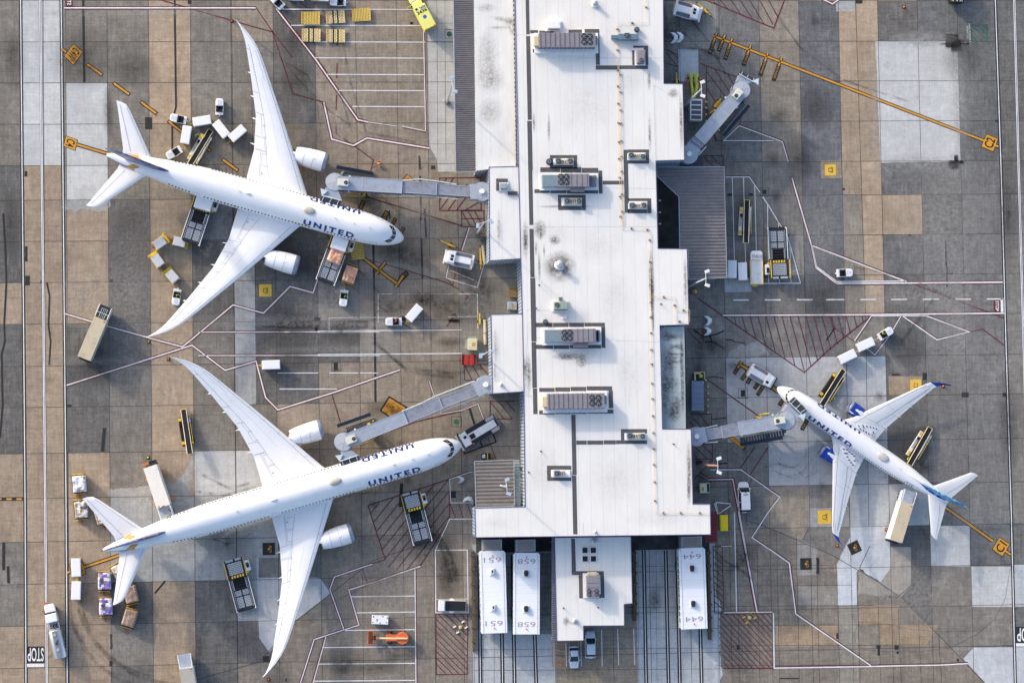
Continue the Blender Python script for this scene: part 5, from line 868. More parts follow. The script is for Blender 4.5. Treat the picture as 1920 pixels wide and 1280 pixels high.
A2 = make787('airliner', 'longest white twin-aisle airliner, parked nose right at the lower left', (862, 833), (196, 1030), 67.4, 24.9, (5.2, 20.0, 36, 50), [(8.6, 18.8), (21.4, 34.8), (37.4, 48.8), (51, 55)], (8.6, 18.4, 1.07, .60), 24.0)
# ---- the single-aisle one on the right
def fus737(L): return [(0, .02, 2.55, 2.6), (.12, .3, 2.25, 2.9), (.4, .58, 1.98, 3.2), (.9, .88, 1.75, 3.55), (1.6, 1.18, 1.57, 3.95), (2.3, 1.4, 1.45, 4.45), (3.2, 1.6, 1.38, 4.95), (4.5, 1.76, 1.32, 5.22), (6.5, 1.86, 1.3, 5.31), (7.5, 1.88, 1.3, 5.33), (L - 14.5, 1.88, 1.3, 5.33), (L - 11.5, 1.82, 1.6, 5.33), (L - 8.5, 1.6, 2.15, 5.32), (L - 5.5, 1.24, 2.85, 5.25), (L - 3, .86, 3.4, 5.1), (L - 1, .48, 3.9, 4.95), (L, .26, 4.2, 4.8)]
SP737 = dict(fus=fus737, t0=1.7, tt=17.2, wz0=2.35, wz1=1.15, wz2=.35, off=0.0, ts=[1.0, 1.9, 2.6, 3.6, 4.8, 6, 7.5, 9, 11, 13, 15, 16.2, 16.9], LE=[(1.0, 12.4), (1.9, 13.6), (3.2, 14.9), (5.5, 16.2), (11, 19.6), (16.2, 22.8), (16.9, 23.4)], TE=[(1.0, 20.9), (1.9, 20.95), (4.8, 21.2), (11, 22.85), (16.2, 24.4), (16.9, 24.75)])
B = Plane('airliner', 'single-aisle white airliner with blue engines and blue wingtips, parked nose left at the right', (1458, 726.5), (1777.5, 940.5), 38.2, SP737, 2.7, 4.5); B.fuselage()
def lines737(): return [((2.6, .20), (5.2, .17), .09), ((5.2, .19), (16, .17), .09), ((4.9, .60), (6.4, .64), .10), ((6.4, .66), (16, .70), .09), ((4.9, .6), (5.0, .99), .06), ((11.3, .68), (11.5, .99), .06), ((8, .66), (8.1, .97), .05), ((14.6, .69), (14.7, .98), .05), ((8.9, .2), (8.7, .66), .04), ((4.6, .2), (4.9, .58), .05), ((5.0, .82), (11.3, .84), .05), ((11.6, .76), (15.6, .77), .04), ((5.5, .0), (5.4, .17), .06), ((15, .3), (16.6, .5), .06)]
for sd in (1, -1):
    w = B.wing(sd, AGREY, lines737(), ((5.1, 2.2), (8.3, 2.2), (11.0, 2.0)) if sd < 0 else ((5.1, 2.2), (8.3, 2.2), (11.0, 2.0)))
    wl = [(23.3, 24.8, 16.85, 3.86), (23.9, 25.1, 17.25, 4.1), (24.8, 25.6, 17.7, 4.9), (25.7, 26.3, 18.0, 6.1), (26.1, 26.45, 18.1, 6.6)]
    B.surf3('winglet', wl, ABLUE, w, sd=sd, thick=.12)
    B.engine(sd, 4.83, 13.3, 4.4, 1.29, 1.68, NACB, WHITE2, WHITE2)
    # white walkway by the wing root with its dashed escape marks
    B.plate(sd, [(2.0, .32), (2.8, .26), (3.4, .34), (4.3, .64), (4.4, .84), (2.0, .86)], WHITE2, 'walkway_panel', w, .03)
    m = MB()
    for t, u in ((2.6, .36), (3.1, .40), (2.3, .47), (3.4, .5), (2.4, .55), (3.7, .59), (2.45, .64), (3.9, .68), (2.5, .73), (4.05, .77), (2.9, .47), (3.2, .78)):
        c = B.wtop(t, u, sd, .06); m.box(c.x - .21, c.x + .21, c.y - .085, c.y + .085, c.z - .01, c.z + .02, rot=.5 * sd, piv=(c.x, c.y))
    m.build('escape_marks', pm('mark_black', (40, 40, 52), .6), w)
    h = B.surf3('horizontal_stabiliser', [(33.3, 38.2, .3, 4.5), (34.4, 38.3, 1.2, 4.6), (38.6, 39.9, 6.9, 5.3), (39.3, 40.0, 7.15, 5.34)], AGREY, sd=sd); B.strip('elevator_seam', [(-37.0, sd * 1.2, 4.74), (-38.4, sd * 4, 5.05), (-39.55, sd * 6.8, 5.37)], .05, SEAM, h)
    B.lettering('UNITED', 7.6 if sd > 0 else 17.3, 17.3 if sd > 0 else 7.6, sd * 1.22, sd * .66, ABLUE, .05)
    B.patch('cockpit_window', [(1.75, sd * .05), (2.05, sd * .05), (2.2, sd * .42), (1.9, sd * .5)], GLASS, .01); B.patch('cockpit_window', [(1.95, sd * .55), (2.25, sd * .47), (2.75, sd * .82), (2.35, sd * .92)], GLASS, .01); B.patch('cockpit_window', [(2.42, sd * .96), (2.85, sd * .86), (3.5, sd * 1.05), (3.0, sd * 1.2)], GLASS, .01)
    for x in (4.6, 35.0 - 4): B.door(x, .95, .9, 1.6, sd)
B.windows([(8, 31)], 1.22, (1,), .508, .24, .34); B.windows([(8, 31)], 1.30, (-1,), .508, .24, .34)
B.surf3('tail_fin', [(31.2, 37.6, 0, 4.9), (32.6, 37.8, 0, 5.8), (37.1, 39.9, 0, 11.4), (37.9, 40.2, 0, 12.2), (38.6, 40.25, 0, 12.4)], TAIL_NEW, vert=True, thick=.10)
for sd in (1,): B.patch('tail_art_saddle', [(31.4, sd * .04), (33.4, sd * .45), (36.2, sd * .62), (37.3, sd * .5), (37.6, sd * .12), (37.4, sd * .05)], TAIL_NEW)
B.surf3('dorsal_fillet', [(27.3, 34, 0, 5.18), (28.6, 34, 0, 5.36), (31.0, 34, 0, 5.75), (32.2, 34, 0, 6.1)], AWHITE, vert=True, thick=.05)
B.dome(23.2, 1.25, .78, .34, pm('dome_grey', (190, 188, 186), .4)); B.lettering('N27263', 29.4, 31.2, 1.0, .82, NAVY, .03, 'registration'); B.lettering('MAX', 31.6, 32.4, 1.0, .86, NAVY, .03, 'registration')
for x in (6.4, 15, 19.5, 27): B.blade(x, .28, .35)
B.gear(19.6, (2.86, -2.86), .56, .36, (0,)); B.gear(4.2, (0,), .34, .22, (0,))
# ================================================================ jet bridges, light masts
BRG = pm('bridge_grey', (164, 172, 186), .45, .2, .08, .5, .22); BRD = pm('bridge_worn', (146, 150, 164), .5, .2, .14, .5, .5); BRS = pm('bridge_side', (96, 112, 132), .5, .2); AWN = pm('awning_slate', (38, 50, 68), .6, 0, .15, 1); GRT = pm('grating', (92, 96, 104), .7, .3, .2, 6); CREAM = pm('cream_unit', (212, 212, 198), .5, 0, .05, 1, .1); PALEB = pm('pale_panel', (196, 210, 220), .5, 0, .06, 1, .2); YPL = pm('safety_yellow', (226, 186, 40), .5, 0, .08, 2, .2); BELLOW = pm('bellows_dark', (58, 62, 70), .8)
def bridge(label, rot, knob, cl, cab, cabr, ac, body, canopy_q, flap, awn, stair, rods, ws=(2.45, 2.15, 1.9)):
    z0 = P(*rot, 6.4); t = thing('jet_bridge', label, 'jet bridge', (z0.x, z0.y, 0)); o = Vector((z0.x, z0.y, 0))
    def w(p, z): v = P(p[0], p[1], z) - o; return Vector((v.x, v.y, z))
    tops = (6.75, 6.5, 6.3); bots = (3.6, 3.75, 3.9); prev = None
    for i in range(len(cl) - 1):
        k = min(i, 2); a = w(cl[i], tops[k]); b = w(cl[i + 1], tops[k]); d = (b - a).normalized(); ang = math.atan2(d.y, d.x); L = (b - a).length + (.5 if i else 0); a = a - d * (.5 if i else 0); h = ws[k] / 2
        s = MB().box(0, L, -h, h, bots[k], tops[k] - .08).build('tunnel_section', BRS if i == 0 else BRS, t, .04, loc=(a.x, a.y, 0), rotz=ang)
        MB().box(-.01, L + .01, -h - .03, h + .03, tops[k] - .079, tops[k] + (.0)).build('roof', BRG if i == 0 else BRD, s); m = MB()
        for y in (-h - .02, h - .06): m.box(0, L, y, y + .08, tops[k] + .001, tops[k] + .06)
        for x in ([0, L - .1] + ([L * .38] if i == 0 else [])): m.box(x, x + .1, -h, h, tops[k] + .001, tops[k] + .05)
        for y in (-h - .035, h + .003):
            for q in range(int(L / .6)): m.box(.2 + q * .6, .24 + q * .6, y, y + .03, bots[k] + .2, tops[k] - .3)
        m.build('frame_rib', pm('bridge_rib', (188, 194, 204), .45, .2), s)
    # rotunda
    r = w(knob, 6.6); rm = MB().cyl((r.x, r.y), 1.75, 3.6, 6.55, 28); e = w(cl[-1], 6.5); d = (e - r); d.z = 0; d.normalize(); n = Vector((-d.y, d.x, 0)) * 1.4
    rr = rm.build('rotunda', BRG, t, .03); MB().prism([tuple((r + n)[:2]), tuple((r - n)[:2]), tuple((e - n + d * .5)[:2]), tuple((e + n + d * .5)[:2])], 3.7, 6.6).build('rotunda_link', BRG, t, .03); MB().cyl((r.x, r.y), .5, 6.61, 6.95, 20, 0, .46).build('roof_knob', CURB, rr, .05); MB().cyl((r.x, r.y), .55, 0, 3.59, 20).build('support_column', STEEL, t)
    # cab
    c = w(cab, 6.6); cm = MB().cyl((c.x, c.y), cabr, 3.5, 6.5, 36); cb = cm.build('cab', BRG, t, .03); MB().cyl((c.x, c.y), cabr + .1, 5.9, 6.3, 36).build('cab_rim', BELLOW, cb); MB().cyl((c.x, c.y), cabr - .12, 6.52, 6.6, 36, 0, .15).build('cab_roof', pm('cab_roof_grey', (182, 188, 198), .45, .2, .08, .8, .2), cb); m = MB()
    for k in range(6): a = k * math.pi / 3 + .3; m.tube([(c.x, c.y, 6.62), (c.x + (cabr - .15) * math.cos(a), c.y + (cabr - .15) * math.sin(a), 6.545)], .025, 5)
    m.build('roof_seam_ribs', pm('bridge_rib', (188, 194, 204), .45), cb)
    b = [tuple(w(p, 6.4)[:2]) for p in body]; MB().prism(b, 3.6, 6.4).build('cab_throat', BRG, t, .03)
    p0, p1, p2, p3 = [w(p, z) for p, z in zip(canopy_q, (6.6, 6.6, 6.5, 6.5))]; n = 6; m = MB(); fr = MB()
    for k in range(n):
        a = p0.lerp(p3, k / n); b2 = p1.lerp(p2, k / n); a2 = p0.lerp(p3, (k + .62) / n); b3 = p1.lerp(p2, (k + .62) / n); m.add([a, b2, b3, a2, a - Vector((0, 0, .25)), b2 - Vector((0, 0, .25)), b3 - Vector((0, 0, .25)), a2 - Vector((0, 0, .25))], [(0, 1, 2, 3), (4, 7, 6, 5), (0, 4, 5, 1), (1, 5, 6, 2), (2, 6, 7, 3), (3, 7, 4, 0)])
    cn = m.build('canopy_slats', pm('canopy_slat', (78, 82, 88), .6, .2), t); dn = Vector((0, 0, .3)); MB().add([p0 - dn, p1 - dn, p2 - dn, p3 - dn, p0 - dn * 4, p1 - dn * 4, p2 - dn * 4, p3 - dn * 4], [(0, 1, 2, 3), (7, 6, 5, 4), (0, 4, 5, 1), (1, 5, 6, 2), (2, 6, 7, 3), (3, 7, 4, 0)]) if 0 else None
    bm_ = MB(); bm_.add([p0 - dn, p1 - dn, p2 - dn, p3 - dn, p0 - dn * 4, p1 - dn * 4, p2 - dn * 4, p3 - dn * 4], [(0, 1, 2, 3), (7, 6, 5, 4), (0, 4, 5, 1), (1, 5, 6, 2), (2, 6, 7, 3), (3, 7, 4, 0)]); bm_.build('bellows', BELLOW, t)
    for u in (.12, .5, .88): a = p0.lerp(p1, u); b2 = p3.lerp(p2, u); fr.tube([a + Vector((0, 0, .05)), b2 + Vector((0, 0, .05))], .05, 6)
    fr.tube([p0 + Vector((0, 0, .03)), p1 + Vector((0, 0, .03))], .10, 6); fr.build('canopy_frame', PALEB, cn)
    f = [tuple(w(p, 6.7)[:2]) for p in flap]; MB().prism(f, 6.2, 6.7).build('side_flap', PALEB, t, .02)
    # roof air conditioner
    a = w(ac, 7.5); d = (w(cl[1], 6.7) - w(cl[0], 6.7)).normalized(); ang = math.atan2(d.y, d.x); u = MB().box(-.95, .95, -.62, .62, 6.62, 7.55).build('air_conditioner', CREAM, t, .05, loc=(a.x, a.y, 0), rotz=ang); fx = .5
    MB().cyl((fx, 0), .36, 7.552, 7.6, 18).build('fan_well', DARK, u); bl = MB()
    for k in range(3):
        q = k * 2.094; bl.add([(fx + x * math.cos(q) - y * math.sin(q), x * math.sin(q) + y * math.cos(q), 7.62) for x, y in ((.05, -.04), (.3, -.1), (.32, .06), (.06, .05))], [(0, 1, 2, 3)])
    bl.build('fan_blades', FANW, u)
    # stair and dark awning along one side
    a, b2 = w(awn[0], 3.5), w(awn[1], 2.2); d = (b2 - a); L = Vector((d.x, d.y)).length; ang = math.atan2(d.y, d.x); m = MB(); m.add([(0, -.32, 5.6), (L, -.32, 3.0), (L, .32, 3.0), (0, .32, 5.6), (0, -.32, 5.45), (L, -.32, 2.85), (L, .32, 2.85), (0, .32, 5.45)], [(0, 1, 2, 3), (7, 6, 5, 4), (0, 4, 5, 1), (1, 5, 6, 2), (2, 6, 7, 3), (3, 7, 4, 0)]); 
    q = w(awn[0], 5.6); m.build('stair_awning', AWN, t, .03, loc=(q.x, q.y, 0), rotz=ang)
    a, b2 = w(stair[0], 3.4), w(stair[1], .3); d = b2 - a; L = Vector((d.x, d.y)).length; ang = math.atan2(d.y, d.x); m = MB(); N = 16
    for k in range(N): z = 3.5 - 3.3 * k / (N - 1); m.box(L * k / N, L * (k + .85) / N, -.5, .5, z - .05, z)
    st = m.build('stair_treads', GRT, t, 0, loc=(a.x, a.y, 0), rotz=ang); rl = MB()
    for y in (-.56, .56):
        rl.tube([(0, y, 4.45), (L, y, 1.15)], .04, 6); rl.tube([(0, y, 3.45), (L, y, .15)], .07, 6)
        for k in range(6): z = 3.45 - 3.3 * k / 5; rl.tube([(L * k / 5, y, z), (L * k / 5, y, z + 1)], .03, 5)
    rl.build('stair_rail', GALV, st); pl_ = MB(); v = w(cl[0], 3.5); dd = (Vector((a.x, a.y, 0)) - Vector((v.x, v.y, 0))); pl_.tube([(a.x, a.y, 3.42), (v.x, v.y, 3.42)], .45, 4); pl_.build('stair_landing', GRT, t)
    # drive bogie
    a = w(cl[0], 6.7).lerp(w(cl[1], 6.7), .42); d = (w(cl[1], 6.7) - w(cl[0], 6.7)).normalized(); ang = math.atan2(d.y, d.x); m = MB(); m.box(-.3, .3, -1.6, 1.6, .7, 1.1); m.box(-.25, .25, -1.5, -1.25, 1.101, 4.2); m.box(-.25, .25, 1.25, 1.5, 1.101, 4.2); bo = m.build('drive_bogie', YPL, t, .03, loc=(a.x, a.y, 0), rotz=ang)
    for y in (-1.1, 1.1): MB().wheel(0, y, .6, .45).build('bogie_wheel', BLACK, bo, .04)
    for rd in rods:
        q = [w(p, 6.0) for p in rd]; MB().tube(q, .10, 6).build('cable_carrier', PALEB, t)
    # small lamps and hoses under the cab side
    g = MB(); q = w(cl[0], 6.7).lerp(w(cl[1], 6.7), .18); h = Vector((-math.sin(ang), math.cos(ang), 0))
    for s_, m_ in ((1.35, CURB), (-1.4, PALEB)): v = q + h * s_; MB().cyl((v.x, v.y), .2, 5.7, 6.1, 12).build('flood_lamp', m_, t)
    v = q - h * 1.75 + d * .9; hs = MB(); hs.tube([(v.x - d.x, v.y - d.y, 2.6), (v.x, v.y, 2.3), (v.x + d.x, v.y + d.y, 2.6), (v.x + d.x * .6, v.y + d.y * .6, 2.2)], .16, 7); hs.build('coiled_hose', pm('hose_yellow', (206, 186, 60), .6, 0, .2, 3), t); return t
bridge('jet bridge docked to the shorter twin-aisle airliner at the upper left', (904, 359), (904, 359), [(633, 342.5), (754, 350), (819, 354.5), (887, 359.5)], (627.5, 341), 1.68, (643.5, 342), [(611, 351), (634, 357), (641, 375), (605, 367)], [(604, 367), (640.5, 376), (636, 386.5), (598, 377)], [(601, 353), (614.5, 358), (603.5, 368)], [(631, 313), (699, 323.5)], [(645, 323), (701, 329)], [[(755, 338.5), (788, 336), (820, 340), (856, 346)], [(748, 368), (786, 366), (820, 370), (858, 373)]])
bridge('jet bridge docked to the longest airliner at the lower left', (911, 721), (911, 721), [(651, 825.5), (761, 782), (827, 755), (896, 729)], (644, 828), 1.72, (658.5, 824), [(638, 843), (662, 845), (671, 853), (642, 864)], [(637, 864.5), (671.5, 853), (675, 862.5), (640, 874)], [(628, 853.5), (642.5, 852), (637.5, 865)], [(632, 798.5), (695, 776)], [(650, 806), (704, 788)], [[(753, 771), (788, 756.5), (820, 741), (890, 714)], [(760, 794), (800, 781), (830, 769), (900, 744)]])
bridge('empty jet bridge at the upper right reaching diagonally away from the concourse', (1292, 289), (1292, 289), [(1386, 175.5), (1312, 263), (1307, 270), (1300, 278)], (1390.7, 168.6), 1.68, (1383.6, 176.2), [(1382, 152), (1401, 158), (1413, 153), (1388, 138)], [(1386, 139), (1414.5, 155), (1417.5, 149), (1389, 133.5)], [(1412, 151), (1423, 147), (1422, 160)], [(1405, 198), (1359, 252)], [(1394, 194), (1350, 247)], [[(1301, 256), (1293, 267)], [(1324, 275), (1310, 291)]])
bridge('jet bridge docked to the blue-engined single-aisle airliner', (1306, 818), (1306, 818), [(1468, 789), (1385, 803.5), (1353, 810), (1319, 815)], (1474.5, 788), 1.72, (1463, 788), [(1477, 757), (1501, 779), (1490, 792), (1467, 774)], [(1480, 754), (1503.5, 777), (1514, 769.5), (1490.5, 743.5)], [(1497, 779), (1511, 775), (1507, 789)], [(1468, 820), (1391, 833)], [(1470, 811.5), (1388, 825.5)], [[(1318, 803), (1345, 797)], [(1322, 830), (1346, 828)]])
MASTW = pm('mast_white', (206, 210, 216), .4, .3); LAMPW = pm('lamp_white', (214, 216, 218), .5); LAMPB = pm('lamp_blue', (168, 184, 208), .4)
def mast_light(base, dirpx, label, lamp=LAMPW, two=True, tint=None, zb=0):
    b = P(*base); t = thing('light_mast', label, 'light mast', (b.x, b.y, 0)); MB().cyl((0, 0), .5, 0, .5, 16).build('plinth', pm('dock_concrete', (120, 118, 114), .9), t); MB().tube([(0, 0, .4), (0, 0, 19.6)], [.22, .13], 10).build('pole', tint or MASTW, t)
    d = Vector((dirpx[0], -dirpx[1], 0)).normalized(); n = Vector((-d.y, d.x, 0)); arm = MB(); arm.tube([n * 1.1 + Vector((0, 0, 19.5)), Vector((0, 0, 19.6)), n * -1.1 + Vector((0, 0, 19.5))], .06, 6); ar = arm.build('cross_arm', MASTW, t); ang = math.atan2(d.y, d.x)
    for s in (1, -1):
        v = n * 1.25 * s + d * .25; MB().box(-.44, .44, -.28, .28, 19.45, 19.7).build('lamp_head', lamp, t, .05, loc=(v.x, v.y, 0), rotz=ang + s * .35)
mast_light((838, 192), (1, -.2), 'tall light mast on the pale pavement beside the narrow brown canopy', LAMPB); mast_light((1283, 199), (1, 0), 'tall light mast by the roof corner beside the slatted equipment box'); mast_light((1291, 537), (1, 0), 'tall light mast at the roof edge below the large brown canopy'); mast_light((1312, 871), (1, 0), 'tall light mast with warm light painted on its pole, near the lower right roof edge', LAMPW, tint=pm('mast_lit_tint', (206, 150, 128), .4, .2)); mast_light((935, 909), (1, -.1), 'light mast rising through the small brown canopy', LAMPB); mast_light((895, 437), (.3, 1), 'light mast with blue heads beside the upper left wing of the concourse', LAMPB); mast_light((900, 669), (.3, 1), 'light mast with blue heads beside the red dolly', LAMPB)  # the one orange pole colour stands in for warm light on that mast
# ================================================================ ground equipment
VW = pm('vehicle_white', (232, 233, 236), .35, 0, .03, 1, .06, .5); VG = pm('vehicle_grey', (172, 176, 182), .45, .1, .06, 2, .15); VBK = pm('vehicle_black', (30, 31, 36), .5); SEAT = pm('seat_black', (24, 24, 30), .75); ORG = pm('safety_orange', (232, 120, 40), .5); TANR = pm('tan_roof', (196, 182, 156), .6, 0, .05, .6, .25); CRMR = pm('cream_roof', (230, 225, 216), .6, 0, .04, .6, .12); GRYR = pm('grey_roof', (172, 168, 160), .6, 0, .05, .6, .2); REDT = pm('towbar_red', (150, 30, 36), .5); YEL2 = pm('dolly_yellow', (222, 190, 98), .6, 0, .12, 1.5, .3); CRM2 = pm('dolly_cream', (232, 208, 150), .6, 0, .10, 1.5, .3); ALU = pm('roller_silver', (190, 194, 198), .4, .4, .1, 3); DGREY = pm('deck_dark', (40, 44, 54), .7); BLUEP = pm('plastic_blue', (40, 110, 220), .4); WGL = pm('windscreen', (22, 36, 44), .1, 0, .1, 1, 0, .6); CHROME = pm('tank_aluminium', (206, 210, 218), .28, .75, .04, .5)
def wheels(t, xs, y, r, w, name='wheel'):
    for x in xs:
        for s in (1, -1):
            wl = MB().wheel(0, 0, r, w).build(name, BLACK, t, .03, loc=(x, s * y, 0)); MB().wheel(0, s * w * .5, r * .5, .02, z=r).build('hub', VG, wl)
def tow_bar(t, x, m, L=.9): b = MB(); b.tube([(x, .3, .4), (x + L * .5, 0, .38)], .07, 5); b.tube([(x, -.3, .4), (x + L * .5, 0, .38)], .07, 5); b.tube([(x + L * .5, 0, .38), (x + L, 0, .36)], .06, 5); return b.build('tow_bar', m, t)
# ---- baggage tractor
def tug():
    t = thing('baggage_tractor', 'x y z w', 'baggage tractor'); b = MB(); b.prism([(-1.5, -.7), (1.2, -.74), (1.45, -.5), (1.45, .5), (1.2, .74), (-1.5, .7)], .3, .62); b.build('chassis', VW, t, .05)
    h = MB(); h.loft([[Vector((x, y * s, z)) for x, y, z in ((.05, .72, .62), (1.1, .70, .62), (1.5, .45, .62))] for s in (1,)], cap=False) if 0 else None
    h.prism([(.1, -.74), (1.1, -.74), (1.38, -.62), (1.5, -.36), (1.5, .36), (1.38, .62), (1.1, .74), (.1, .74)], .621, 1.18); h.build('hood', VW, t, .12); MB().box(.3, 1.2, -.34, .34, 1.181, 1.2).build('hood_panel', pm('pale_grey_panel', (206, 210, 222), .4), t)
    MB().box(-.9, .08, -.6, .6, .621, .66).build('cockpit_floor', VBK, t); MB().box(-.06, .09, -.66, .66, .661, 1.25).build('dashboard', VBK, t, .04)
    for y in (-.32, .32): s = MB().box(-.72, -.28, y - .25, y + .25, .661, .95); s.box(-.86, -.72, y - .25, y + .25, .7, 1.4); s.build('seat', SEAT, t, .04)
    w = MB(); w.tube([(-.14 + .0, .32 + .2 * math.cos(a), 1.28 + .12 * math.sin(a)) for a in [k * math.pi / 6 for k in range(13)]], .025, 5, cap=False); w.build('steering_wheel', VBK, t)
    d = MB(); d.box(-1.52, -1.02, -.74, .74, .621, 1.0); d.box(-1.02, .1, .62, .74, .621, .95); d.box(-1.02, .1, -.74, -.62, .621, .95); d.build('rear_deck', VW, t, .06); MB().box(-1.78, -1.53, -.1, .1, .4, .62).build('hitch', VW, t, .02); wheels(t, (-1.0, .95), .68, .33, .24)
    for y in (-.5, .5): MB().cyl((1.52, y), .001, .8, .81, 4); 
    for y in (-.45, .45): MB().tube([(1.49, y, .88), (1.53, y, .88)], .1, 10).build('headlight', LAMPW, t)
    return t
TUG = tug(); USED = {}
def put(proto, key, front, rear, label, group=None, ztop=1.1, z=0, flip=False):
    c, a, L = heading(front, rear, ztop); a += math.pi if flip else 0
    if key not in USED: USED[key] = 1; o = proto; o.location = (c.x, c.y, z); o.rotation_euler = (0, 0, a); o['label'] = label
    else: o = copy_thing(proto, (c.x, c.y, z), a, label)
    if group: o['group'] = group
    elif 'group' in o: del o['group']
    return o
TG = 'white baggage tractors on the apron'
put(TUG, 'tug', (412, 186), (411, 214), 'white baggage tractor facing up, nearest the wing of the upper airliner', TG); put(TUG, 'tug', (319, 219.5), (349, 226), 'white baggage tractor facing left over a yellow dash, hitched to a cart', TG); put(TUG, 'tug', (313, 294), (339, 279), 'white baggage tractor half under the tail of the upper airliner', TG)
put(TUG, 'tug', (329, 571), (333, 543), 'white baggage tractor pulling a train of container dollies below the wing', TG); put(TUG, 'tug', (643, 573), (646, 545), 'white baggage tractor pulling a wrapped pallet below the upper airliner', TG); put(TUG, 'tug', (724, 603), (752, 602.5), 'white baggage tractor with an orange seat load, hitched to a single cart', TG); put(TUG, 'tug', (1599, 511), (1570, 512), 'white baggage tractor parked alone inside the red and white triangle', TG); put(TUG, 'tug', (1674, 617), (1648, 633), 'white baggage tractor pulling two carts at the right', TG)
put(TUG, 'tug', (509, -7), (529, 13), 'white baggage tractor cut by the top edge, at the tip of the white diagonal line', TG); put(TUG, 'tug', (541, -7), (568, -6), 'white baggage tractor at the top edge above the yellow dollies', TG); put(TUG, 'tug', (619, 3), (648, 4), 'white baggage tractor with a yellow hose at the top edge', TG)
# ---- baggage cart
def cart():
    t = thing('baggage_cart', 'x y z w', 'baggage cart'); MB().box(-1.6, 1.6, -.78, .78, .45, .6).build('floor', VG, t, .03); r = MB().box(-1.66, 1.66, -.84, .84, 1.86, 1.96); r.build('roof', VW, t, .05); MB().box(-1.5, 1.5, -.7, .7, 1.961, 1.985).build('roof_panel', VW, t)
    for x in (-1.6, 1.55): MB().box(x, x + .05, -.78, .78, .601, 1.859).build('end_wall', VW, t)
    MB().box(-1.54, 1.54, .72, .77, .601, 1.859).build('side_curtain', VG, t); c = MB()
    for x in (-1.3, -.4, .5, 1.3): c.box(x - .3, x + .2, -.5, .45, .601, .95 + .1 * math.sin(x * 9))
    c.build('luggage_floor_load', pm('luggage', (70, 66, 78), .7, 0, .4, 3), t); wheels(t, (-1.1, 1.1), .66, .26, .2); tow_bar(t, 1.6, YPL, 1.0); return t
CART = cart(); CG = 'white baggage carts'
for f, r, l in (((363, 229), (394, 224), 'white baggage cart hitched behind the left-facing tractor'), ((346.5, 266), (351, 239), 'white baggage cart hitched behind the tractor under the tail, with a small red mark'), ((404, 229), (425, 255), 'first white baggage cart behind the tractor that faces up'), ((431, 262), (459, 238), 'second white baggage cart behind the tractor that faces up, nearest the wing'), ((765, 600), (788, 573), 'single white baggage cart behind the tractor among oil stains'), ((493, 684), (523, 683), 'single white box cart standing alone between the two twin-aisle airliners'), ((1640, 638), (1607, 653), 'first of two white baggage carts behind the tractor at the right'), ((1606, 660), (1573, 676), 'last of two white baggage carts behind the tractor at the right'), ((143, 1079), (142, 1048), 'white baggage cart standing on the yellow stand box at the lower left'), ((143, 1092), (142, 1121), 'white baggage cart just below the one on the yellow stand box'), ((1373, 519), (1373, 490), 'white cart touching the lower right corner of the brown canopy'), ((1393, 523), (1392, 494), 'white cart between the canopy corner cart and the white van truck'), ((585, -8), (615, -6), 'pale cart cut by the top edge between two tractors')): put(CART, 'cart', f, r, l, CG, 1.96)
# ---- belt loader
def belt(dark=False):
    t = thing('belt_loader', 'x y z w', 'belt loader'); L = 4.1; z0, z1 = .75, 2.6; up = lambda x: z0 + (z1 - z0) * (x + L) / (2 * L)
    def slab(x0, x1, y0, y1, dz, th): return [(x0, y0, up(x0) + dz), (x1, y0, up(x1) + dz), (x1, y1, up(x1) + dz), (x0, y1, up(x0) + dz), (x0, y0, up(x0) + dz - th), (x1, y0, up(x1) + dz - th), (x1, y1, up(x1) + dz - th), (x0, y1, up(x0) + dz - th)]
    FB = [(0, 1, 2, 3), (7, 6, 5, 4), (0, 4, 5, 1), (1, 5, 6, 2), (2, 6, 7, 3), (3, 7, 4, 0)]
    f = MB(); f.add(slab(-L, L, -.50, .50, 0, .25), FB); cv = f.build('conveyor_frame', VG, t); b = MB(); b.add(slab(-L + .02, L - .02, -.43, .43, .05, .04), FB); b.build('belt', pm('belt_black', (20, 20, 24), .8), cv)
    for y, m in ((-.51, VW), (.44, VW)): r = MB(); r.add(slab(-L, L, y, y + .07, .12, .2), FB); r.build('side_rail', m, cv)
    for y in (-.565, .515): r = MB(); r.add(slab(-L, L, y, y + .05, .06, .12), FB); r.build('yellow_rail', YPL, cv)
    for x in (-L, L): MB().tube([(x, -.5, up(x) - .05), (x, .5, up(x) - .05)], .09, 8).build('end_roller', YPL, cv)
    bm_ = VBK if dark else VW; c = MB(); c.box(-2.7, 2.6, -1.25, -.58, .4, .85); c.build('chassis_side', bm_, t, .06); MB().box(-2.9, 2.6, .58, .95, .4, .75).build('catwalk', bm_, t, .05); MB().box(-2.6, 2.4, -.57, .57, .4, .55).build('chassis_floor', VBK, t)
    MB().box(-1.5, .9, -1.18, -.66, .851, .95).build('engine_cover', VG if not dark else VBK, t, .04)
    for x, m in ((2.0, YPL), (-2.3, YPL)): MB().box(x - .28, x + .28, -1.22, -.64, .851, 1.1).build('end_box', m, t, .05)
    MB().box(2.0, 2.35, .62, .92, .751, 1.0).build('corner_box', YPL, t, .04); s = MB().box(-1.25, -.85, -1.12, -.7, .951, 1.15); s.box(-1.4, -1.25, -1.12, -.7, 1.0, 1.6); s.build('seat', SEAT, t, .03); w = MB(); w.tube([(-.55, -.91 + .18 * math.cos(a), 1.35 + .1 * math.sin(a)) for a in [k * math.pi / 6 for k in range(13)]], .025, 5, cap=False); w.build('steering_wheel', VBK, t)
    r = MB(); r.tube([(-3.0, .9, .6), (-3.0, .9, 1.6), (2.4, .9, 2.4), (2.4, .9, .6)], .035, 6); r.build('hand_rail', YPL, t); wheels(t, (-1.9, 1.9), 1.0, .36, .26); return t
BELT = belt(); BELTD = belt(True)
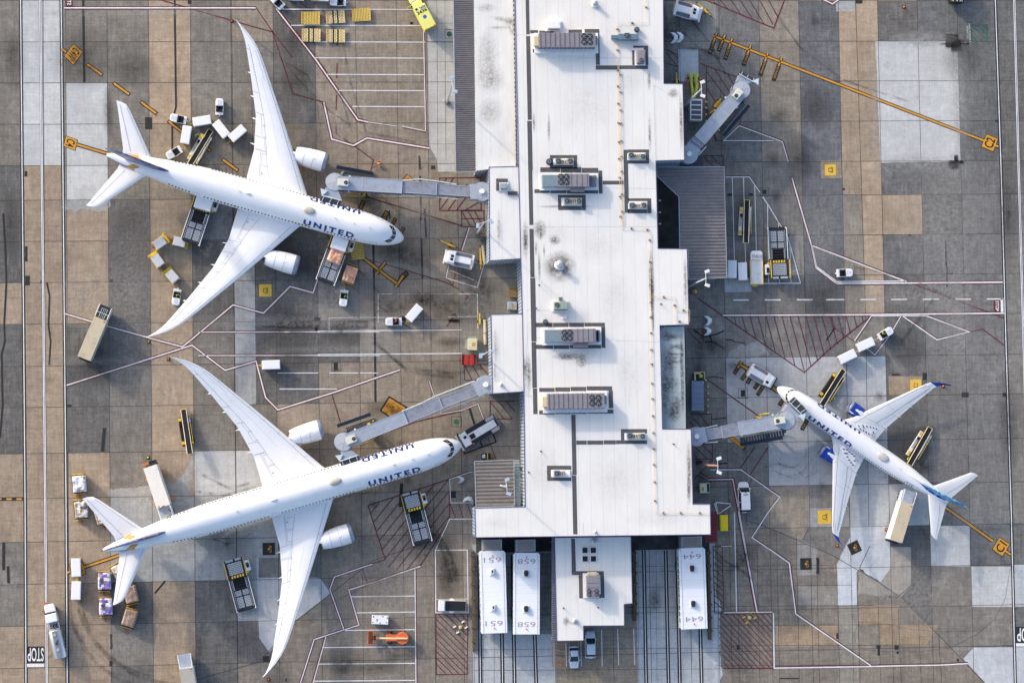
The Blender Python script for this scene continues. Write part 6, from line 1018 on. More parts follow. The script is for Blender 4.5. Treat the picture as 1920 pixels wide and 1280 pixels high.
put(BELT, 'belt', (390, 251), (358, 307), 'white belt loader at the rear of the upper airliner, two workers at its end', None, 1.7, flip=True); put(BELT, 'belt', (1402, 375), (1397, 455), 'white belt loader parked in the marked bays right of the brown canopy', None, 1.7, flip=True); put(BELT, 'belt', (1744, 806), (1706, 866), 'white belt loader at the tail side of the single-aisle airliner', None, 1.7, flip=True)
put(BELTD, 'beltd', (344, 772), (356, 845), 'dark belt loader with a blue sheet, parked alone beside the lower airliner', None, 1.7, flip=True); put(BELTD, 'beltd', (1580, 699), (1542, 755), 'dark belt loader against the nose side of the single-aisle airliner', None, 1.7, flip=True)
c = P(354, 788, 1.2); tag(MB().prism([(-.4, -.3), (.35, -.35), (.4, .2), (-.1, .38), (-.42, .1)], .86, 1.1).build('folded_sheet', BLUEP, None, .06, loc=(c.x, c.y, 0)), 'crumpled blue sheet lying on the dark belt loader', 'sheet')
# ---- cargo loader with roller decks
def holes_deck(mb_top, mb_hole, x0, x1, y0, y1, z, nx, ny):
    "silver tiles standing on a dark deck so that dark gaps show between"
    dx = (x1 - x0) / nx; dy = (y1 - y0) / ny
    for i in range(nx):
        for j in range(ny):
            if (i + j) % 2: mb_top.box(x0 + i * dx + dx * .05, x0 + (i + 1) * dx - dx * .05, y0 + j * dy + dy * .05, y0 + (j + 1) * dy - dy * .05, z, z + .05)
            else: mb_top.box(x0 + i * dx + dx * .22, x0 + (i + 1) * dx - dx * .22, y0 + j * dy - .001, y0 + (j + 1) * dy + .001, z, z + .045)
def loader(raised=False, zb=1.9, zm=.95):
    t = thing('cargo_loader', 'x y z w', 'cargo loader'); HW = 1.72
    ch = MB(); ch.box(-4.7, 4.6, -HW + .35, HW - .35, .35, .6); ch.build('chassis', DGREY, t); zb = 3.0 if raised else zb; zm = 2.6 if raised else zm
    f = MB().box(1.2, 4.75, -HW, HW, zb - .25, zb).build('bridge_deck', DGREY, t, .03); tp = MB(); holes_deck(tp, None, 1.9, 4.1, -1.3, 1.3, zb + .001, 7, 9); tp.build('deck_tiles', ALU, f); yl = MB()
    for y in (-1.2, -.7, -.2, .3, .8): yl.box(1.3, 1.75, y, y + .3, zb + .001, zb + .05)
    yl.build('yellow_stops', YPL, f); e = MB(); e.box(4.35, 4.75, -1.4, -.25, zb + .001, zb + .06); e.box(4.35, 4.75, .1, 1.5, zb + .001, zb + .06); e.build('front_flap', VG, f, .02)
    m = MB().box(-4.75, 1.1, -HW, HW, zm - .3, zm).build('main_deck', DGREY, t, .03)
    for y0, y1 in ((-1.25, -.12), (.12, 1.25)):
        for x0, x1, nx in ((-4.3, -2.3, 7), (-2.1, -1.1, 4)): tp = MB(); holes_deck(tp, None, x0, x1, y0, y1, zm + .001, nx, 5); tp.build('deck_tiles', ALU, m)
    for y in (-1.5, 1.38):
        tp = MB(); tp.box(-4.4, 1.0, y + .05, y + .09, zm + .001, zm + .03)
        for k in range(16): tp.box(-4.4 + k * .34, -4.24 + k * .34, y, y + .14, zm + .001, zm + .05)
        tp.build('side_rollers', ALU, m)
    s = MB()
    for x in (-.75, -.25, .3, .75): s.tube([(x, -1.1, zm + .1), (x, 1.1, zm + .1)], .17, 8)
    s.build('drive_rollers', BLACK, m); sc = MB(); sc.box(-.9, 1.0, -1.25, -1.12, zm + .001, zm + .25); sc.box(-.9, 1.0, 1.12, 1.25, zm + .001, zm + .25); sc.build('roller_guides', ALU, m)
    for y in (-HW - .05, HW + .05):
        r = MB(); r.tube([(-4.7, y, zm - .1), (-4.7, y, zm + .5), (1.0, y, zm + .5), (1.0, y, zm - .1)], .07, 6); r.build('white_rail', VW, m); r = MB(); r.tube([(1.3, y, zb), (1.3, y, zb + 1), (4.6, y, zb + 1), (4.6, y, zb)], .05, 6); r.tube([(1.3, y, zb + .5), (4.6, y, zb + .5)], .04, 6); r.tube([(3, y, zb), (3, y, zb + 1)], .04, 6); r.build('yellow_rail', YPL, f)
    for y in (-HW, HW): MB().box(-4.95, -4.75, y - .15, y + .15, zm - .2, zm + .2).build('corner_post', VW, m, .03)
    MB().box(-4.95, -4.76, -1.5, 1.5, zm - .25, zm + .02).build('rear_sill', BLACK, m, .03)
    cab = MB().box(2.0, 3.9, -HW - .95, -HW - .12, .8, zb + .05).build('operator_cab', VW, t, .08); c2 = MB(); c2.box(2.6, 3.2, -HW - .8, -HW - .3, zb + .051, zb + .35); c2.build('seat', SEAT, cab, .04); MB().box(3.3, 3.5, -HW - .85, -HW - .25, zb + .051, zb + .6).build('console', VBK, cab, .03); MB().box(1.7, 1.95, -HW - .5, -HW - .1, .9, zb + .3).build('yellow_hinge', YPL, t, .05); wheels(t, (-3.6, -2.6, 3.2), HW - .35, .38, .35); return t
LOAD = loader(); LOADR = loader(True)
put(LOAD, 'load', (438, 1051), (461, 1138), 'cargo loader parked on the concrete between tail and wing of the longest airliner', None, 1.4); put(LOAD, 'load', (770, 928), (791, 1010), 'cargo loader parked on the red hatching below the nose of the longest airliner', None, 1.4); put(LOAD, 'load', (1461.5, 517), (1457.5, 434), 'cargo loader parked in the marked bays at the right', None, 1.4)
put(LOADR, 'loadr', (386, 365), (358, 450), 'raised cargo loader carrying a white container at the rear belly of the upper airliner', None, 2.8); put(LOADR, 'loadr', (641, 444), (613, 520), 'raised cargo loader with wrapped cargo at the front belly of the upper airliner', None, 2.8)
# ---- dollies, containers, cargo
def pallet_dolly(strips, m):
    t = thing('pallet_dolly', 'x y z w', 'dolly'); MB().box(-1.68, 1.68, -1.2, 1.2, .3, .42).build('frame', DGREY, t, .02)
    for x0, x1 in strips:
        n = max(2, round((x1 - x0) / .3)); d = MB(); holes_deck(d, None, x0, x1, -1.22, 1.22, .421, n, 9); d.build('roller_deck', m, t)
    tow_bar(t, 1.68, REDT, .8); e = MB(); e.box(1.6, 1.72, -1.25, 1.25, .35, .56); e.box(-1.72, -1.6, -1.25, 1.25, .35, .56); e.build('end_stops', m, t, .02); wheels(t, (-1.0, 1.0), .9, .16, .14); return t
DF = pallet_dolly([(-1.6, 1.6)], YEL2); DS = pallet_dolly([(-1.6, -.55), (-.3, .3), (.55, 1.6)], CRM2)
put(DF, 'df', (565, 34.5), (600, 34.5), 'full yellow pallet dolly at the left of the upper row', None, .45); put(DF, 'df', (660, 29), (695, 27), 'full yellow pallet dolly at the right of the upper row', None, .45); put(DF, 'df', (672, 486), (668, 452), 'yellow pallet dolly tucked under the nose beside the raised loader', None, .45, flip=False)
put(DS, 'ds', (611, 33), (647, 31), 'cream three-strip pallet dolly between two yellow ones in the upper row', None, .45); put(DS, 'ds', (566, 66), (601, 66.5), 'cream three-strip pallet dolly, left one of the lower row', None, .45); put(DS, 'ds', (612, 67.5), (647, 68), 'cream three-strip pallet dolly, right one of the lower row', None, .45)
RD = pallet_dolly([(-1.1, -.1), (.1, 1.1)], pm('dolly_red', (206, 56, 44), .55, 0, .1, 2, .25)); RD.scale = (.8, .8, 1); put(RD, 'rd', (867, 674), (892, 675), 'red roller dolly beside the concourse wall', None, .45)
def cont_dolly():
    t = thing('container_dolly', 'x y z w', 'dolly'); MB().box(-1.25, 1.25, -.9, .9, .3, .45).build('frame', YPL, t, .03)
    e = MB().box(-1.62, -1.1, -1.02, 1.02, .32, .62); e.box(-1.6, -1.45, -1.02, -.7, .621, .9); e.box(-1.6, -1.45, .7, 1.02, .621, .9); e.build('end_platform', YPL, t, .05); MB().box(1.1, 1.35, -.95, -.55, .32, .6).build('corner_guard', YPL, t, .04); MB().box(1.1, 1.35, .55, .95, .32, .6).build('corner_guard', YPL, t, .04); tow_bar(t, 1.25, REDT, .9); wheels(t, (-.9, .9), .72, .2, .16); return t
CD = cont_dolly()
def uld():
    t = thing('air_cargo_container', 'x y z w', 'cargo container'); x = MB(); x.add([Vector((u, y, z)) for u in (-1.0, 1.18) for y, z in ((-.78, .47), (.60, .47), (.86, .95), (.86, 2.05), (-.78, 2.05))], [(4, 3, 2, 1, 0), (5, 6, 7, 8, 9), (0, 1, 6, 5), (1, 2, 7, 6), (2, 3, 8, 7), (3, 4, 9, 8), (4, 0, 5, 9)]); x.build('shell', pm('scuffed_aluminium', (204, 206, 208), .5, .2, .1, 3, .5), t, .03); MB().box(-.9, 1.08, -.68, .76, 2.051, 2.07).build('roof_sheet', pm('scuffed_aluminium', (204, 206, 208)), t); MB().box(-.95, 1.12, -.80, -.785, .55, 1.95).build('door_curtain', pm('curtain_navy', (36, 46, 74), .7), t); return t
ULD = uld(); CDG = 'container dollies in the train below the upper airliner'; UG = 'scuffed containers on the dolly train'
for f, r, l in (((325, 450), (350, 456), 'by the foot of the raised loader'), ((288, 463), (312, 446), 'second from the raised loader, at the bend'), ((303, 500), (286, 476), 'third from the raised loader'), ((333, 530), (311, 505), 'nearest the towing tractor')):
    put(CD, 'cd', f, r, 'yellow container dolly ' + l, None, .6); put(ULD, 'uld', f, r, 'scuffed grey container on the dolly ' + l, None, 1.9)
def cargo_mat(name, cols, sc=1.6):
    k = NT(name); v = k.n('TexVoronoi'); v.distance = 'CHEBYCHEV'; k.l(k.coord((sc, sc, sc)), v.inputs['Vector']); v.inputs['Scale'].default_value = 1; v.inputs['Randomness'].default_value = .8
    sx = k.n('SeparateColor'); k.l(v.outputs['Color'], sx.inputs[0]); rp = k.n('ValToRGB'); rp.color_ramp.interpolation = 'CONSTANT'; el = rp.color_ramp.elements
    el[0].position = 0; el[0].color = rgb(cols[0])
    el[1].position = 1 / len(cols); el[1].color = rgb(cols[1])
    for i, c in enumerate(cols[2:], 2): e = el.new(i / len(cols)); e.color = rgb(c)
    k.l(sx.outputs[0], rp.inputs[0]); n = k.rng(k.noise(6, 5, .8), .3, .7, .55, 1.3); k.l(k.mul(rp.outputs[0], n), k.b.inputs['Base Color']); k.b.inputs['Roughness'].default_value = .3; return k.m
CW = cargo_mat('wrap_white', [(232, 232, 238), (206, 206, 216), (240, 240, 244), (170, 160, 156), (214, 214, 222)], .9); CP = cargo_mat('wrap_purple', [(118, 104, 180), (208, 204, 220), (136, 122, 196), (150, 130, 116), (226, 224, 232), (104, 92, 146)]); CB = cargo_mat('wrap_brown', [(166, 140, 126), (150, 126, 112), (176, 150, 136)], .6); CM = cargo_mat('wrap_mixed', [(206, 200, 204), (160, 146, 136), (236, 232, 236), (196, 176, 120), (110, 104, 116), (220, 214, 216)]); CO = cargo_mat('wrap_peach', [(226, 184, 150), (232, 190, 156), (216, 170, 140), (206, 150, 130)], .5)
def cargo(L, Wd, h, m, seed, lump=.16, strap=None):
    rd = random.Random(seed); t = thing('cargo_pallet', 'x y z w', 'cargo pallet'); MB().box(-L / 2, L / 2, -Wd / 2, Wd / 2, .43, .5).build('pallet', ALU, t); nx, ny = 13, 10; g = [[0] * ny for _ in range(nx)]
    for _ in range(16):
        a, b, dz = rd.randrange(nx), rd.randrange(ny), rd.uniform(-lump, lump)
        for i in range(a, min(nx, a + rd.randint(2, 5))):
            for j in range(b, min(ny, b + rd.randint(2, 4))): g[i][j] += dz
    V = [Vector((-L / 2 + L * i / (nx - 1) + rd.uniform(-.02, .02), -Wd / 2 + Wd * j / (ny - 1) + rd.uniform(-.02, .02), h + g[i][j] - (.18 if i in (0, nx - 1) or j in (0, ny - 1) else 0))) for i in range(nx) for j in range(ny)]; x = MB(); fs = [(i * ny + j, (i + 1) * ny + j, (i + 1) * ny + j + 1, i * ny + j + 1) for i in range(nx - 1) for j in range(ny - 1)]
    rim = [i * ny for i in range(nx)] + [(nx - 1) * ny + j for j in range(1, ny)] + [i * ny + ny - 1 for i in range(nx - 2, -1, -1)] + [j for j in range(ny - 2, 0, -1)]; base = len(V); V += [Vector((V[q].x, V[q].y, .51)) for q in rim]; n = len(rim); fs += [(rim[k], base + k, base + (k + 1) % n, rim[(k + 1) % n]) for k in range(n)]; x.add(V, fs); x.build('wrapped_load', m, t)
    if strap:
        s = MB()
        for y in (-Wd * .3, 0, Wd * .3): s.tube([(-L / 2 - .02, y, .6), (-L / 2 - .02, y, h - .1), (-L * .3, y, h + .1), (L * .3, y, h + .1), (L / 2 + .02, y, h - .1), (L / 2 + .02, y, .6)], .03, 5)
        for u in (-L * .25, L * .2): s.tube([(u, -Wd / 2 - .02, .6), (u, -Wd / 2 - .02, h - .1), (u, 0, h + .12), (u, Wd / 2 + .02, h - .1), (u, Wd / 2 + .02, .6)], .03, 5)
        s.build('cargo_straps', strap, t)
    return t
STR = pm('strap_orange', (222, 96, 70), .6)
def pd(f, r, lab):
    "small framed dolly under a load"
    global _PD
    if '_PD' not in globals():
        t = thing('pallet_dolly', 'x', 'dolly'); MB().box(-1.75, 1.75, -1.22, 1.22, .28, .42).build('frame', DGREY, t, .02); e = MB()
        for x in (-1.85, 1.72):
            for y in (-1.15, -.4, .35): e.box(x, x + .13, y, y + .7, .3, .62)
        e.build('end_stops', YPL, t, .02); tow_bar(t, 1.75, REDT, .95); wheels(t, (-1.0, 1.0), .9, .15, .14); _PD = t
    return put(_PD, 'pd', f, r, lab, None, .45)
for i, (f, r, h, m, lab, st) in enumerate((((149, 922), (147, 892), 2.3, CW, 'cargo pallet wrapped in white plastic, topmost of the column at the left', None), ((153, 970), (150, 940), 2.2, CM, 'mixed carton pallet below the white wrapped one', None), ((194, 981), (186, 952), 2.1, CM, 'carton pallet half hidden under the tailplane of the longest airliner', None), ((195.5, 1104), (195, 1074), 2.2, CP, 'purple wrapped cargo pallet with tan boxes at its upper end', None), ((198, 1152), (197.5, 1122), 2.2, CP, 'purple and white cargo pallet, lower of the purple pair', None), ((232, 1087), (217, 1058), 2.1, CM, 'pale carton pallet hidden behind the lower tailplane', None), ((249, 1130), (241, 1098), 2.0, CB, 'smooth brown pallet peeping out below the lower tailplane', None), ((238, 1173), (247, 1144), 2.0, CB, 'tilted brown pallet with a white label, lowest of the pallets', None), ((651.5, 529), (661, 499), 2.1, CO, 'peach coloured strapped cargo pallet behind the tractor under the upper airliner', STR))):
    pd(f, r, 'low dolly under the ' + lab.split(',')[0]); o = cargo(3.0, 2.3, h, m, 40 + i, .14 if m is not CB else .05, st); c, a, L = heading(f, r, h); o.location = (c.x, c.y, 0); o.rotation_euler = (0, 0, a); o['label'] = lab
o = cargo(2.9, 2.5, 1.95, CO, 77, .08, STR); c, a, L = heading((636, 462), (624, 494), 4.3); o.location = (c.x, c.y, 2.2); o.rotation_euler = (0, 0, a); o['label'] = 'peach strapped cargo load standing on the raised loader at the nose'
def box_uld(f, r, z, w, lab, txt=None):
    c, a, L = heading(f, r, z + 1.6); t = thing('air_cargo_container', lab, 'cargo container', (c.x, c.y, z), a); MB().box(-L / 2, L / 2, -w / 2, w / 2, 0, 1.6).build('shell', VW, t, .04); MB().box(-L / 2 + .1, L / 2 - .1, -w / 2 + .1, w / 2 - .1, 1.601, 1.62).build('roof_sheet', pm('pale_sheet', (214, 218, 226), .4, 0, .05, 1, .15), t)
    if txt: m = MB(); text_quad(m, txt, (-.2, -w * .34), (-.2, w * .28), (.25, -w * .34), 1.625); m.build('faded_lettering', pm('faded_blue', (96, 110, 150), .6), t)
box_uld((385, 369), (378, 392), 3.05, 3.1, 'big white container with faded blue lettering on the raised loader'); box_uld((640, 446), (633, 468), 3.05, 2.9, 'plain white container going into the front hold of the upper airliner')
# ---- trucks
def truck(label, front, rear, L, Wd, roof, z, cab, extra=None, name='catering_truck', cat='catering truck'):
    c, a, _ = heading(front, rear, z); t = thing(name, label, cat, (c.x, c.y, 0), a); return t
def catering(label, front, rear, roof, body_m, z=3.8, out=False, plat='dark', cabrear=True):
    "box van with a loading platform over its cab"
    c, a, L = heading(front, rear, z); t = thing('catering_truck', label, 'catering truck', (c.x, c.y, 0), a); Wd = 2.5; x1 = L / 2 - 2.3
    MB().box(-L / 2, L / 2 - .3, -1.0, 1.0, .55, .8).build('chassis', VBK, t); MB().box(-L / 2, x1, -Wd / 2, Wd / 2, .9, z - .03).build('cargo_box', body_m, t, .04); MB().box(-L / 2 + .02, x1 - .02, -Wd / 2 + .02, Wd / 2 - .02, z - .029, z).build('box_roof', roof, t); m = MB()
    MB().box(x1 + .1, L / 2, -1.1, 1.1, .8, 2.3).build('cab', VW, t, .15); MB().box(L / 2 - .35, L / 2 + .01, -.95, .95, 1.5, 2.15).build('windscreen', WGL, t, .03); pz = z - 1.0; pf = MB().box(x1 + .02, L / 2 + .15, -Wd / 2 + .08, Wd / 2 - .08, pz - .12, pz).build('platform', DGREY if plat == 'dark' else pm('platform_grey', (168, 178, 192), .5, .2), t, .03); r = MB()
    for y in (-Wd / 2 + .1, Wd / 2 - .1): r.tube([(x1 + .1, y, pz), (x1 + .1, y, pz + 1.0), (L / 2 + .1, y, pz + 1.0), (L / 2 + .1, y, pz)], .07, 6)
    if plat == 'dark':
        r.tube([(x1 + .1, -.5, pz + .6), (L / 2 - .4, -.5, pz + .6), (L / 2 - .4, .5, pz + .6), (x1 + .1, .5, pz + .6)], .04, 6); r.tube([(x1 + 1.0, -1.1, pz + .6), (x1 + 1.0, 1.1, pz + .6)], .04, 6)
        for y in (-.15, .15): r.tube([(x1 + .1, y, pz + .5), (L / 2 - .4, y, pz + .5)], .03, 6)
    r.build('platform_rail', VW, pf); MB().box(-L / 2 - .35, -L / 2 - .01, -Wd / 2 + .1, Wd / 2 - .1, .6, 1.3).build('tail_lift', VBK, t, .04)
    for x in (x1 - .3,): MB().box(x - .1, x + .1, -.9, -.65, z + .001, z + .12).build('amber_beacon', ORG, t, .03)
    if out:
        for x in (-L * .30, L * .16):
            for s in (1, -1): MB().box(x - .13, x + .13, s * (Wd / 2 + .02) if s > 0 else -Wd / 2 - .75, Wd / 2 + .75 if s > 0 else -Wd / 2 - .02, .35, .6).build('outrigger', ORG, t, .03)
    wheels(t, (-L / 2 + 1.6, L / 2 - 1.2), 1.0, .48, .32); return t, a, c, L
catering('catering truck with tan roof standing crosswise near the left service road', (198, 575), (157, 672), TANR, pm('pale_green_side', (168, 182, 172), .5), 3.9)
catering('catering truck with tan roof serving the tail of the single-aisle airliner', (1708, 921), (1680, 1014), TANR, VW, 4.2, False, 'light')
T2 = catering('catering truck with cream roof and orange outriggers serving the longest airliner', (314, 972), (281, 874), CRMR, VW, 5.6, True, 'light'); o = T2[0]; LL = T2[3]
MB().box(-LL / 2 - .9, -LL / 2 - .36, -.02, 1.2, 2.0, 5.3).build('rear_door', VBK, o, .03); MB().box(-LL / 2 - .9, -LL / 2 - .36, -1.2, -.03, 2.0, 5.3).build('rear_door', pm('rear_orange', (190, 116, 60), .6, 0, .25, 3, .4), o, .03)
catering('grey-roofed catering truck leaving the lower edge of the picture', (345, 1228), (360, 1318), GRYR, VW, 3.8, False, 'light')
def ambulance():
    c, a, L = heading((774, -10), (808, 53), 2.9); t = thing('ambulance', 'yellow ambulance with the number 3436 at the top edge', 'ambulance', (c.x, c.y, 0), a); YA = pm('ambulance_yellow', (232, 228, 128), .4, 0, .03, 1, .05); L = 7.0; b = MB().box(-3.4, 1.2, -1.2, 1.2, .7, 2.9).build('body', YA, t, .06)
    MB().box(1.22, 3.4, -1.0, 1.0, .6, 1.3).build('bonnet', YA, t, .15); MB().box(1.21, 2.3, -.98, .98, 1.3, 2.2).build('cab', YA, t, .15); MB().box(2.2, 2.55, -.85, .85, 1.35, 2.0).build('windscreen', pm('pale_glass', (150, 160, 190), .15), t, .03); MB().box(.55, .95, -1.0, .1, 2.901, 3.0).build('light_bar', LAMPW, t, .03); k = MB()
    for i, y in enumerate((-.9, -.62, -.34, -.06)): k.box(.6 + .1 * (i % 2), .78 + .1 * (i % 2), y, y + .17, 3.001, 3.03)
    k.build('light_lens', VBK, t); MB().box(.55, .95, .55, .95, 2.901, 2.94).build('blue_hatch', ABLUE, t); n = MB(); text_quad(n, '3436', (-.35, 1.0), (-.35, -1.0), (.3, 1.0), 2.912, 0, .03); n.build('fleet_number', VBK, t); st = MB()
    for q in range(3): st.box(-1.55, -.75, -.11, .11, 2.905 + q * .001, 2.912 + q * .002, rot=q * math.pi / 3, piv=(-1.15, 0))
    st.build('star_of_life', pm('star_blue', (30, 90, 190), .5), t); MB().box(-3.65, -3.41, -1.15, 1.15, .5, .8).build('rear_step', VG, t, .03)
    for y in (-1.05, .75): MB().box(-3.42, -3.2, y, y + .3, 2.6, 2.92).build('corner_lamp', ORG, t)
    ch = MB()
    for i in range(6): ch.box(-3.405, -3.37, -1.0 + i * .34, -.85 + i * .34, 1.0, 2.7)
    ch.build('chevrons', VBK, t); d = MB().box(2.0, 2.06, 1.0, 1.9, .7, 1.9); d.build('open_door', YA, t, .02); wheels(t, (-2.3, 2.5), .95, .42, .3); return t
ambulance()
def fuel_truck():
    c, a, L = heading((90, 1133), (113, 1234), 2.6); t = thing('fuel_truck', 'silver tank fuel truck with white cab on the left service road', 'fuel truck', (c.x, c.y, 0), a); h = L / 2
    MB().box(-h, h - .4, -.8, .8, .55, .8).build('chassis', VBK, t); hd = MB(); hd.prism([(h - 1.7, -1.0), (h - .4, -.95), (h, -.75), (h, .75), (h - .4, .95), (h - 1.7, 1.0)], .7, 1.6); hd.build('hood', VW, t, .15); MB().box(h - 3.3, h - 1.72, -1.05, 1.05, .7, 2.55).build('cab', VW, t, .14); MB().add([(h - 1.95, -.9, 2.52), (h - 1.95, .9, 2.52), (h - 1.4, .95, 1.75), (h - 1.4, -.95, 1.75)], [(0, 1, 2, 3)]).build('windscreen', WGL, t); p = MB(); p.box(h - 4.6, h - 3.4, -1.0, 1.0, .8, 1.2); p.build('pump_bay', VG, t, .03); pp = MB()
    for y in (-.6, -.1, .4): pp.tube([(h - 4.5, y, 1.3), (h - 4.2, y + .2, 1.7), (h - 3.7, y, 1.4)], .1, 6)
    pp.build('pump_pipes', DGREY, t); r = MB(); r.tube([(h - 3.45, -1.0, 1.9), (h - 4.6, -1.0, 1.9), (h - 4.6, 1.0, 1.9), (h - 3.45, 1.0, 1.9)], .05, 6); r.build('bay_rail', VW, t)
    N = 24; rings = [[Vector((x, 1.2 * q * math.sin(2 * math.pi * k / N), 1.75 + .85 * q * math.cos(2 * math.pi * k / N))) for k in range(N)] for x, q in ((-h, .9), (-h + .12, 1), (h - 4.9, 1), (h - 4.75, .9))]; MB().loft(rings).build('tank', CHROME, t, 0, True); MB().box(-h + .1, h - 4.9, -.42, .42, 2.55, 2.64).build('tank_walkway', pm('walkway_grey', (130, 132, 138), .6, .2, .15, 2, .3), t)
    for x in (h - 5.6, -h + 1.6): MB().cyl((x, .05), .28, 2.641, 2.72, 16).build('manhole_lid', VG, t, .02)
    m = MB(); m.tube([(h - 6.6, -.2, 2.7), (h - 7.4, .15, 2.75), (h - 7.0, .25, 2.7)], .07, 6); m.build('valve_gear', DGREY, t); MB().box(-h - .12, -h - .01, -1.1, 1.1, .5, 1.1).build('rear_bumper', VBK, t, .03); MB().tube([(h - 1.0, 1.05, 1.9), (h - 1.0, 1.35, 1.95)], .06, 6).build('mirror_arm', VBK, t); wheels(t, (-h + 1.3, -h + 2.6, h - 1.2), .95, .5, .32); return t
fuel_truck()
FL = P(85, 1131, .5); x = MB(); x.tube([(0, 0, 0), (0, 0, 1.0)], .035, 6); x.add([(0, 0, .95), (.45, .1, .9), (.42, .1, .55), (0, 0, .55), (0, .03, .95), (.45, .13, .9), (.42, .13, .55), (0, .03, .55)], [(0, 1, 2, 3), (7, 6, 5, 4), (0, 4, 5, 1), (2, 6, 7, 3), (1, 5, 6, 2)]); x.cyl((0, 0), .2, 0, .06, 10); tag(x.build('marker_flag', pm('flag_red', (210, 50, 40), .6), None, 0, loc=(FL.x, FL.y, 0)), 'small red marker flag in front of the fuel truck', 'flag')
# ---- aircraft tractors (low, wide)
def pushback(label, front, rear, Wd, style):
    c, a, L = heading(front, rear, 1.7); t = thing('aircraft_tractor', label, 'aircraft tractor', (c.x, c.y, 0), a); h = L / 2; hw = Wd / 2; dk = style != 'white'
    MB().prism([(-h, -hw), (h - 1.5, -hw), (h, -hw * .8), (h, hw * .8), (h - 1.5, hw), (-h, hw)], .4, 1.35).build('body', pm('slate_body', (92, 100, 114), .45, .1) if style == 'slate' else VW, t, .08); MB().box(-h + .5, h - 1.7, -hw * .42, hw * .42, 1.351, 1.62).build('engine_deck', VW, t, .05)
    for s in (1, -1):
        MB().box(-h + (2.0 if style == 'slate' else .5), h - 1.8, s * hw * .95 if s < 0 else hw * .5, -hw * .5 if s < 0 else hw * .95, 1.351, 1.42).build('side_deck', DGREY if style == 'slate' else pm('slate_tread', (98, 104, 120), .6, .1), t); g = MB(); n = 9
        x0, x1 = (-h + .3, -h + 1.9) if style == 'slate' else (-h + .6, h - 1.9)
        if style == 'white': n = 16
        for k in range(n): x = x0 + (x1 - x0) * k / n; g.box(x, x + (x1 - x0) / n * .5, s * hw * .92 if s < 0 else hw * .54, -hw * .54 if s < 0 else hw * .92, 1.421, 1.45)
        if style != 'grey': g.build('grille', VW if style == 'slate' else pm('grille_lilac', (150, 146, 164), .5), t)
    cb = MB().box(h - 1.75, h - .35, -hw * .9, hw * .75, 1.351, 2.05 if dk else 1.75).build('cab', VW, t, .1); zc = 2.05 if dk else 1.75
    for y in ((-.5, .1) if style == 'grey' else (-.75,)): MB().box(h - 1.45, h - .9, y, y + .5, zc + .001, zc + .03).build('roof_window', pm('cab_window', (32, 38, 66), .2), cb, .02)
    b = MB().box(h + .01, h + .3, -hw, hw, .5, .95).build('bumper', VW if dk else VBK, t, .05); MB().box(-h - .2, -h - .01, -hw * .6, hw * .6, .5, .9).build('rear_bumper', VG, t, .03)
    if style == 'slate': MB().box(h - 3.0, h - 2.0, -.42, .5, 1.621, 1.66).build('radiator_grille', VBK, t); MB().box(-h + .3, -h + 1.2, -.5, .5, 1.351, 1.5).build('hitch_well', VBK, t); MB().box(h - .2, h + .0, -hw * .7, hw * .7, .96, 1.3).build('light_panel', pm('green_panel', (70, 110, 96), .4), t, .03)
    for q in ((-h + .4, hw - .3), (h - 2.0, hw - .25)): MB().cyl(q, .14, 1.43, 1.62, 10).build('amber_beacon', ORG, t, .02)
    wheels(t, (-h + 1.2, h - 1.3), hw - .2, .55, .4); return t
pushback('white aircraft tractor with grey side decks beside the upper left wing of the concourse', (836, 480), (888, 492), 2.7, 'grey'); pushback('big slate and white aircraft tractor at the nose of the longest airliner', (864, 830), (933, 789), 3.2, 'slate'); pushback('white aircraft tractor with lilac grilles at the nose of the single-aisle airliner', (1451, 718), (1407, 692), 2.6, 'white'); pushback('white aircraft tractor with grey decks at the top right of the concourse', (1313, 26), (1266, 13), 2.9, 'grey')
def flatbed():
    c, a, L = heading((822, 1135), (874, 1136), 1.3); t = thing('flatbed_loader', 'white flatbed loader with black deck in the marked bay by the lounges', 'service vehicle', (c.x, c.y, 0), a); h = L / 2
    MB().box(-h, h - 1.2, -1.0, 1.0, .45, 1.0).build('bed', VW, t, .05); MB().box(-h + .08, h - 1.3, -.92, .92, 1.001, 1.06).build('black_deck', VBK, t); MB().box(h - 1.19, h, -1.0, 1.0, .45, 1.35).build('cab', VW, t, .12); s = MB()
    for y in (-.4, .4): s.box(h - 1.75, h - 1.35, y - .2, y + .2, 1.061, 1.4)
    s.build('seats', SEAT, t, .04)
    for y in (-1.25, 1.25): k = MB(); k.prism([(-.2, y * .8), (-.5, y * .8), (-.1, y * 1.1), (.3, y * 1.1), (.6, y * .8)], .5, .7); k.build('side_arm', VW, t, .03)
    wheels(t, (-h + .9, h - .7), .85, .4, .28)
flatbed()
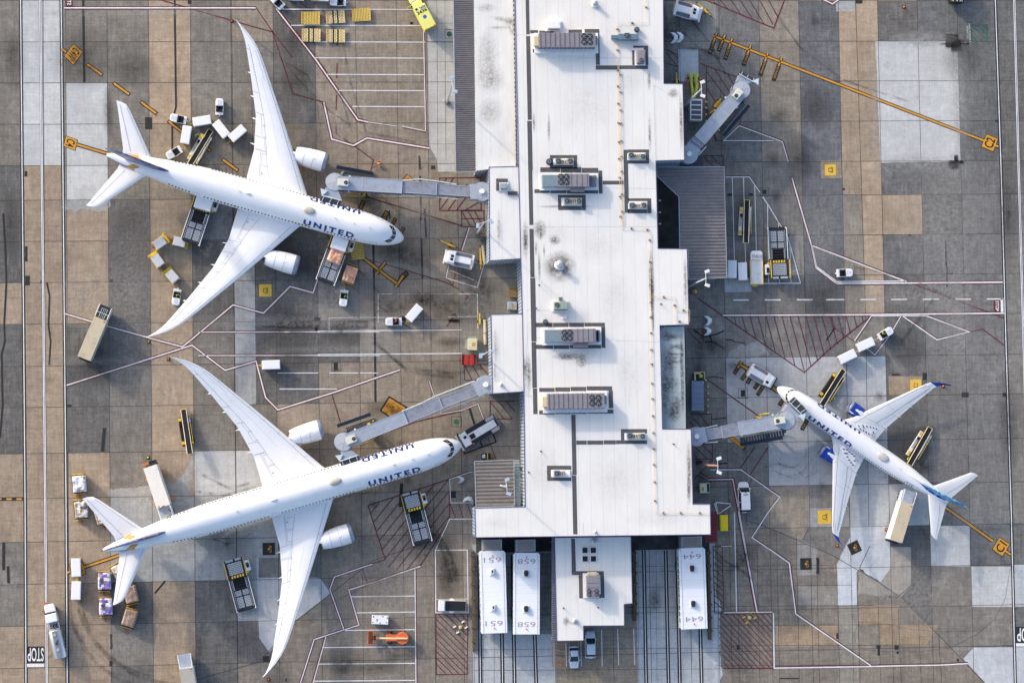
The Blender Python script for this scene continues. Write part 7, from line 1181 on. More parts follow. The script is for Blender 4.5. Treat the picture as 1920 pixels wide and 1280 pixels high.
def service_truck():
    c, a, L = heading((1419, 470), (1420, 533), 1.7); t = thing('service_truck', 'white service truck with yellow-edged flat bed beside the parked loader', 'service truck', (c.x, c.y, 0), a); h = L / 2
    MB().box(-h, h - 1.7, -1.2, 1.2, .6, 1.5).build('body', VW, t, .06); MB().box(-h + .15, h - 1.85, -1.05, 1.05, 1.501, 1.55).build('bed_floor', pm('bed_pale', (206, 210, 214), .5, .1, .06, 2, .3), t); e = MB(); e.tube([(-h + .1, -1.12, 1.56), (h - 1.8, -1.12, 1.56), (h - 1.8, 1.12, 1.56), (-h + .1, 1.12, 1.56), (-h + .1, -1.12, 1.56)], .07, 6); e.build('yellow_edge', YPL, t); MB().prism([(h - 1.65, -1.15), (h - .3, -1.1), (h, -.8), (h, .8), (h - .3, 1.1), (h - 1.65, 1.15)], .6, 1.5).build('cab', VW, t, .12); s = MB()
    for y in (-.65, 0, .65): s.box(h - 1.2, h - .7, y - .22, y + .22, 1.501, 1.75)
    s.build('seats', VG, t, .05); MB().box(-h - .35, -h - .01, -.3, .75, .5, .9).build('rear_step', YPL, t, .03); wheels(t, (-h + 1.1, h - 1.2), 1.0, .45, .3)
service_truck()
# ---- cars and van
def car(label, front, rear, Wd, hgt, paint_, van=False, name='parked_car', cat='car'):
    c, a, L = heading(front, rear, hgt * .6); t = thing(name, label, cat, (c.x, c.y, 0), a); h = L / 2; hw = Wd / 2
    low = [(-h, hw * .80), (-h + .25, hw * .96), (-h + .8, hw), (h - 1.0, hw), (h - .35, hw * .88), (h, hw * .55)]; sec = []
    for x, w, z in ((-h, hw * .84, .75), (-h + .2, hw * .96, .95), (-h + 1.2, hw, 1.0), (0, hw, 1.0), (h - 1.1, hw * .99, .97), (h - .4, hw * .9, .86), (h, hw * .62, .66)): sec.append([Vector((x, -w, .28)), Vector((x, -w, z * .82)), Vector((x, -w * .9, z)), Vector((x, 0, z + .04)), Vector((x, w * .9, z)), Vector((x, w, z * .82)), Vector((x, w, .28))])
    MB().loft(sec).build('body', paint_, t, .02, True); k = -h + (.12 if van else .35); f0 = h - (1.25 if not van else 1.05); f1 = f0 - (.95 if not van else .8)
    gs = [[Vector((x, -w * hw, .98)), Vector((x, -w2 * hw, z)), Vector((x, w2 * hw, z)), Vector((x, w * hw, .98))] for x, w, w2, z in ((k, .9, .88, 1.0), (k + .35, .92, .78, hgt - .06), (f1, .93, .78, hgt - .04), (f0, .9, .86, 1.0))]; MB().loft(gs).build('glasshouse', WGL, t, .03, False)
    rs = [[Vector((x, -w * hw, z)), Vector((x, -w * hw * .6, z + .05)), Vector((x, w * hw * .6, z + .05)), Vector((x, w * hw, z))] for x, w, z in ((k + .45, .74, hgt - .05), (k + .8, .79, hgt - .01), (f1 - .5, .79, hgt - .01), (f1 - .02, .76, hgt - .05))]; q = MB().loft(rs, cap=True); 
    q.build('roof', paint_, t, .02, True); pl2 = MB()
    for s in (1, -1):
        for x in (f1 - .05, (f1 + k) / 2, k + .6): pl2.tube([(x, s * hw * .935, .99), (x, s * hw * .80, hgt - .05)], .05, 5)
        pl2.tube([(f0 - .02, s * hw * .91, 1.0), (f1, s * hw * .79, hgt - .03)], .05, 5)
    pl2.build('pillars', paint_, t)
    for s in (1, -1): MB().box(f0 - .35, f0 - .15, s * (hw + .1) - .12, s * (hw + .1) + .12, .98, 1.15).build('mirror', paint_, t, .03); MB().box(h - .28, h - .1, s * hw * .62 - .16, s * hw * .62 + .16, .70, .82).build('headlight', LAMPW, t, .03); MB().box(-h - .01, -h + .1, s * hw * .6 - .15, s * hw * .6 + .15, .7, .9).build('tail_light', pm('tail_red', (150, 20, 24), .3), t, .02)
    wheels(t, (-h + .85, h - .9), hw - .12, .34, .24); return t, h, hw
SILV = pm('car_silver', (204, 212, 226), .25, .3, .02, .5, 0, .6); PALE = pm('car_pale_blue', (202, 214, 228), .25, .2, .02, .5, 0, .6)
car('silver car parked nose down left of the taller pale van in the annex car park', (1077, 1252), (1076, 1210), 1.85, 1.5, SILV)
v = car('pale blue minivan with dark lettering on its roof, parked nose up by the annex', (1107, 1183), (1107.5, 1234), 2.0, 1.8, PALE); m = MB(); text_quad(m, 'CDC 1', (v[1] - 2.4, v[2] * .55), (v[1] - 2.4, -v[2] * .55), (v[1] - 2.05, v[2] * .55), 1.86, 0, .02); m.build('roof_lettering', VBK, v[0])
v = car('long white passenger van standing nose up at the lower right of the concourse', (1395, 903), (1397.5, 961), 2.15, 2.6, VW, True, 'passenger_van', 'van'); m = MB(); text_quad(m, '13 8879', (v[1] - 2.55, v[2] * .42), (v[1] - 2.55, -v[2] * .45), (v[1] - 2.2, v[2] * .42), 2.66, 0, .015); m.build('roof_lettering', NAVY, v[0]); MB().box(v[1] - 2.0, v[1] - 1.86, -.12, .12, 2.62, 2.72).build('red_beacon', pm('tail_red', (150, 20, 24)), v[0])
# ---- mobile lounges
def lounge(num, label, front, rear, Wd, dark_pod, rear_plain=False):
    c, a, L = heading(front, rear, 4.9); t = thing('mobile_lounge', label, 'mobile lounge', (c.x, c.y, 0), a); h = L / 2; hw = Wd / 2
    b = MB().prism([(-h, -hw), (h - .3, -hw), (h, -hw + .3), (h, hw - .3), (h - .3, hw), (-h, hw)], 1.7, 4.75).build('body', pm('lounge_side', (196, 206, 206), .4, 0, .04, 1, .1), t, .06); MB().prism([(-h - .06, -hw - .06), (h - .3, -hw - .06), (h + .06, -hw + .3), (h + .06, hw - .3), (h - .3, hw + .06), (-h - .06, hw + .06)], 4.751, 4.9).build('roof', roof_mat('lounge_roof_' + num, (234, 237, 243), 1.5, 0, .12, .04), t, .04)
    for s in (1, -1):
        n = 11
        for k in range(n): MB().box(-h + 1.2 + (2 * h - 2.4) * k / n, -h + 1.2 + (2 * h - 2.4) * (k + .68) / n, s * (hw + .002) if s > 0 else -hw - .03, hw + .03 if s > 0 else -hw - .002, 3.0, 4.1).build('window', pm('lounge_glass', (62, 78, 84), .15), b)
        MB().tube([(-h + .05, s * (hw - .35), 4.93), (h - .1, s * (hw - .35), 4.93)], .03, 5).build('roof_bead', VG, t)
    MB().box(-h, h, -hw + .3, hw - .3, .9, 1.69).build('undercarriage', DGREY, t)
    for x in (-h + 3.4, h - 3.4):
        for s in (1, -1): MB().wheel(x, s * (hw - .15), .85, .5).build('wheel', BLACK, t, .05)
    for i, x in enumerate((h - 3.7, -h + 4.6)):
        y = .1; p = MB(); p.prism([(x - .75, y - .55), (x + .6, y - .55), (x + .6, y + .55), (x - .75, y + .55)], 4.901, 5.02); p.build('vent_base', VW, t, .05); q = MB(); w_ = .42; q.loft([[Vector((x + u * sc, y + v_ * sc, z)) for u, v_ in ((-.55, -.3), (.1, -.42), (.55, -.3), (.55, .3), (.1, .42), (-.55, .3))] for sc, z in ((1, 5.021), (1, 5.3), (.8, 5.5))]); q.build('roof_vent', DGREY if dark_pod else pm('pod_pale', (198, 206, 214), .4), t, .03)
        if not dark_pod: MB().box(x - .15, x + .3, y - .12, y + .12, 5.501, 5.53).build('vent_slot', VBK, t)
    NM = pm('faded_number', (158, 134, 144), .6, 0, .3, 3)
    for i, (x0, flip) in enumerate(((h - 2.1, 0), (-h + 1.2, 0))): m = MB(); text_quad(m, num, (x0 + 1.0, -hw + .75), (x0 + 1.0, hw - .75), (x0 + .1, -hw + .75), 4.93, 0, -.01); m.build('fleet_number', NM, t)
    for x in (h - .8, -h + .9): MB().cyl((x, 0), .12, 4.901, 5.1, 10).build('red_beacon', pm('flag_red', (210, 50, 40)), t)
    for y in (-hw + .8, hw - .8): MB().box(h + .07, h + .25, y - .1, y + .1, 4.4, 4.7).build('marker_lamp', VBK, t, .02)
    return t
lounge('651', 'white mobile lounge numbered 651, leftmost of the three docked lounges', (923, 1033), (927, 1186), 4.65, False); lounge('658', 'white mobile lounge numbered 658 with black roof vents beside the annex wall', (987.5, 1036), (987, 1188), 4.75, True); lounge('644', 'white mobile lounge numbered 644 with black roof vents, alone right of the annex', (1297, 1027), (1302, 1178), 4.8, True)
# ---- boom lift
def boom():
    c, a, L = heading((766, 1196), (690, 1195), 1.6); t = thing('boom_lift', 'orange boom lift with its arm stretched left in a marked bay at the bottom', 'boom lift', (c.x, c.y, 0), a); h = L / 2; OB = pm('boom_orange', (214, 106, 58), .45, 0, .06, 1, .15)
    MB().box(h - 4.1, h - .6, -.6, .6, .5, .85).build('chassis', OB, t, .05); tt = MB(); tt.cyl((h - 1.1, 0), 1.15, .86, 1.75, 24); tt.build('turntable', OB, t, .1); ax = MB(); ax.box(h - 3.6, h - 3.2, -1.15, 1.15, .4, .7); ax.build('axle', OB, t)
    b = MB(); b.box(-1.6, h - .2, -.14, .14, 1.76, 2.05); bo = b.build('boom', pm('boom_cream', (232, 214, 170), .5), t, .03); MB().box(-h + 1.4, -1.61, -.11, .11, 1.8, 2.0).build('jib', OB, t, .03); k = MB(); k.box(-h, -h + .95, -1.2, 1.2, .9, .96); bs = k.build('basket', pm('rust_floor', (110, 66, 48), .7), t); r = MB()
    for z in (1.4, 1.95): r.tube([(-h, -1.2, z), (-h + .95, -1.2, z), (-h + .95, 1.2, z), (-h, 1.2, z), (-h, -1.2, z)], .05, 6)
    for x in (-h, -h + .95):
        for y in (-1.2, 0, 1.2): r.tube([(x, y, .95), (x, y, 1.95)], .04, 5)
    r.build('basket_rail', OB, bs); MB().box(-h + .7, -h + 1.45, -.4, .4, .97, 1.6).build('control_box', VBK, t, .04); wheels(t, (h - 3.4, h - 1.0), 1.0, .45, .35)
boom()
def boxy(name, label, cat, front, rear, Wd, z, m, parts=(), wh=False, z0=.35):
    c, a, L = heading(front, rear, z); t = thing(name, label, cat, (c.x, c.y, 0), a); h = L / 2; MB().box(-h, h, -Wd / 2, Wd / 2, z0, z).build('housing', m, t, .05)
    for n, q, mm in parts: MB().box(-h + L * q[0], -h + L * q[1], -Wd / 2 + Wd * q[2], -Wd / 2 + Wd * q[3], q[4], q[5]).build(n, mm, t, .03)
    if wh: wheels(t, (-h * .6, h * .6), Wd / 2 - .12, .22, .16)
    else: MB().box(-h + .1, h - .1, -Wd / 2 + .1, Wd / 2 - .1, .0, z0 - .002).build('skid', DGREY, t)
    return t
RUST = pm('rust_patch', (196, 140, 70), .7, 0, .2, 4); KHAK = pm('khaki_unit', (206, 202, 172), .6, 0, .08, 1.5, .35); OLIV = pm('weathered_unit', (180, 180, 164), .6, 0, .1, 1.5, .5)
boxy('ground_power_unit', 'khaki ground power unit with a rust patch beside the lower left wing of the concourse', 'power unit', (877, 645), (895, 645.5), 2.1, 1.7, KHAK, (('lid', (.05, .95, .05, .8, 1.701, 1.74), KHAK), ('rust_plate', (.2, .55, .35, .7, 1.741, 1.75), RUST), ('side_tank', (.1, .9, -.2, -.01, .4, 1.2), SAGE), ('rear_rack', (1.01, 1.2, .1, .9, .4, 1.3), SAGE)), True)
boxy('ground_power_unit', 'weathered ground power unit at the lower right wall of the concourse', 'power unit', (1331, 914), (1312, 915), 1.9, 1.6, OLIV, (('lid', (.05, .62, .1, .9, 1.601, 1.66), KHAK), ('rust_plate', (.2, .42, .2, .6, 1.661, 1.675), RUST), ('radiator', (.72, .95, .1, .9, 1.601, 1.63), DGREY)), True)
boxy('ground_power_unit', 'small grey power unit with rust patch in the recess between the left wings', 'power unit', (952, 573), (969, 573), 1.5, 1.4, VG, (('top_box', (.55, .98, .1, .9, 1.401, 1.55), GALV), ('rust_plate', (.15, .4, .4, .8, 1.401, 1.43), RUST)), True)
boxy('wooden_crate', 'brown wooden crate tray in the recess between the left wings', 'crate', (953, 548), (970, 548), 1.7, .8, pm('crate_brown', (132, 104, 70), .8, 0, .15, 2, .3), (('rim', (0, 1, -.02, .05, .801, .95), pm('crate_rim', (150, 126, 96), .8)), ('rim', (0, 1, .95, 1.02, .801, .95), pm('crate_rim', (150, 126, 96), .8))))
boxy('shipping_container', 'slate blue container standing against the right wall of the concourse', 'container', (1308.5, 714), (1308.5, 770), 2.25, 2.6, pm('container_slate', (122, 136, 156), .5, .1, .07, .8, .25), tuple(('roof_rib', (q, q + .012, 0, 1, 2.601, 2.64), pm('container_rib', (92, 106, 128), .5)) for q in (.22, .42, .58, .78)) + tuple(('corner_casting', (q, q + .05, v, v + .09, 2.601, 2.66), VG) for q in (.01, .94) for v in (.02, .89)))
t = boxy('pump_skid', 'cream pump skid with a hi-vis bag just above the slate container', 'pump skid', (1309, 697), (1310, 713), 2.0, .6, pm('skid_dark', (62, 60, 58), .8)); m = MB(); m.tube([(-.7, .8, .6), (-.7, .8, 1.5), (.5, .8, 1.5), (.5, -.3, 1.5)], .16, 7); m.tube([(.7, -1, .6), (.7, -1, 1.6), (.7, 1, 1.6), (.7, 1, .6)], .06, 6); m.tube([(-.7, -1, .6), (-.7, -1, 1.6), (.7, -1, 1.6)], .06, 6); m.build('pipework', KHAK, t); MB().box(-.3, .3, -.75, -.1, .61, 1.0).build('folded_bag', pm('bag_hivis', (196, 206, 60), .7, 0, .3, 4), t, .1)
boxy('equipment_box', 'tall grey equipment box with four slatted bays under the upper right mast', 'equipment box', (1305.5, 186), (1305, 226), 2.3, 2.2, pm('box_pale_green', (176, 190, 188), .5), (('roof', (0, 1, 0, 1, 2.201, 2.3), VW),) + tuple(('vent_grille', (q, q + .17, .10, .90, 2.301, 2.33), pm('vent_slate', (92, 98, 112), .6, .2, .15, 4)) for q in (.06, .29, .52, .75)))
boxy('waste_skip', 'bright yellow waste container by the dark red roof', 'container', (1357.5, 965), (1358, 995), 1.45, 1.5, pm('skip_yellow', (236, 206, 30), .5, 0, .05, 1, .2), (('lid', (.02, .98, .04, .96, 1.501, 1.54), pm('skip_yellow', (236, 206, 30))), ('handle', (1.01, 1.04, .3, .7, .9, 1.0), VBK)))
boxy('air_start_cart', 'white cart with black marks on its cover in a marked bay above the boom lift', 'cart', (697, 1161), (728, 1162), 1.6, 1.3, VW, tuple(('cover_mark', (q, q + w_, v, v + .12, 1.301, 1.32), VBK) for q, w_, v in ((.04, .06, .2), (.08, .05, .7), (.3, .08, .05), (.45, .06, .8), (.62, .1, .4), (.66, .05, .55), (.85, .1, .1), (.9, .06, .75))), True)
boxy('luggage_pile_bin', 'dark bin with an orange lid edge at the upper left wing wall', 'bin', (906, 442), (906, 452), 1.0, 1.2, pm('bin_slate', (60, 70, 84), .6), (('rim', (.9, 1.0, 0, 1.1, 1.201, 1.28), ORG),))
for f, r, l in (((1263, 61), (1263, 80), 'left of two white folding barrier panels at the top right'), ((1273.5, 60), (1273, 79), 'right of two white folding barrier panels at the top right'), ((1325.5, 592), (1327, 610), 'bent white blast panel below the right wing of the roof'), ((1325, 613), (1325.5, 628), 'second bent white blast panel on black tape lines'), ((861, 893), (863, 905), 'small pale blast panel left of the small brown canopy'), ((870, 936), (888, 942), 'larger pale blast panel left of the small brown canopy')):
    c, a, L = heading(f, r, 1.2); t = thing('blast_panel', l, 'panel', (c.x, c.y, 0), a); h = L / 2
    for i, (x0, x1, y0, y1) in enumerate(((-h, -h * .33, .5, -.1), (-h * .33, h * .33, -.1, -.1), (h * .33, h, -.1, .5))): x = MB(); x.add([(x0, y0, 1.0 if i == 0 else 1.35), (x1, y1, 1.35 if i < 2 else 1.0), (x1, y1 - .75, 1.2 if i < 2 else .9), (x0, y0 - .75, .9 if i == 0 else 1.2)] + [(x0, y0, .05), (x1, y1, .05), (x1, y1 - .75, .05), (x0, y0 - .75, .05)], [(0, 1, 2, 3), (0, 4, 5, 1), (1, 5, 6, 2), (2, 6, 7, 3), (3, 7, 4, 0)]); x.build('panel', pm('barrier_white', (222, 224, 230), .5, 0, .06, 2, .15), t)
    MB().tube([(-h, -.5, .06), (h, -.5, .06)], .04, 6).build('foot_rail', VG, t)
def towbar(label, a0, a1, red=True):
    a = P(*a0, .5); b = P(*a1, .5); d = b - a; L = Vector((d.x, d.y)).length; t = thing('aircraft_tow_bar', label, 'tow bar', ((a.x + b.x) / 2, (a.y + b.y) / 2, 0), math.atan2(d.y, d.x)); MB().tube([(-L / 2 + .6, 0, .5), (L / 2 - .6, 0, .5)], .11, 8).build('bar', YPL, t); x = L * .12; MB().box(x - .45, x + .45, -.18, .18, .4, .75).build('gearbox', YPL, t, .04); wheels(t, (x,), .42, .24, .14)
    for s in (1, -1): MB().tube([(s * (L / 2 - .6), 0, .5), (s * L / 2, 0, .45)], [.1, .06], 7).build('tow_eye', pm('maroon_end', (104, 30, 36), .5) if red else VBK, t)
towbar('yellow tow bar upright beside the upper left wing of the concourse', (900, 459), (902, 511)); towbar('yellow tow bar upright beside the corner of the lower left wing', (899.5, 581), (899.5, 615)); towbar('yellow tow bar lying diagonally left of the grey-decked tractor', (820, 449), (860, 466), False); towbar('yellow tow bar lying diagonally beside the top right tractor', (1304, 3), (1336, 33), False); towbar('yellow tow bar upright at the roof corner by the hoses', (1268, 130), (1269, 166), False)
for i, (x0, y0, x1, y1, l) in enumerate(((905, 461, 909, 496, 'cream duct roll standing along the upper left wing wall'), (908.5, 599, 910, 624, 'upper of two beige duct rolls along the lower left wing wall'), (909.5, 626, 910, 646, 'lower of two beige duct rolls along the lower left wing wall'))):
    a = P(x0, y0, .3); b = P(x1, y1, .3); d = b - a; x = MB(); x.tube([(0, 0, .32), (d.x * .5, d.y * .5, .36), (d.x, d.y, .32)], .3, 10)
    for k in range(9): u = (k + .5) / 9; x.tube([(d.x * (u - .01), d.y * (u - .01), .34), (d.x * (u + .01), d.y * (u + .01), .34)], .325, 10)
    tag(x.build('duct_roll', pm('duct_cream', (206, 192, 168), .7, 0, .1, 2, .3), None, 0, loc=(a.x, a.y, 0)), l, 'duct')
def hoses():
    for i, (xs, l) in enumerate((([(1294, 139), (1296, 148), (1297, 160), (1298, 172), (1297, 185)], 'left of two crumpled hi-vis hoses hanging over the orange rack'), ([(1306, 139), (1305, 150), (1307, 163), (1303, 176), (1303, 186)], 'right of two crumpled hi-vis hoses hanging over the orange rack'))):
        q = [P(*p, .6) for p in xs]; o = q[0]; x = MB(); x.tube([(v.x - o.x, v.y - o.y, .55 + .25 * math.cos(k * 2.1)) for k, v in enumerate(q)], [.42, .34, .26, .3, .16], 9); tag(x.build('air_hose', pm('hose_hivis', (196, 204, 92), .7, 0, .3, 3, .2), None, 0, True, loc=(o.x, o.y, 0)), l, 'hose')
    c = P(1300, 146, .5); t = thing('hose_rack', 'low orange hose rack with knobs under the two hi-vis hoses', 'rack', (c.x, c.y, 0)); x = MB()
    for u in (-1.0, -.2, .4, 1.0): x.box(u - .08, u + .08, -2.2, .7, .05, .3)
    x.build('bars', ORG, t, .02); MB().box(-1.2, 1.2, -.2, .1, .301, .36).build('cross_bar', DGREY, t)
    for u in (-1.35, 1.35): MB().cyl((u, -.1), .16, 0, .5, 10).build('knob', RUST, t)
hoses()
def frame_tri():
    q = [P(*p, .5) for p in ((1340, 941), (1369, 944), (1370.5, 947), (1347, 963), (1342, 941))]; o = q[0]; t = thing('tow_frame', 'white triangular tow frame above the yellow waste container', 'tow frame', (o.x, o.y, 0)); x = MB(); x.tube([(v.x - o.x, v.y - o.y, .5) for v in q], .09, 6); x.build('frame_tube', VW, t); y = MB(); y.tube([(-.1, 0, .5), (P(1345.5, 963, .5) - o).xyz.to_tuple()[:2] + (.5,)], .08, 6); y.build('double_bar', VW, t); MB().cyl((0, 0), .15, 0, .6, 10).build('caster', BLACK, t); v = P(1347, 963, .5) - o; MB().cyl((v.x, v.y), .15, 0, .45, 10).build('caster', BLACK, t)
frame_tri()
def ext_cart():
    c = P(711, 307, .6); t = thing('fire_extinguisher_cart', 'orange fire extinguisher cart with a long black handle above the upper jet bridge', 'extinguisher cart', (c.x, c.y, 0), .15); x = MB(); x.tube([(-.35, 0, .6), (-.28, 0, .6), (.28, 0, .6), (.35, 0, .6)], [.08, .22, .22, .08], 12); x.build('cylinder', ORG, t, 0, True); MB().box(-.3, .5, -.55, -.28, .3, .45).build('base', VG, t, .03); h = MB(); h.tube([(-.2, -.3, .4), (-.8, -.4, .5), (-1.3, -.6, .5)], .05, 6); h.build('handle', VBK, t); wheels(t, (.1,), .38, .2, .1)
ext_cart()
# ---- bollards, cones, chocks
def cone(px, label, m, h=.7, r=.2):
    c = P(*px); t = thing('traffic_cone', label, 'cone', (c.x, c.y, 0)); MB().box(-.3, .3, -.3, .3, 0, .07).build('foot', BLACK, t, .03); MB().cyl((0, 0), r, .071, h, 16, 0, .05).build('shell', m, t); return t
for px, l in (((434.5, 40), 'orange cone at the upper wingtip of the upper airliner'), ((279, 641), 'orange cone by the lower wingtip of the upper airliner'), ((316, 673), 'orange cone at the upper wingtip of the longest airliner'), ((503.5, 1273), 'orange cone at the lower wingtip of the longest airliner'), ((1768, 724), 'orange cone under the upper blue wingtip'), ((1570, 1022), 'orange cone under the lower blue wingtip'), ((1695, 14), 'orange cone alone near the top right'), ((1463, 428), 'brown cone beside the parked cargo loader'), ((1662, 992), 'orange cone beside the tail catering truck')): cone(px, l, ORG if 'brown' not in l else pm('cone_brown', (150, 86, 56), .6))
cone((278, 857.5), 'hi-vis yellow cone above the outrigger catering truck', pm('cone_hivis', (196, 210, 60), .6))
_bl = None
for i, (x, y, l) in enumerate([(1323, y, 0) for y in (193, 204, 216, 228)] + [(1326, y, 1) for y in (725, 737, 749, 761, 773)] + [(1322, 713, 1), (1347, 245, 0), (700, 789, 2), (1390, 818, 3)]):
    c = P(x, y); lb = ('low yellow bollard in the row beside the slatted equipment box', 'low yellow bollard in the row beside the slate container', 'lone yellow bollard at the foot of the lower left bridge stair', 'lone yellow bollard under the bridge of the single-aisle airliner')[l]
    if _bl is None: m = MB(); m.cyl((0, 0), .16, 0, .9, 12, 0, .15); m.cyl((0, 0), .15, .9, .98, 12, 0, .05); _bl = m.build('bollard', pm('bollard_yellow', (236, 206, 120), .5, 0, .1, 4), None); o = _bl
    else: o = _bl.copy(); COL.objects.link(o); o.pop('group', None) if 'group' in o else None
    o.location = (c.x, c.y, 0); tag(o, lb, 'bollard', ('bollards by the equipment box' if l == 0 else 'bollards by the slate container') if l < 2 else None)
def wind(px, l):
    c = P(*px); t = thing('ground_fixture', l, 'ground fixture', (c.x, c.y, 0), .5)
    MB().cyl((0, 0), .32, 0, .5, 14).build('base', pm('fixture_cream', (206, 196, 160), .6, 0, .1, 3), t, .05); MB().cyl((0, 0), .16, .5, .8, 12).build('cap', YPL, t)
    for k in range(4): a = k * math.pi / 2 + .78; v = (1.05 * math.cos(a) * 1.2, 1.05 * math.sin(a) * .8); MB().box(v[0] - .3, v[0] + .3, v[1] - .12, v[1] + .12, 0, .3).build('wheel_stop', YPL if 'right' in l else VW, t, .03)
wind((863, 1175), 'cream ground fixture with four white stops on the lower left hatching'); wind((1405, 1157), 'ground fixture with four yellow stops on the lower right hatching')
# ---- dark truck at the top right edge
def dark_truck():
    c, a, L = heading((1796, -60), (1795, 4), 3.0); t = thing('dark_truck', 'black truck with pale strips cut off by the top edge at the right', 'truck', (c.x, c.y, 0), a); h = L / 2; MB().box(-h, h - 1.7, -1.15, 1.15, .7, 3.0).build('cargo_box', VBK, t, .06); MB().box(h - 1.68, h, -1.05, 1.05, .6, 2.2).build('cab', VBK, t, .12); s = MB()
    for y, w_ in ((-.9, .1), (-.55, .12), (.05, .2), (.75, .14), (1.0, .1)): s.box(-h + .1, h - 1.9, y - w_ / 2, y + w_ / 2, 3.001, 3.04)
    s.build('roof_strips', pm('strip_pale', (206, 200, 180), .5), t); wheels(t, (-h + 1.2, h - 1.1), 1.0, .45, .3)
dark_truck()
boxy('tug_small', 'small black and yellow cart at the corner of the small brown canopy', 'cart', (903, 855), (920, 855), 1.1, 1.0, VBK, (('yellow_band', (.3, .4, 0, 1, 1.001, 1.03), YPL), ('pale_motor', (.62, .95, .2, .8, 1.001, 1.4), PALEB), ('yellow_tank', (-.12, -.01, .3, .7, .4, .8), YPL)), True)
boxy('hydrant_cart', 'red and black hydrant cart near the mast with warm light painted on its pole', 'cart', (1306, 866), (1318, 867), .8, .8, pm('cart_maroon', (96, 34, 46), .6), (('reel', (.3, .7, .2, .8, .801, 1.0), VBK),), True)
boxy('fire_cabinet', 'small red and yellow cabinet at the wall below the right mast', 'cabinet', (1297, 547), (1308, 546), .9, .9, pm('cabinet_red', (170, 50, 46), .6), (('lid', (.1, .5, .1, .9, .901, .95), YPL), ('hood', (.55, .95, .1, .9, .901, 1.0), STEELB)))
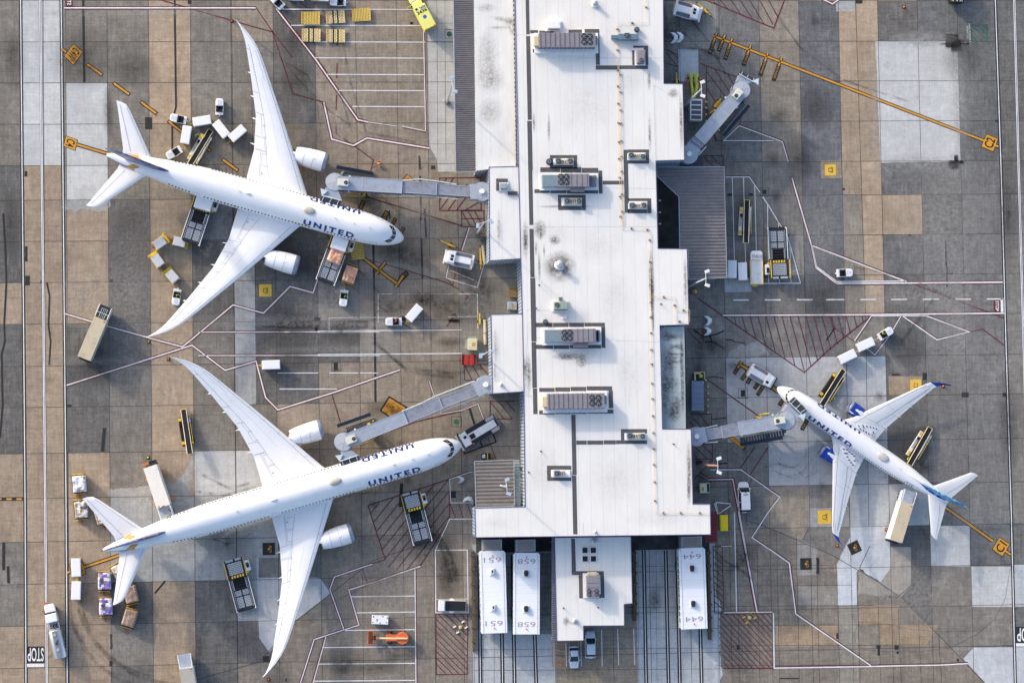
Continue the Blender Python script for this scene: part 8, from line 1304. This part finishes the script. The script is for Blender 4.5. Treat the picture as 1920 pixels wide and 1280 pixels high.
# ================================================================ people
SKIN = pm('skin', (196, 150, 122), .6); HAIR = pm('hair_dark', (38, 30, 26), .8); HIV = pm('vest_hivis', (196, 230, 40), .6, 0, .1, 4); NAVYC = pm('trousers_navy', (34, 38, 54), .8); ORV = pm('vest_orange', (240, 110, 40), .6); REDV = pm('jacket_red', (150, 44, 44), .7); DKC2 = pm('jacket_dark', (34, 40, 44), .8)
def person_mesh(pose, top):
    "one skinned body; faces are coloured by where they lie"
    J = {'pel': (0, 0, .95), 'wa': (0, 0, 1.12), 'ch': (.02, 0, 1.36), 'nk': (.02, 0, 1.50), 'hd': (.04, 0, 1.62), 'cr': (.03, 0, 1.74), 'ns': (.13, 0, 1.63)}; R = {'pel': .15, 'wa': .135, 'ch': .16, 'nk': .06, 'hd': .10, 'cr': .08, 'ns': .03}; E = [('pel', 'wa'), ('wa', 'ch'), ('ch', 'nk'), ('nk', 'hd'), ('hd', 'cr'), ('hd', 'ns')]
    for s in (1, -1):
        n = str(s); sit = pose == 'sit'; rch = pose == 'reach'
        J.update({'hip' + n: (0, .10 * s, .90), 'kn' + n: (.42 if sit else .04 * s, .11 * s, .92 if sit else .5), 'an' + n: (.46 if sit else -.02 + .05 * s, .12 * s, .48 if sit else .08), 'to' + n: (.6 if sit else .16 + .05 * s, .13 * s, .44 if sit else .04), 'sh' + n: (0, .20 * s, 1.42), 'el' + n: (.16 if rch or sit else .02, .29 * s, 1.18 if not rch else 1.25), 'wr' + n: (.42 if rch else .38 if sit else .1, .22 * s if rch or sit else .30 * s, 1.2 if rch else 1.16 if sit else .95)}); R.update({'hip' + n: .10, 'kn' + n: .065, 'an' + n: .045, 'to' + n: .04, 'sh' + n: .075, 'el' + n: .05, 'wr' + n: .033}); E += [('pel', 'hip' + n), ('hip' + n, 'kn' + n), ('kn' + n, 'an' + n), ('an' + n, 'to' + n), ('ch', 'sh' + n), ('sh' + n, 'el' + n), ('el' + n, 'wr' + n)]
        w = Vector(J['wr' + n]); d = (w - Vector(J['el' + n])).normalized(); sd = Vector((0, s, 0)); up = d.cross(sd).normalized()
        J['pa' + n] = tuple(w + d * .07); R['pa' + n] = .034; E.append(('wr' + n, 'pa' + n))
        for k, (u, l) in enumerate(((-.030, .075), (-.010, .09), (.010, .085), (.030, .065))):
            J[f'f{k}{n}'] = tuple(w + d * (.075 + l * .5) + up * u); J[f'g{k}{n}'] = tuple(w + d * (.07 + l) + up * u * 1.1 - sd * .02); R[f'f{k}{n}'] = .010; R[f'g{k}{n}'] = .009; E += [('pa' + n, f'f{k}{n}'), (f'f{k}{n}', f'g{k}{n}')]
        J['th' + n] = tuple(w + d * .06 + up * .06); R['th' + n] = .011; E.append(('wr' + n, 'th' + n))
    ks = list(J); me = bpy.data.meshes.new('person'); me.from_pydata([J[k] for k in ks], [(ks.index(a), ks.index(b)) for a, b in E], []); o = bpy.data.objects.new('person', me); COL.objects.link(o); sk = o.modifiers.new('s', 'SKIN'); 
    if not me.skin_vertices: bpy.context.view_layer.objects.active = o; bpy.context.view_layer.update()
    for i, k in enumerate(ks): me.skin_vertices[0].data[i].radius = (R[k], R[k]); me.skin_vertices[0].data[i].use_root = (k == 'pel')
    sb = o.modifiers.new('u', 'SUBSURF'); sb.levels = 1; sb.render_levels = 1; dg = bpy.context.evaluated_depsgraph_get(); dg.update(); m2 = bpy.data.meshes.new_from_object(o.evaluated_get(dg)); m2.name = 'person'; bpy.data.objects.remove(o); bpy.data.meshes.remove(me); m2.materials.clear()
    for q in (NAVYC, top, SKIN, HAIR): m2.materials.append(q)
    for p in m2.polygons:
        c = p.center; arm = abs(c.y) > .235 and c.z > .85
        p.material_index = (3 if c.x < .02 or c.z > 1.71 else 2) if c.z > 1.555 else 2 if c.z > 1.5 else (1 if c.z > 1.0 else 0)
        if arm and pose != 'x': w = .30 if pose in ('sit', 'reach') else 9; p.material_index = 2 if (c.x > w or (w == 9 and c.z < 1.08)) else 1
        if pose == 'sit' and c.x > .2 and c.z < 1.02 and abs(c.y) < .24: p.material_index = 0
        p.use_smooth = True
    return m2
PM = {}
def person(px, label, top, pose='stand', face=0, z=0, zs=1.5):
    k = (pose, top.name)
    if k not in PM: PM[k] = person_mesh(pose, top)
    c = P(px[0], px[1], z + zs); o = bpy.data.objects.new('person', PM[k]); COL.objects.link(o); o.location = (c.x, c.y, z); o.rotation_euler = (0, 0, math.radians(face)); return tag(o, label, 'person')
person((368.5, 252), 'worker in hi-vis vest left of the belt loader top under the upper airliner', HIV, 'reach', -60); person((383, 256), 'worker in hi-vis vest right of the belt loader top under the upper airliner', HIV, 'reach', 150)
person((1566, 746), 'worker in hi-vis vest reaching to the dark belt loader at the single-aisle nose', HIV, 'reach', 200); person((1560.5, 751), 'worker in dark jacket beside the belt loader at the single-aisle nose', DKC2, 'stand', 120); person((1703, 861), 'worker in hi-vis vest at the low end of the belt loader near the tail', HIV, 'reach', 30)
person((305, 949), 'person in red jacket standing on the raised catering platform', REDV, 'stand', -60, 4.6); person((317.5, 956.5), 'person in dark jacket standing on the raised catering platform', DKC2, 'stand', 40, 4.6); person((313, 966), 'person in hi-vis top at the aircraft end of the catering platform', HIV, 'reach', -75, 4.6)
person((333.5, 552.5), 'driver in hi-vis vest seated on the tractor towing container dollies', HIV, 'sit', -83, -.02, 1.2); person((648.5, 555), 'driver in hi-vis vest seated on the tractor below the upper airliner nose', HIV, 'sit', -97, -.02, 1.2); person((1655.5, 625), 'driver in hi-vis vest seated on the tractor with two carts at the right', HIV, 'sit', 32, -.02, 1.2); person((743, 600.5), 'driver in orange vest seated on the tractor with the single cart', ORV, 'sit', 180, -.02, 1.2)
person((566.5, 316.5), 'worker in orange vest by the engine of the upper airliner', ORV, 'stand', 20); person((771, 9), 'medic in dark uniform beside the open ambulance door', DKC2, 'reach', -20)
for nm in ('TUG', 'CART', 'BELT', 'BELTD', 'LOAD', 'LOADR'): pass
